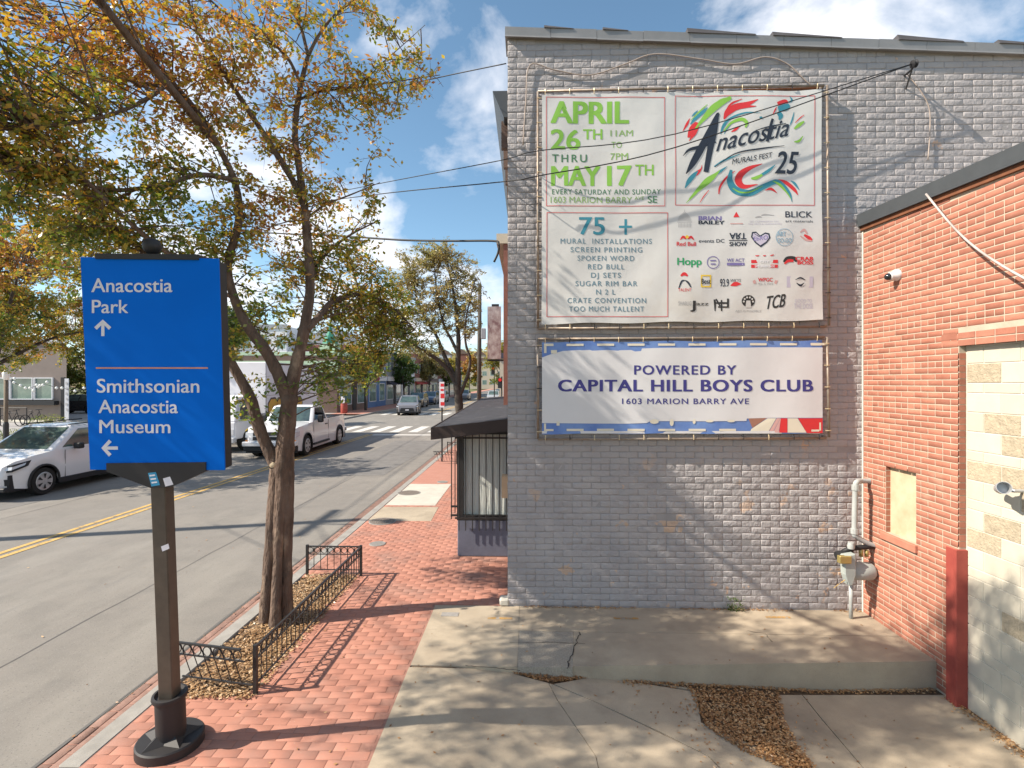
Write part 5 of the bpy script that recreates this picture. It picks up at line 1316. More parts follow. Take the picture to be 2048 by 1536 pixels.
t.limb(l3((915, 705, 19.9), (903, 680, 19.9), (890, 655, 20), (880, 620, 20), (872, 570, 20), (868, 520, 20)), [.07, .06, .05, .04, .03, .015])
t.limb(l3((920, 790, 20), (930, 765, 19.8), (938, 740, 19.6), (940, 715, 19.5), (932, 690, 19.4), (930, 650, 19.3), (940, 600, 19.2), (950, 560, 19.2)), [.08, .07, .06, .05, .045, .035, .025, .015])
for u, v, ru, rv, dn in ((800, 560, 40, 40, 1), (840, 530, 40, 40, 1), (880, 510, 45, 35, 1.1), (925, 530, 40, 35, 1), (860, 590, 50, 40, 1), (910, 590, 45, 40, 1), (945, 590, 25, 45, .9), (830, 640, 50, 35, 1), (890, 640, 45, 35, .9), (800, 690, 35, 30, .8), (850, 700, 45, 25, .6), (940, 650, 25, 30, .6), (780, 620, 30, 40, .8), (820, 500, 25, 20, .5)):
    t.pblob(u, v, 20, ru, rv, dn * 1.5, 50, dt=1.1, far=2.2)
t.done()
for x_, y_, lb_ in ((-16.4, 45.6, 'dark litter bin with a white notice by the far crossing'),):
    bn_ = thing('litter_bin', lb_, 'bin', (x_, y_, 0)); MB().lathe([(.26, 0), (.3, .1), (.3, .85), (.24, 1.0), (0, 1.02)], (x_, y_, 0), 12).build('bin_body', 'rust_red', bn_, smooth='auto'); MB().box(x_ - .16, x_ + .16, y_ - .33, y_ - .30, .9, 1.5).build('notice', 'sign_white', bn_)
# generic standing trees
def simple_tree(x, y, h, cr, leafm, label, seed, lsize=.13, dens=1.0, group=None, trunk_r=.2, base=0.0, low=.35, lp=60, blobs=22, bark='bark_far'):
    root = thing('street_tree', label, 'tree', (x, y, base), group)
    t = Tree(root, leafm, bark, lsize, seed); r = random.Random(seed)
    B0 = Vector((x, y, base - .1)); top = B0 + Vector((r.uniform(-.3, .3), r.uniform(-.3, .3), h * .8))
    t.limb([B0, B0.lerp(top, .3) + Vector((r.uniform(-.2, .2), 0, 0)), B0.lerp(top, .6), top], [trunk_r, trunk_r * .75, trunk_r * .45, trunk_r * .12], 8)
    for k in range(7):
        a = r.uniform(0, 6.28); s0 = B0.lerp(top, r.uniform(.28, .6)); e = Vector((x + math.cos(a) * cr * .75, y + math.sin(a) * cr * .75, base + h * r.uniform(.5, .9)))
        t.limb([s0, s0.lerp(e, .5) + Vector((0, 0, .3)), e], [trunk_r * .4, trunk_r * .25, trunk_r * .06], 6)
    for k in range(blobs):
        a = r.uniform(0, 6.28); rr_ = cr * math.sqrt(r.random()) * .85; zc = base + h * r.uniform(low, .95)
        f = 1 - .5 * max(0, (zc - base) / h - .6) / .4
        t.blob((x + math.cos(a) * rr_ * f, y + math.sin(a) * rr_ * f, zc), cr * .30, cr * .24, dens, lp, far=1.8)
    t.done(); return root

# ================================================================== WIRES AND WALL FITTINGS
q = aY(1808, 152, YW)
ins = thing('wire_anchor', 'dark insulator hook high on the grey wall where the wires end', 'wire anchor', q[:])
MB().tube([q, q + Vector((0, -.12, .0)), q + Vector((-.02, -.2, .02))], .012, 6).tube([q + Vector((.02, 0, -.16)), q + Vector((0, -.12, -.01))], .009, 5).build('hook', 'trim_black', ins)
MB().lathe([(.02, -.03), (.045, -.02), (.03, 0), (.045, .02), (.02, .03)], q + Vector((-.03, -.2, .02)), 10, Matrix.Rotation(rad(80), 3, 'Y')).build('insulator', 'cable_black', ins, smooth='auto')
AN = q + Vector((-.05, -.2, .02))
def wire(label, pts, r, m='cable_black', sag=None, name='overhead_wire', n=6):
    if sag is not None:
        a, b_ = pts; P = [a.lerp(b_, i / 16) - Vector((0, 0, sag * 4 * (i / 16) * (1 - i / 16))) for i in range(17)]
    else: P = [Vector(tuple(x)) for x in catmull(pts, n)]
    o = MB().tube(P, r, 5).build(name, m, smooth=True)
    if label: tag(o, label, 'wire')
    return o
wire('upper thin black wire crossing the large banner from the wall hook', [AN, aY(1350, 268, 6.0), aY(1080, 301, 6.0), aT(1000, 321, 6.3), aT(800, 359, 7.6), aT(560, 405, 11), aT(300, 450, 17)], .006)
wire('lower thin black wire crossing the large banner from the wall hook', [AN, aY(1350, 295, 5.98), aY(1080, 351, 5.98), aT(1000, 364, 6.2), aT(735, 391, 8), aT(500, 425, 12), aT(250, 470, 20)], .007)
wire('thin black wire through the tree top to the wall corner', [aY(1012, 127, YW - .02), aT(900, 150, 7), aT(700, 192, 8), aT(540, 205, 10), aT(300, 250, 16)], .007)
cb = wire('thick sagging black service cable ending in a drooping loop beside the wall', [aT(470, 462, 12), aT(580, 468, 10.5), aT(680, 472, 9.2), aT(800, 480, 8.2), aT(900, 482, 7.6), aT(985, 482, 7.2), aT(997, 488, 7.1), aT(996, 505, 7.1), aT(988, 524, 7.1)], .016)
wire('pale service cable running from the dark roof edge across the red wall', [aX(1852, 388, XR - .1), aX(1905, 452, XR - .1), aX(1960, 502, XR - .13), aX(2048, 556, XR - .16), aX(2150, 600, XR - .2)], .011, 'cable_white')
wire('brown cable looping along the top of the grey wall', [aY(u, v, YW - .03) for u, v in ((1046, 290), (1052, 200), (1060, 130), (1110, 140), (1180, 150), (1250, 128), (1310, 108), (1400, 118), (1470, 128), (1530, 114), (1575, 128), (1610, 160), (1650, 195))], .008, 'cable_tan', name='wall_cable')
wire('pale dangling cable hanging from the wall hook', [q + Vector((.02, -.03, 0)), aY(1840, 180, YW - .05), aY(1858, 215, YW - .04), aY(1860, 260, YW - .03), aY(1856, 320, YW - .03)], .007, 'cable_tan', name='wall_cable')
for k, (x, z, y1) in enumerate(((-12.5, 8.6, 60), (-12.2, 8.0, 60), (-3.0, 7.4, 33.7))):
    pass
wire('power line spanning the street out of view overhead', [Vector((-15.2, 7.9, 8.6)), Vector((-15.4, 60, 8.4))], .012, sag=.5)
wire('second power line spanning the street out of view overhead', [Vector((-15.2, 7.9, 7.6)), Vector((3, -6, 8.5))], .012, sag=.4)
wire('third power line crossing the street out of view overhead', [Vector((-15.2, 7.6, 9.3)), Vector((-2.5, -9, 8.6))], .014, sag=.35)
wire('fourth power line running along the far pavement overhead', [Vector((-14.9, 7.6, 9.3)), Vector((-13.5, 62, 9.0))], .014, sag=.6)
# utility pole with lamp left of the picture (its shadow crosses the road)
up = thing('utility_pole', 'wooden utility pole with a lamp arm on the far pavement, outside the picture', 'utility pole', (-15.2, 7.6, 0))
MB().tube([(-15.2, 7.6, 0), (-15.2, 7.6, 10.1)], [.17, .12], 12).build('pole', 'wood_post', up, smooth=True)
MB().box(-15.25, -15.15, 6.6, 8.6, 9.3, 9.42).build('crossarm', 'wood_post', up)
MB().tube([(-15.2, 7.6, 8.9), (-14.5, 7.45, 9.3), (-13.6, 7.3, 9.35)], .035, 8).build('lamp_arm', 'lamp_grey', up, smooth=True)
MB().lathe([(0, 0), (.16, .02), (.2, .1), (.1, .2), (0, .22)], (-13.4, 7.28, 9.25), 14).build('lamp_head', 'lamp_grey', up, smooth=True)
# utility pole far along the near pavement
c = aT(958, 848, 34)
up2 = thing('utility_pole', 'dark utility pole rising beside the distant street tree', 'utility pole', (c.x, c.y, 0))
MB().tube([(c.x, c.y, 0), (c.x + .05, c.y, 9.2)], [.16, .12], 10).build('pole', 'bark_far', up2, smooth=True)
MB().box(c.x + .15, c.x + .45, c.y - .2, c.y + .1, 5.6, 6.3).build('transformer', 'store_grey', up2, bevel=.03)
# projecting mural-like blade sign
a, b_ = aT(975, 613, 25), aT(1002, 718, 25)
bs_ = thing('blade_sign', 'tall narrow brown and white marbled sign hanging beyond the shop roof', 'sign', (a.x, a.y, b_.z))
MB().box(a.x, b_.x, a.y, a.y + .12, b_.z, a.z).build('panel', 'mural', bs_)
MB().box(a.x - .02, b_.x + .6, a.y + .03, a.y + .09, b_.z - .1, b_.z - .02).box(a.x + .2, b_.x - .1, a.y + .02, a.y + .1, a.z, a.z + .12).build('bracket', 'trim_black', bs_)
# parking sign
g = aT(884, 924, 17.7)
ps = thing('parking_sign', 'narrow white and red parking sign on a dark post in front of the far tree', 'sign', (g.x, g.y, 0))
MB().tube([(g.x, g.y, 0), (g.x, g.y, 2.75)], .028, 6).build('post', 'trim_black', ps)
PSp = Plane((g.x, g.y - .04, 2), (0, -1, 0))
MB().box(g.x - .085, g.x + .085, g.y - .04, g.y - .035, 1.86, 2.74).build('plate', 'sign_white', ps)
def zl(z): return 766 + F * (H0 - z) / 17.6
b = MB(); prect(b, PSp, 881, zl(2.68), 888, zl(2.58), .004); b.build('printed_bar', 'print_red', ps); b = MB(); prect(b, PSp, 881, zl(2.5), 887.5, zl(2.43), .004); b.build('printed_bar', 'print_red', ps)
b = MB(); prect(b, PSp, 881, zl(2.34), 889, zl(2.18), .004); prect(b, PSp, 881, zl(2.05), 889, zl(1.93), .004); b.build('printed_bar', 'print_red', ps)

# ================================================================== VEHICLES
def car(root, L, W, Hh, wb, ft, prof, belt, gh, paint, wr=.345, tw=.22, pickup=False, detail=True, glassm='car_glass'):
    """local frame: nose at x=0 pointing -x ... body runs along +x; y across; z up. prof: list of (x, z) of the hood/deck line; gh: greenhouse ((x_base0, x_top0, x_top1, x_base1), ztop, inset)"""
    xw = (ft, ft + wb); N = 72
    def top(x): return np.interp(x, [p[0] for p in prof], [p[1] for p in prof])
    def halfw(x, f):     # f: 0 sill .. 1 belt
        e = min(x, L - x); k = 1 - max(0, (.55 - e) / .55) ** 2 * .22
        return W / 2 * k * (1 - .03 * (1 - f) ** 2 - .055 * max(0, f - .55) / .45)
    b = MB(); rows = 7; grid = {}
    for s_ in (-1, 1):
        P = []
        for i in range(N + 1):
            x = L * i / N; zt = top(x); zb = .24 + .10 * (max(0, (.5 - x) / .5) + max(0, (x - L + .5) / .5))
            for w in xw:
                d = abs(x - w)
                if d < wr * 1.17: zb = max(zb, wr + math.sqrt((wr * 1.17) ** 2 - d * d))
            for j in range(rows):
                f = j / (rows - 1); z = zb + (zt - zb) * f
                P.append((x, s_ * halfw(x, f), z))
        grid[s_] = P
        fs = [(i * rows + j, (i + 1) * rows + j, (i + 1) * rows + j + 1, i * rows + j + 1) for i in range(N) for j in range(rows - 1)]
        if s_ > 0: fs = [f[::-1] for f in fs]
        b.add(P, fs)
    # top deck, front and rear
    V = []; 
    for i in range(N + 1):
        p, q2 = grid[-1][i * rows + rows - 1], grid[1][i * rows + rows - 1]
        for k in range(5):
            f = k / 4; cz = .035 * (1 - (2 * f - 1) ** 2) * (0 if pickup and p[0] > gh[0][3] else 1)
            V.append((p[0], p[1] + (q2[1] - p[1]) * f, p[2] + cz))
    b.add(V, [(i * 5 + k, i * 5 + k + 1, (i + 1) * 5 + k + 1, (i + 1) * 5 + k) for i in range(N) for k in range(4) if not (pickup and V[i * 5][0] > gh[0][3] + .1 and V[i * 5][0] < L - .1 and 0 <= k <= 3)])
    for i, fl in ((0, 1), (N, -1)):
        P = [grid[-1][i * rows + j] for j in range(rows)] + [grid[1][i * rows + j] for j in range(rows - 1, -1, -1)]
        b.poly(P if fl < 0 else P[::-1])
    # greenhouse shell
    (xb0, xt0, xt1, xb1), zt, ins_ = gh
    zb = belt; wb2 = W / 2 * .945; wt = W / 2 - ins_
    body = b.build('body', paint, root, smooth='auto', local=True, angle=38)
    R2 = MB()
    ring = lambda x0, x1, hw, z: [(x0, -hw * .93, z), (x0 + .05, -hw, z), (x1 - .05, -hw, z), (x1, -hw * .93, z), (x1, hw * .93, z), (x1 - .05, hw, z), (x0 + .05, hw, z), (x0, hw * .93, z)]
    A = ring(xb0, xb1, wb2, zb); B_ = ring(xt0, xt1, wt, zt - .05); C_ = ring(xt0 + .12, xt1 - .10, wt - .12, zt)
    R2.add(A + B_ + C_, [(i, (i + 1) % 8, 8 + (i + 1) % 8, 8 + i) for i in range(8) if not (pickup and i == 1)] + [(8 + i, 8 + (i + 1) % 8, 16 + (i + 1) % 8, 16 + i) for i in range(8)] + [tuple(range(16, 24))])
    R2.build('roof', paint, root, smooth='auto', local=True, angle=40, bevel=.02)
    def on(a, b2, c, d, off):  # quad panel slightly proud
        n = (Vector(b2) - Vector(a)).cross(Vector(d) - Vector(a)).normalized() * off
        return [Vector(p) + n for p in (a, b2, c, d)]
    def lerp3(a, c, f): return tuple(a[i] + (c[i] - a[i]) * f for i in range(3))
    def quadsub(P0, P1, P2, P3, u0, u1, v0, v1):
        bot = lambda u: lerp3(P0, P1, u); tp = lambda u: lerp3(P3, P2, u); q_ = lambda u, v: lerp3(bot(u), tp(u), v)
        return q_(u0, v0), q_(u1, v0), q_(u1, v1), q_(u0, v1)
    if pickup:
        b = MB()
        for u0, u1, v0, v1 in ((0, .08, 0, 1), (.93, 1, 0, 1), (.08, .93, 0, .10), (.08, .93, .90, 1)): b.poly(quadsub(A[1], A[2], B_[2], B_[1], u0, u1, v0, v1))
        b.build('window_frame', paint, root, local=True)
        MB().box(gh[0][3] - .32, gh[0][3] - .2, -W / 2 + .2, W / 2 - .2, .9, 1.55).box(gh[0][0] + .2, gh[0][3] - .1, -W / 2 + .15, W / 2 - .15, 1.22, 1.255).build('seat_back', 'trim_black', root, local=True)
    qf = quadsub(A[7], A[0], B_[0], B_[7], .04, .96, .08, .97)
    MB().poly(on(*qf, .006)).build('windscreen', glassm, root, local=True)
    qr = quadsub(A[3], A[4], B_[4], B_[3], .06, .94, .12, .92); MB().poly(on(*qr, .006)).build('rear_window', glassm, root, local=True)
    splits = [(.075, .47), (.50, .80), (.83, .95)] if not pickup else ([(.08, .93)] if xb1 - xb0 < 2.2 else [(.07, .50), (.54, .92)])
    for s_ in (0, 1):
        P0, P1, P2, P3 = (A[1], A[2], B_[2], B_[1]) if s_ == 0 else (A[6], A[5], B_[5], B_[6])
        if pickup and s_ == 0: continue
        for u0, u1 in splits:
            qq = quadsub(P0, P1, P2, P3, u0, u1, .10, .90)
            MB().poly(on(*(qq if s_ == 0 else qq), .006 if s_ == 0 else -.006)).build('side_window', glassm, root, local=True)
    # wheels, arches
    for x in xw:
        for s_ in (-1, 1):
            wbm = MB(); Rm = Matrix.Rotation(rad(90), 3, 'X')
            wbm.lathe([(wr * .62, -tw / 2), (wr * .93, -tw / 2), (wr, -tw / 2 + .03), (wr, tw / 2 - .03), (wr * .93, tw / 2), (wr * .62, tw / 2)], (x, s_ * (W / 2 - tw / 2 - .01), wr), 28, Rm)
            ty = wbm.build('wheel', 'tyre', root, smooth='auto', local=True)
            if detail:
                yo = s_ * (W / 2 - .006); rm = MB(); rm.lathe([(0, .012), (wr * .2, .012), (wr * .55, .002), (wr * .63, .008), (wr * .66, .0), (wr * .66, -.02)], (x, yo, wr), 24, Rm if s_ < 0 else Matrix.Rotation(rad(-90), 3, 'X'))
                rm.build('rim', 'rim_silver', ty, smooth='auto', local=True)
                sp = MB()
                for k in range(6):
                    a_ = k * math.pi / 3 + .5; sp.add([(x + math.cos(a_ + d) * wr * rr_, yo + s_ * .016, wr + math.sin(a_ + d) * wr * rr_) for rr_, d in ((.22, -.10), (.22, .10), (.56, .20), (.56, -.20))], [(0, 1, 2, 3)])
                sp.build('wheel_slot', 'trim_black', ty, local=True)
                ar = MB(); pts = [(x + math.cos(a_) * wr * 1.19, s_ * (halfw(x + math.cos(a_) * wr * 1.19, .5) + .004), wr + math.sin(a_) * wr * 1.19) for a_ in np.linspace(-.3, math.pi + .3, 18)]
                ar.tube(pts, .028, 6).build('arch_trim', 'trim_black', root, smooth=True, local=True)
    MB().box(.12, L - .12, -W / 2 + .09, W / 2 - .09, .22, .62).build('underbody', 'trim_black', root, local=True)
    return halfw, top, A, B_
def seam(root, halfw, x, z0, z1, W):
    MB().box(x - .004, x + .004, -halfw(x, .6) - .004, -halfw(x, .6) + .02, z0, z1).build('door_seam', 'trim_black', root, local=True)
def suv(name, label, x, y, rz, paint, group=None, detail=True, z=RZ):
    root = thing(name, label, 'car', (x, y, z), group, rz); L, W, Hh, wb, ft = 4.6, 1.86, 1.69, 2.69, .93
    prof = [(0, .62), (.04, .80), (.25, .93), (.7, 1.02), (1.25, 1.08), (1.6, 1.09), (3.9, 1.12), (4.35, 1.10), (4.58, 1.0), (4.6, .8)]
    hw, top, A, B_ = car(root, L, W, Hh, wb, ft, prof, 1.07, ((1.12, 1.98, 3.95, 4.42), 1.68, .20), paint, detail=detail)
    if detail:
        for s_ in (-1, 1):
            y0 = s_ * W / 2
            MB().hexa([(.055, s_ * .60, .72), (.115, s_ * .90, .75), (.40, s_ * .94, .83), (.40, s_ * .88, .83)], [(.085, s_ * .60, .79), (.15, s_ * .89, .82), (.46, s_ * .925, .88), (.42, s_ * .84, .88)]).build('headlight', 'headlight', root, local=True)
            MB().hexa([(.07, s_ * .56, .66), (.13, s_ * .905, .70), (.50, s_ * .93, .80), (.46, s_ * .86, .80)], [(.10, s_ * .56, .82), (.16, s_ * .885, .86), (.60, s_ * .91, .925), (.5, s_ * .80, .90)]).build('lamp_surround', 'trim_black', root, local=True)
            MB().hexa([(.03, s_ * .66, .38), (.12, s_ * .84, .38), (.14, s_ * .84, .40), (.05, s_ * .66, .40)], [(.03, s_ * .70, .54), (.12, s_ * .86, .52), (.14, s_ * .86, .52), (.05, s_ * .7, .54)]).build('fog_vent', 'trim_black', root, local=True)
            MB().box(1.72, 1.90, s_ * .93, s_ * 1.13, 1.06, 1.22).build('mirror', 'trim_black', root, bevel=.03, local=True)
            MB().box(1.32, 3.22, s_ * .90, s_ * .95, .22, .36).build('sill_cladding', 'trim_black', root, bevel=.01, local=True)
            for q_ in (2.55, 3.45): MB().box(q_, q_ + .18, s_ * .925, s_ * .955, .98, 1.01).build('door_handle', paint, root, local=True)
            MB().tube([(1.9, s_ * .66, 1.70), (3.8, s_ * .66, 1.72)], .018, 5).build('roof_rail', 'trim_black', root, local=True)
        for x_ in (1.52, 2.52, 3.42): 
            for s_ in (-1, 1): MB().box(x_ - .004, x_ + .004, s_ * (hw(x_, .6) - .01), s_ * (hw(x_, .6) + .002), .36, 1.06).build('door_seam', 'trim_black', root, local=True)
        MB().hexa([(-.015, -.62, .36), (-.015, .62, .36), (.05, .62, .36), (.05, -.62, .36)], [(-.0, -.52, .66), (-.0, .52, .66), (.05, .52, .66), (.05, -.52, .66)]).build('grille', 'trim_black', root, local=True)
        MB().box(-.02, .12, -.86, .86, .24, .34).build('bumper_trim', 'trim_black', root, bevel=.02, local=True)
        MB().box(-.03, -.01, -.15, .15, .44, .54).build('number_plate', 'sign_white', root, local=True)
    return root
RN = rad(90)      # nose towards -Y (towards the camera)
def nose_minus_y(xc, yn): return (xc, yn)
# local +x runs from nose to tail; rotating by +90 deg sends +x to +Y, so the nose points at the camera end
suv('white_suv', 'white SUV with black wheel arches driving past behind the blue sign', -13.12, 11.72, RN, 'car_white')
pk = thing('white_pickup', 'white pickup truck with its driver visible, crossing the centre line', 'pickup truck', (-9.52, 18.75, RZ), None, RN + rad(2.6))
L, W = 6.1, 2.05
hw, top, A, B_ = car(pk, L, W, 1.92, 3.9, 1.0, [(0, .80), (.05, 1.05), (.3, 1.16), (1.3, 1.24), (1.7, 1.26), (3.35, 1.28), (3.4, 1.30), (6.0, 1.30), (6.1, 1.22)], 1.24, ((1.62, 2.15, 3.15, 3.42), 1.91, .20), 'car_white', wr=.40, tw=.27, pickup=True)
for s_ in (-1, 1):
    MB().hexa([(-.012, s_ * .60, .80), (.05, s_ * .93, .80), (.3, s_ * .985, .84), (.3, s_ * .9, .84)], [(.0, s_ * .62, .98), (.06, s_ * .91, .98), (.36, s_ * .97, 1.0), (.3, s_ * .9, 1.0)]).build('headlight', 'headlight', pk, local=True)
    MB().box(.05, .09, s_ * .74, s_ * .93, .62, .70).build('fog_lamp', 'lamp_amber', pk, local=True)
    MB().box(1.95, 2.12, s_ * 1.05, s_ * 1.26, 1.22, 1.52).build('mirror', 'trim_black', pk, bevel=.03, local=True)
    MB().box(1.6, 3.4, s_ * .97, s_ * 1.07, .34, .42).build('side_step', 'trim_black', pk, bevel=.01, local=True)
    for x_ in (1.66, 3.38): MB().box(x_ - .005, x_ + .005, s_ * (hw(x_, .6) - .01), s_ * (hw(x_, .6) + .003), .46, 1.24).build('door_seam', 'trim_black', pk, local=True)
    MB().box(3.0, 3.22, s_ * 1.005, s_ * 1.035, 1.06, 1.10).build('door_handle', 'trim_black', pk, local=True)
    MB().box(3.5, 6.05, s_ * .90, s_ * .965, 1.29, 1.325).build('bed_rail', 'trim_black', pk, local=True)
MB().box(3.46, 6.0, -.88, .88, .70, .74).box(3.46, 3.5, -.88, .88, .74, 1.28).build('bed_floor', 'trim_black', pk, local=True)
MB().hexa([(-.03, -.62, .70), (-.03, .62, .70), (.05, .62, .70), (.05, -.62, .70)], [(-.005, -.60, 1.0), (-.005, .60, 1.0), (.05, .60, 1.0), (.05, -.60, 1.0)]).build('grille', 'trim_black', pk, local=True)
MB().box(-.05, -.02, -.60, .60, .83, .87).build('grille_bar', 'rim_silver', pk, local=True)
MB().box(-.10, .18, -.98, .98, .48, .66).build('front_bumper', 'car_white', pk, bevel=.03, local=True)
MB().box(-.06, .3, -.94, .94, .30, .47).build('lower_bumper', 'trim_black', pk, bevel=.03, local=True)
MB().box(6.08, 6.22, -.95, .95, .50, .68).build('rear_bumper', 'rim_silver', pk, bevel=.03, local=True)
# driver, leaning an arm on the open window
def person_body(name, joints, edges, parent, m, sub=2):
    me = bpy.data.meshes.new(name); me.from_pydata([j[0] for j in joints], edges, [])
    o = link_mesh(name, me, parent); me.materials.append(MATS[m])
    sk = o.modifiers.new('skin', 'SKIN'); 
    for v, j in zip(me.skin_vertices[0].data if me.skin_vertices else [], joints): v.radius = (j[1], j[2])
    ss = o.modifiers.new('sub', 'SUBSURF'); ss.levels = sub; ss.render_levels = sub
    return o
# vehicles' local axes: the near side (towards +X of the street) is local -y
dr = thing('person', 'driver in a light blue shirt with an arm on the pickup window', 'person', (-9.52, 18.75, RZ), None, RN + rad(2.6))
J = [((2.95, -.52, .95), .17, .20), ((2.90, -.52, 1.20), .15, .20), ((2.86, -.53, 1.40), .13, .19), ((2.82, -.54, 1.50), .06, .06), ((2.79, -.55, 1.56), .085, .075), ((2.78, -.55, 1.62), .05, .05),
     ((2.80, -.74, 1.42), .07, .07), ((2.66, -.99, 1.34), .055, .055), ((2.42, -1.07, 1.36), .045, .045), ((2.30, -1.08, 1.38), .035, .03),
     ((2.84, -.22, 1.40), .065, .065), ((2.65, -.14, 1.22), .05, .05), ((2.40, -.22, 1.25), .04, .04)]
me = bpy.data.meshes.new('body'); me.from_pydata([j[0] for j in J], [(0, 1), (1, 2), (2, 3), (3, 4), (4, 5), (2, 6), (6, 7), (7, 8), (8, 9), (2, 10), (10, 11), (11, 12)], [])
o = link_mesh('body', me, dr); me.materials.append(MATS['shirt_blue']); o.modifiers.new('skin', 'SKIN')
for v, j in zip(me.skin_vertices[0].data, J): v.radius = (j[1], j[2])
me.skin_vertices[0].data[0].use_root = True
o.modifiers.new('sub', 'SUBSURF').levels = 1
MB().lathe([(0, -.12), (.05, -.11), (.078, -.04), (.085, .03), (.07, .09), (0, .125)], (2.765, -.55, 1.66), 14).build('head', 'skin', dr, smooth=True, local=True)
MB().lathe([(.092, .02), (.09, .06), (.06, .11), (0, .135)], (2.785, -.55, 1.665), 14).build('hair', 'hair_dark', dr, smooth=True, local=True)
MB().lathe([(0, -.09), (.035, -.07), (.04, 0), (.03, .06), (0, .08)], (2.25, -1.09, 1.385), 8, Matrix.Rotation(rad(90), 3, 'Y')).build('hand', 'skin', dr, smooth=True, local=True)
# box truck
bt = thing('box_truck', 'white box truck with yellow graffiti parked at the far kerb', 'box truck', (-12.75, 20.3, RZ), None, RN)
MB().hexa([(0.0, -1.05, .55), (0.0, 1.05, .55), (1.9, 1.05, .55), (1.9, -1.05, .55)], [(-.0, -1.03, 1.25), (-.0, 1.03, 1.25), (1.9, 1.05, 1.25), (1.9, -1.05, 1.25)]).hexa([(0.02, -1.03, 1.25), (0.02, 1.03, 1.25), (1.9, 1.04, 1.25), (1.9, -1.04, 1.25)], [(.42, -.90, 2.25), (.42, .90, 2.25), (1.88, .94, 2.3), (1.88, -.94, 2.3)]).build('cab', 'truck_white', bt, bevel=.05, seg=2, local=True)
MB().poly([(.065, -.92, 1.34), (.405, -.82, 2.12), (.405, .82, 2.12), (.065, .92, 1.34)][::-1]).build('windscreen', 'car_glass', bt, local=True)
for s_ in (-1, 1):
    MB().poly([(.45, s_ * 1.045, 1.32), (1.45, s_ * 1.052, 1.32), (1.45, s_ * .965, 2.12), (.75, s_ * .957, 2.12)]).build('side_window', 'car_glass', bt, local=True)
    MB().box(.20, .34, s_ * 1.12, s_ * 1.34, 1.35, 1.85).box(.26, .30, s_ * 1.0, s_ * 1.14, 1.5, 1.54).build('mirror', 'trim_black', bt, local=True)
    MB().box(1.48, 1.52, s_ * 1.04, s_ * 1.06, .6, 2.1).build('door_seam', 'trim_black', bt, local=True)
    MB().box(1.28, 1.36, s_ * 1.045, s_ * 1.08, .98, 1.22).build('door_handle', 'trim_black', bt, local=True)
    MB().box(-.03, .02, s_ * .7, s_ * .98, .72, .95).build('headlight', 'headlight', bt, local=True)
    for x_ in (.95, 5.9):
        w_ = MB().lathe([(.25, -.14), (.42, -.14), (.45, -.1), (.45, .1), (.42, .14), (.25, .14)], (x_, s_ * .93, .45), 24, Matrix.Rotation(rad(90), 3, 'X')).build('wheel', 'tyre', bt, smooth='auto', local=True)
        MB().lathe([(0, 0), (.1, .02), (.25, 0)], (x_, s_ * 1.075, .45), 18, Matrix.Rotation(rad(90), 3, 'X')).build('rim', 'rim_silver', w_, local=True)
MB().box(-.12, .1, -1.05, 1.05, .42, .62).build('bumper', 'truck_grey', bt, bevel=.02, local=True)
MB().box(-.02, .0, -.6, .6, .7, 1.05).build('grille', 'trim_black', bt, local=True)
MB().box(.6, 7.4, -.45, .45, .45, .72).box(2.2, 3.6, -1.05, -.5, .45, .85).build('chassis', 'trim_black', bt, local=True)
MB().box(1.55, 1.95, -1.08, -.9, .42, .5).box(1.5, 2.0, -1.10, -.9, .26, .32).build('cab_step', 'truck_grey', bt, local=True)
MB().box(2.1, 7.7, -1.2, 1.2, .80, 3.75).build('cargo_box', 'truck_white', bt, bevel=.03, local=True)
MB().box(2.08, 7.72, -1.215, -1.2, .80, .88).box(2.08, 7.72, -1.215, -1.2, 3.67, 3.76).box(2.08, 2.15, -1.215, -1.2, .88, 3.67).box(7.65, 7.72, -1.215, -1.2, .88, 3.67).build('box_rail', 'truck_grey', bt, local=True)
PT = lambda x, z: (x, -1.206, z)
def blobpoly(cx, cz, rx, rz, n=18, seed=0, off=0):
    r = random.Random(seed); return [(cx + rx * math.cos(w) * r.uniform(.92, 1.05), -1.205 - off, cz + rz * math.sin(w) * r.uniform(.9, 1.05)) for w in [2 * math.pi * i / n for i in range(n)]]
for i, (cx, w_) in enumerate(((2.75, .42), (3.45, .36), (4.1, .36), (4.75, .38), (5.4, .36))):
    o_ = MB(); o_.poly([(x, -1.204, z) for x, z in ((cx - w_ - .05, 1.02), (cx + w_ + .05, 1.02), (cx + w_ + .06, 1.95), (cx + w_ * .5, 2.18), (cx - w_ * .5, 2.16), (cx - w_ - .06, 1.92))]); o_.build('graffiti_outline', 'graffiti_line', bt, local=True)
    o_ = MB(); o_.poly([(x, -1.208, z) for x, z in ((cx - w_ + .02, 1.08), (cx + w_ - .02, 1.08), (cx + w_ - .01, 1.92), (cx + w_ * .4, 2.1), (cx - w_ * .45, 2.08), (cx - w_ + .01, 1.88))]); o_.build('graffiti_letter', 'graffiti_yellow', bt, local=True)
    o_ = MB(); o_.poly([(x, -1.211, z) for x, z in ((cx - .05, 1.3), (cx + .04, 1.3), (cx + .05, 1.8), (cx - .04, 1.78))]); o_.build('graffiti_mark', 'graffiti_line', bt, local=True)
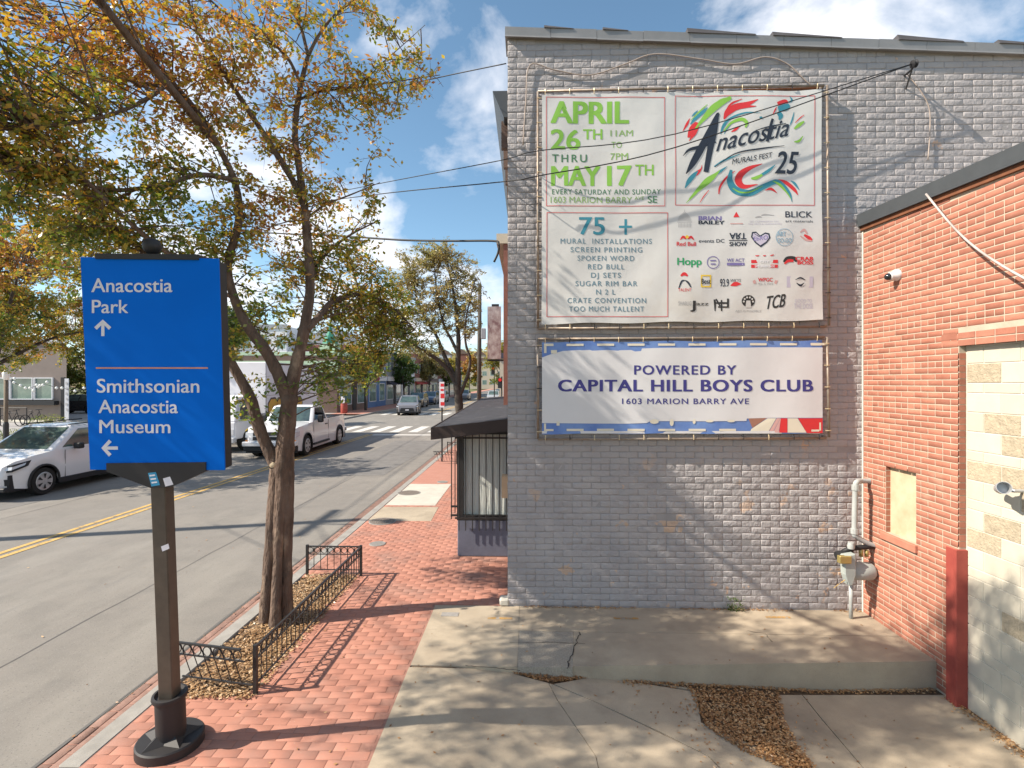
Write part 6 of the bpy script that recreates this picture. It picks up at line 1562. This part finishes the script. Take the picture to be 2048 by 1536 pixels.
# far traffic and parked cars
sg_ = 'cars along the far street'
c = aT(820, 830, 44)
suv('grey_car', 'grey car with lit headlamps driving over the far crosswalk', -10.4, 44.2, RN + rad(8), 'car_grey')
cars = [(-12.9, 58, RN, 'car_black', 'black car first in the row parked beyond the far crosswalk'), (-12.9, 66, RN, 'car_blue', 'dark blue car second in the row parked beyond the far crosswalk'), (-12.9, 74, RN, 'car_silver', 'silver car third in the row parked beyond the far crosswalk'),
        (-10.6, 84, RN, 'car_grey', 'grey car queuing in the far lane of the street'), (-12.9, 96, RN, 'car_black', 'black car parked far down the left kerb'), (-5.0, 92, RN, 'car_blue', 'dark blue car far down the right lane'), (-5.0, 74, RN, 'car_silver', 'silver car nearer in the right lane beyond the tree')]
for x, y, r_, m_, lb in cars: suv('parked_car', lb, x, y, r_, m_, sg_, detail=False)
suv('black_car', 'black car parked beside the taupe building at the far left', -42.6, 45.0, rad(6), 'car_black', detail=False, z=-.005)
tk_ = thing('delivery_truck', 'small white truck far down the right side of the street', 'truck', (-4.7, 112, RZ), None, RN)
MB().box(0, 1.6, -1, 1, .5, 2.1).build('cab', 'truck_white', tk_, bevel=.1, local=True); MB().box(1.7, 6.5, -1.15, 1.15, .7, 3.2).build('cargo_box', 'truck_white', tk_, bevel=.03, local=True)
MB().poly([(-.01, -.85, 1.3), (-.01, -.85, 1.95), (-.01, .85, 1.95), (-.01, .85, 1.3)]).build('windscreen', 'car_glass', tk_, local=True)
for x_ in (.9, 5.2):
    for s_ in (-1, 1): MB().lathe([(.0, -.13), (.42, -.13), (.42, .13), (0, .13)], (x_, s_ * .95, .42), 16, Matrix.Rotation(rad(90), 3, 'X')).build('wheel', 'tyre', tk_, local=True)

# ================================================================== FAR SIDE OF THE STREET
def windows(root, mk, cells, fm='window_white', gm='window_glass', d=.04):
    """mk(a, z, off) -> point on the facade; cells (a0, a1, z0, z1)"""
    for a0, a1, z0, z1 in cells:
        b = MB(); e = .07
        for q4 in ((a0 - e, a1 + e, z1, z1 + e), (a0 - e, a1 + e, z0 - e, z0), (a0 - e, a0, z0, z1), (a1, a1 + e, z0, z1)):
            b.hexa([mk(q4[0], q4[2], 0), mk(q4[1], q4[2], 0), mk(q4[1], q4[2], d), mk(q4[0], q4[2], d)], [mk(q4[0], q4[3], 0), mk(q4[1], q4[3], 0), mk(q4[1], q4[3], d), mk(q4[0], q4[3], d)])
        fr_ = b.build('window', fm, root)
        MB().poly([mk(a0, z0, .012), mk(a1, z0, .012), mk(a1, z1, .012), mk(a0, z1, .012)]).build('pane', gm, fr_)
FA = -17.2
def shop(y0, y1, h, wall, label, trim='store_cream', up=True, awn=None, door=True, gm='window_glass', frame='window_white', depth=12):
    root = thing('shop_building', label, 'building', (FA, y0, 0), 'shops along the far side of the street')
    MB().box(FA - depth, FA, y0, y1 - .02, 0, h).build('wall', wall, root)
    MB().box(FA - depth - .05, FA + .18, y0 - .02, y1 + .0, h, h + .3).build('cornice', trim, root)
    mk = lambda a, z, o_: Vector((FA + o_, a, z)); w = y1 - y0
    windows(root, mk, [(y0 + .6, y0 + w * .42, .7, 2.6), (y0 + w * .62, y1 - .6, .7, 2.6)], frame, gm)
    if door: MB().box(FA, FA + .05, y0 + w * .46, y0 + w * .58, .02, 2.4).build('door', 'store_blue' if wall == 'store_blue' else 'trim_black', root)
    MB().box(FA, FA + .22, y0 + .2, y1 - .2, 2.95, 3.5).build('shop_fascia', trim, root)
    if awn: MB().prism([(FA, y0 + .4, 2.95), (FA + 1.0, y0 + .4, 2.5), (FA, y0 + .4, 2.5)], (0, w - .8, 0)).build('awning', awn, root)
    if up and h > 5:
        n = max(2, int(w / 2.2)); windows(root, mk, [(y0 + (i + .3) * w / n, y0 + (i + .7) * w / n, 4.2, 5.6) for i in range(n)], frame, gm)
    return root, mk
# corner building: end wall faces the camera
r_, mk = shop(46, 55, 5.2, 'store_brown', 'brown brick corner shop with a pale green band behind the pickup', 'store_pale_green', up=False)
mf = lambda a, z, o_: Vector((a, 46 - o_, z))
MB().box(-29.2, FA + .1, 45.85, 46, 3.6, 4.7).build('green_band', 'store_pale_green', r_)
windows(r_, mf, [(-28.2, -26.2, .8, 2.8), (-25.4, -23.4, .8, 2.8), (-21.6, -19.4, .8, 2.8)])
MB().box(-23, -22, 45.93, 46, .02, 2.5).build('door', 'trim_black', r_)
tw_ = thing('green_cupola', 'small teal cupola on the roof of the corner shop', 'cupola', (-18.2, 47, 5.5))
MB().box(-18.9, -17.5, 46.3, 47.7, 5.5, 6.3).build('cupola_base', 'store_pale_green', tw_); MB().lathe([(.75, 0), (.6, .5), (.22, 1.1), (.08, 1.9), (0, 2.4)], (-18.2, 47, 6.3), 8).build('spire', 'store_green', tw_)
shop(55, 62, 5.8, 'store_blue', 'blue and white painted shop next to the corner shop', 'plaster_white')
shop(62, 70, 6.6, 'store_grey', 'grey two-storey shop with a dark awning, third along the far side', 'plaster_white', awn='awning_dark')
shop(70, 78, 6.2, 'plaster_white', 'white two-storey shop, fourth along the far side', 'store_grey')
shop(78, 88, 7.2, 'store_brick', 'red brick two-storey shop with a red awning, fifth along the far side', 'store_cream', awn='awning_red')
shop(88, 98, 6.0, 'store_cream', 'cream shop building, sixth along the far side', 'store_brown')
shop(98, 112, 7.5, 'store_brick', 'dark brick building toward the end of the far side row', 'plaster_white')
shop(112, 135, 6.5, 'store_cream', 'last pale building of the far side row', 'store_grey')
sq = thing('pink_sign', 'pink round sign hanging from the blue and white shop', 'sign', (FA + .6, 56, 3.0))
MB().lathe([(0, -.04), (.42, -.04), (.42, .04), (0, .04)], (FA + .6, 56, 3.2), 16, Matrix.Rotation(rad(90), 3, 'X')).build('disc', 'pink_sign', sq); MB().tube([(FA, 56, 3.65), (FA + .9, 56, 3.65)], .03, 5).build('bracket', 'trim_black', sq)
# white building behind the corner shop
wb_ = thing('white_building', 'pale two-storey building with grey windows behind the box truck', 'building', (-34, 58, 0))
MB().box(-38, -27.5, 58, 70, 0, 9.2).build('wall', 'plaster_white', wb_); MB().box(-38.1, -27.4, 57.9, 58, 8.9, 9.4).build('cornice', 'store_grey', wb_)
mf2 = lambda a, z, o_: Vector((a, 58 - o_, z))
windows(wb_, mf2, [(-37 + i * 2.1, -36 + i * 2.1, zz_, zz_ + 1.5) for i in range(5) for zz_ in (1.2, 3.8, 6.6)])
bh = thing('brick_house', 'red brick house gable between the tree limbs', 'building', (-26, 60, 0)); MB().box(-27, -20.5, 60, 70, 0, 7.2).build('wall', 'store_brick', bh); MB().prism([(-27.2, 60, 7.2), (-20.3, 60, 7.2), (-23.7, 60, 9.4)], (0, 10, 0)).build('roof', 'store_grey', bh)
# taupe building at far left
tb_ = thing('taupe_building', 'low taupe building with white-framed windows at the far left', 'building', (-50, 36, 0))
xR_ = aY(133, 690, 36).x
MB().prism([(-60, 36, 0), (xR_, 36, 0), (xR_ * 48 / 36 - 1, 48, 0), (-75, 48, 0)], (0, 0, 5.55)).build('wall', 'taupe_wall', tb_)
MB().prism([(-60, 35.9, 5.55), (xR_ + .12, 35.9, 5.55), (xR_ * 48 / 36 - .8, 48.1, 5.55), (-75, 48.1, 5.55)], (0, 0, .28)).build('roof_edge', 'plaster_white', tb_)
mt2 = lambda a, z, o_: Vector((a, 36 - o_, z))
cl = []
for u0, u1 in ((-60, 18), (24, 66), (72, 106)):
    p0_, p1_ = aY(u0, 800, 36), aY(u1, 757, 36); cl.append((p0_.x, p1_.x, p0_.z + .1, p1_.z))
windows(tb_, mt2, cl, d=.12)
p0_, p1_ = aY(-60, 800, 36), aY(118, 800, 36)
MB().box(p0_.x, p1_.x, 35.6, 35.98, p0_.z - .35, p0_.z - .05).build('planter_ledge', 'trim_black', tb_)
MB().box(aY(122, 800, 36).x, xR_ - .05, 35.97, 36, 0, 3.1).build('door', 'trim_black', tb_)
MB().box(-56, xR_, 34.2, 36, 0, .06).build('terrace', 'concrete_pale', tb_)
fl = thing('feather_flag', 'tall white lettered banner flag at the corner of the taupe building', 'banner', (aY(132, 830, 35).x, 35, 0))
a, b_ = aY(129, 757, 35), aY(137, 830, 35)
MB().box(a.x, b_.x, 35, 35.04, .05, a.z).build('flag', 'plaster_white', fl); MB().tube([(a.x - .03, 35.02, 0), (a.x - .03, 35.02, a.z + .1)], .025, 5).build('pole', 'trim_black', fl)
PFL = Plane((0, 34.99, 0), (0, -1, 0))
for k_ in range(6):
    b = MB(); prect(b, PFL, 131 + (k_ % 2), 764 + k_ * 10.5, 135 + (k_ % 2) * .6, 769 + k_ * 10.5, .01); b.build('printed_mark', 'print_grey', fl)
# string lights
P = [aT(u, v, 33) for u, v in ((-10, 740), (22, 762), (45, 772), (62, 775), (85, 768), (113, 775), (125, 776), (150, 782), (168, 776))]
sl_ = thing('string_lights', 'string of round white bulbs in front of the taupe building', 'string lights', P[0][:])
MB().tube(catmull(P, 5), .015, 4).build('cord', 'trim_black', sl_)
for u, v in ((20, 757), (29, 757), (28, 765), (41, 771), (51, 776), (60, 776), (73, 770), (76, 774), (80, 771), (86, 770), (67, 781), (113, 776), (124, 776), (150, 782), (168, 776), (94, 764)):
    c = aT(u, v, 33); MB().lathe([(0, -.09), (.07, -.05), (.085, 0), (.06, .06), (0, .1)], c, 8).build('bulb', 'bulb', sl_, smooth=True)
# bicycles at a rack
g = G(38, 852)
rk = thing('bike_rack', 'black bicycle rack in front of the taupe building', 'bike rack', g[:])
MB().tube([(g.x - 1.2, g.y, 0), (g.x - 1.2, g.y, 1.15), (g.x + .5, g.y, 1.15), (g.x + .5, g.y, 0)], .03, 6).build('frame', 'trim_black', rk)
def bike(x, y, label):
    r_ = thing('bicycle', label, 'bicycle', (x, y, 0), 'bicycles at the rack')
    for dx in (-.55, .55): MB().torus((x + dx, y, .35), .33, .028, (0, 1, 0), 20, 5).build('wheel', 'tyre', r_)
    MB().tube([(x - .55, y, .35), (x - .15, y, .82), (x + .35, y, .86), (x + .05, y, .34), (x - .15, y, .82)], .022, 5).tube([(x - .55, y, .35), (x + .05, y, .34)], .02, 5).tube([(x + .55, y, .35), (x + .33, y, 1.0)], .022, 5).build('frame', 'trim_black', r_)
    MB().tube([(x + .33, y - .2, 1.02), (x + .33, y + .2, 1.02)], .018, 5).build('handlebar', 'trim_black', r_); MB().box(x - .3, x - .08, y - .06, y + .06, .90, .95).build('saddle', 'trim_black', r_, bevel=.02)
bike(g.x - .25, g.y - .25, 'black bicycle leaning at the left of the rack'); bike(g.x + .75, g.y + .2, 'black bicycle at the right end of the rack')
# slim lamp post on the near side of the plaza
g = G(12, 905)
lp_ = thing('lamp_post', 'slim brown lamp post at the left edge behind the white SUV', 'lamp post', (g.x, g.y, 0))
zt_ = H0 - (742 - 766) / F * (-g.x * SN + g.y * CS)
MB().tube([(g.x, g.y, 0), (g.x, g.y, zt_ - .35)], .065, 8).build('post', 'wood_post', lp_, smooth=True); MB().lathe([(.09, 0), (.09, 1.1), (.06, 1.2)], (g.x, g.y, 0), 10).build('post_base', 'black_iron', lp_)
MB().lathe([(.04, 0), (.10, .08), (.12, .3), (.04, .42), (0, .45)], (g.x, g.y, zt_ - .38), 10).build('lamp_head', 'bulb', lp_, smooth=True)
# planting bed and shrubs beyond the SUV
def shrub(u, v, w, h, leafm, label, seed, n=900, ls=.08):
    g = G(u, v); r = np.random.RandomState(seed); C = []
    root = thing('shrub', label, 'shrub', g[:], 'shrubs beyond the white car')
    sb = MB()
    for k in range(9):
        e = g + Vector((r.normal() * w * .3, r.normal() * w * .3, h * r.uniform(.6, 1))); sb.tube([g, g.lerp(e, .5) + Vector((0, 0, .1)), e], [.012, .008, .004], 4)
    sb.build('stems', 'bark_far', root)
    for _ in range(n):
        d = r.normal(size=3); d /= np.linalg.norm(d); q_ = r.rand() ** .4; C.append((g.x + d[0] * w * .5 * q_, g.y + d[1] * w * .5 * q_, max(.03, h * .55 + d[2] * h * .5 * q_)))
    o = leaves('foliage', C, ls, ls * .3, leafm, root, seed); o['kind'] = 'stuff'
shrub(24, 893, 1.1, .75, 'leaf_yellow', 'golden yellow ornamental grass nearest the lamp post', 31)
shrub(95, 872, 1.7, 1.1, 'leaf_yellow', 'yellow-green shrub just behind the SUV roof', 32, 1300)
shrub(72, 880, 1.0, .6, 'leaf_pale', 'low pale shrub between the yellow ones', 33, 600)
shrub(-20, 900, 1.4, .8, 'leaf_green', 'green shrub at the left picture edge', 34, 700)
bd = thing('wooden_bollard', 'short brown wooden post among the shrubs behind the SUV', 'bollard', G(98, 868)[:]); g = G(98, 868); MB().box(g.x - .12, g.x + .12, g.y - .12, g.y + .12, 0, .8).build('post', 'wood_post', bd, bevel=.02)
for k_ in range(7):
    g = G(10 + k_ * 26, 900 - k_ * 1.5); r = random.Random(k_); s_ = r.uniform(.2, .4)
    o = MB().lathe([(0, 0), (s_, .02), (s_ * .9, s_ * .4), (s_ * .4, s_ * .7), (0, s_ * .72)], g, 7).build('rock', 'mulch_rock', smooth=False)
    tag(o, ['leftmost', 'second from left', 'third from left', 'fourth from left', 'fifth from left', 'sixth from left', 'rightmost'][k_] + ' pale boulder in the planting bed behind the SUV', 'rock', 'boulders in the planting bed')
# traffic lights at the far end, plus red pedestrian signals
for k_, (u, v, t_) in enumerate(((986, 738, 60), (1000, 762, 46))):
    c = aT(u, v, t_); r_ = thing('traffic_light', ('distant red traffic light above the shop roof', 'nearer red traffic light low beside the wall corner')[k_], 'traffic light', (c.x, c.y, 0))
    MB().box(c.x - .2, c.x + .2, c.y, c.y + .25, c.z - .65, c.z + .3).build('housing', 'trim_black', r_); MB().lathe([(0, 0), (.15, 0), (.15, .05), (0, .05)], (c.x, c.y - .0, c.z + .1), 12, Matrix.Rotation(rad(90), 3, 'X')).build('red_lens', 'red_light', r_)
    MB().tube([(c.x + .15, c.y + .1, 0), (c.x + .15, c.y + .1, c.z + .4)], .07, 6).build('pole', 'trim_black', r_)
# right-hand side beyond the grey building
nb = thing('neighbour_building', 'sliver of a brick shopfront beyond the grey building', 'building', (-.7, 23, 0))
MB().box(-.62, 8, 13.3, 34, 0, 6.3).build('wall', 'store_brick', nb); MB().box(-.80, 8, 13.25, 34.1, 6.3, 6.55).build('cornice', 'store_cream', nb)
fr_b = thing('corner_shop', 'cream shop with a dark roof far down the right side', 'building', (-2.9, 46, 0)); MB().box(-2.6, 14, 48, 90, 0, 5.0).build('wall', 'store_cream', fr_b); MB().box(-2.9, 14.2, 47.8, 90.2, 5.0, 5.5).build('roof', 'awning_dark', fr_b)
windows(fr_b, lambda a, z, o_: Vector((a, 48 - o_, z)), [(-2.2, -.8, .9, 2.8), (-.4, 1.2, .9, 2.8), (2, 4, .9, 2.8)])
fb2 = thing('end_building', 'tan and brown building closing the view at the end of the street', 'building', (-9, 230, 0)); MB().box(-26, 20, 232, 250, 0, 13).build('wall', 'store_cream', fb2); MB().box(-26.3, 20.3, 231.8, 250, 13, 14).build('roof', 'store_brown', fb2)
windows(fb2, lambda a, z, o_: Vector((a, 232 - o_, z)), [(-24 + i * 3.6, -22 + i * 3.6, z, z + 2) for i in range(11) for z in (2, 6, 10)])
# street trees across the road and in the distance
simple_tree(-15.75, 14.8, 8.0, 3.7, 'leaf_main', 'large tree across the road whose leafy branches hang in at the left edge', 41, .085, .75, None, .17, 0, .44, 80, 34)
simple_tree(-16.2, 24.5, 7.0, 3.0, 'leaf_green', 'green-leaved street tree across the road behind the blue sign', 42, .10, .9, None, .16, 0, .35, 70, 26)
simple_tree(-20.5, 33, 8.0, 3.6, 'leaf_yellow', 'yellow-green tree in the lot between the truck and the sign', 43, .13, .9, None, .18, 0, .25, 60, 26)
simple_tree(-47, 54, 9.0, 4.2, 'leaf_yellow', 'yellow-green tree right of the taupe building', 44, .16, .8, None, .2, 0, .12, 60, 28)
simple_tree(-42, 56, 12, 6.0, 'leaf_pale', 'broad pale tree behind the taupe building', 45, .2, .8, None, .3, 0, .3, 60, 30)
simple_tree(-52, 50, 12, 6.0, 'leaf_green', 'dark green tree behind the left end of the taupe building', 46, .2, .8, None, .3, 0, .3, 60, 30)
simple_tree(-16.0, 50.5, 6.5, 2.7, 'leaf_main', 'rusty-leaved street tree in front of the corner shop', 47, .13, .9, None, .14, 0, .42, 60, 22)
simple_tree(-16.0, 66, 6.8, 2.8, 'leaf_green', 'green street tree in front of the grey shop', 48, .16, .9, None, .14, 0, .4, 50, 20)
simple_tree(-15.9, 84, 7.5, 3.2, 'leaf_pale', 'pale street tree in front of the brick shop with the red awning', 49, .2, .8, None, .14, 0, .4, 50, 20)
simple_tree(-15.9, 104, 8.0, 3.4, 'leaf_yellow', 'yellow street tree toward the end of the far row', 50, .24, .8, None, .16, 0, .35, 50, 20)
simple_tree(-2.7, 58, 7.5, 2.8, 'leaf_yellow', 'yellow street tree on the near pavement past the crossing', 51, .16, .8, None, .16, 0, .35, 50, 20)
simple_tree(-2.6, 84, 8.5, 3.2, 'leaf_pale', 'pale street tree farther along the near pavement', 52, .22, .8, None, .16, 0, .35, 50, 18)
simple_tree(-3.2, 140, 11, 4.5, 'leaf_pale', 'tall pale tree far down the right side of the street', 53, .32, .8, None, .2, 0, .25, 50, 18)
simple_tree(-17, 150, 11, 4.5, 'leaf_main', 'rusty tree far down the left side of the street', 54, .32, .8, None, .2, 0, .25, 50, 18)
# wooded hill beyond
b = MB(); nx, ny = 60, 10; P = []
for j in range(ny + 1):
    for i in range(nx + 1):
        x = -420 + i * 12; y = 330 + j * 26; f = math.sin(min(1, j / 6) * math.pi / 2)
        P.append((x, y, -1 + f * (30 + 5 * math.sin(x * .018) + 3 * math.sin(x * .05 + j)) + R.uniform(-1.2, 1.2)))
b.add(P, [(j * (nx + 1) + i, j * (nx + 1) + i + 1, (j + 1) * (nx + 1) + i + 1, (j + 1) * (nx + 1) + i) for j in range(ny) for i in range(nx)])
o = b.build('hills', 'hill_green', smooth=True); o['kind'] = 'structure'
C = []
for _ in range(30000):
    x = NR.uniform(-300, 150); y = NR.uniform(330, 500); f = math.sin(min(1, (y - 330) / 26 / 6) * math.pi / 2)
    C.append((x, y, -1 + f * (30 + 5 * math.sin(x * .018)) + abs(NR.normal()) * 3.2))
o = leaves('hill_woods', C, 3.4, 2.4, 'leaf_pale', None, 61); tag(o, 'hazy brown and olive woods on the far hill', 'woods', None, 'stuff')
for i in range(6):
    x, y = -60 + i * 13 + R.uniform(-4, 4), 372 + R.uniform(-10, 10)
    r_ = thing('hillside_house', ['white', 'brick', 'cream', 'grey', 'white gabled', 'brick gabled'][i] + ' house on the far wooded hill', 'house', (x, y, 18))
    MB().box(x - 4, x + 4, y - 4, y + 4, 14, 23).build('wall', ['plaster_white', 'store_brick', 'store_cream', 'store_grey', 'plaster_white', 'store_brick'][i], r_); MB().prism([(x - 4.5, y - 4.4, 23), (x + 4.5, y - 4.4, 23), (x, y - 4.4, 26.5)], (0, 8.8, 0)).build('roof', 'store_brown', r_)
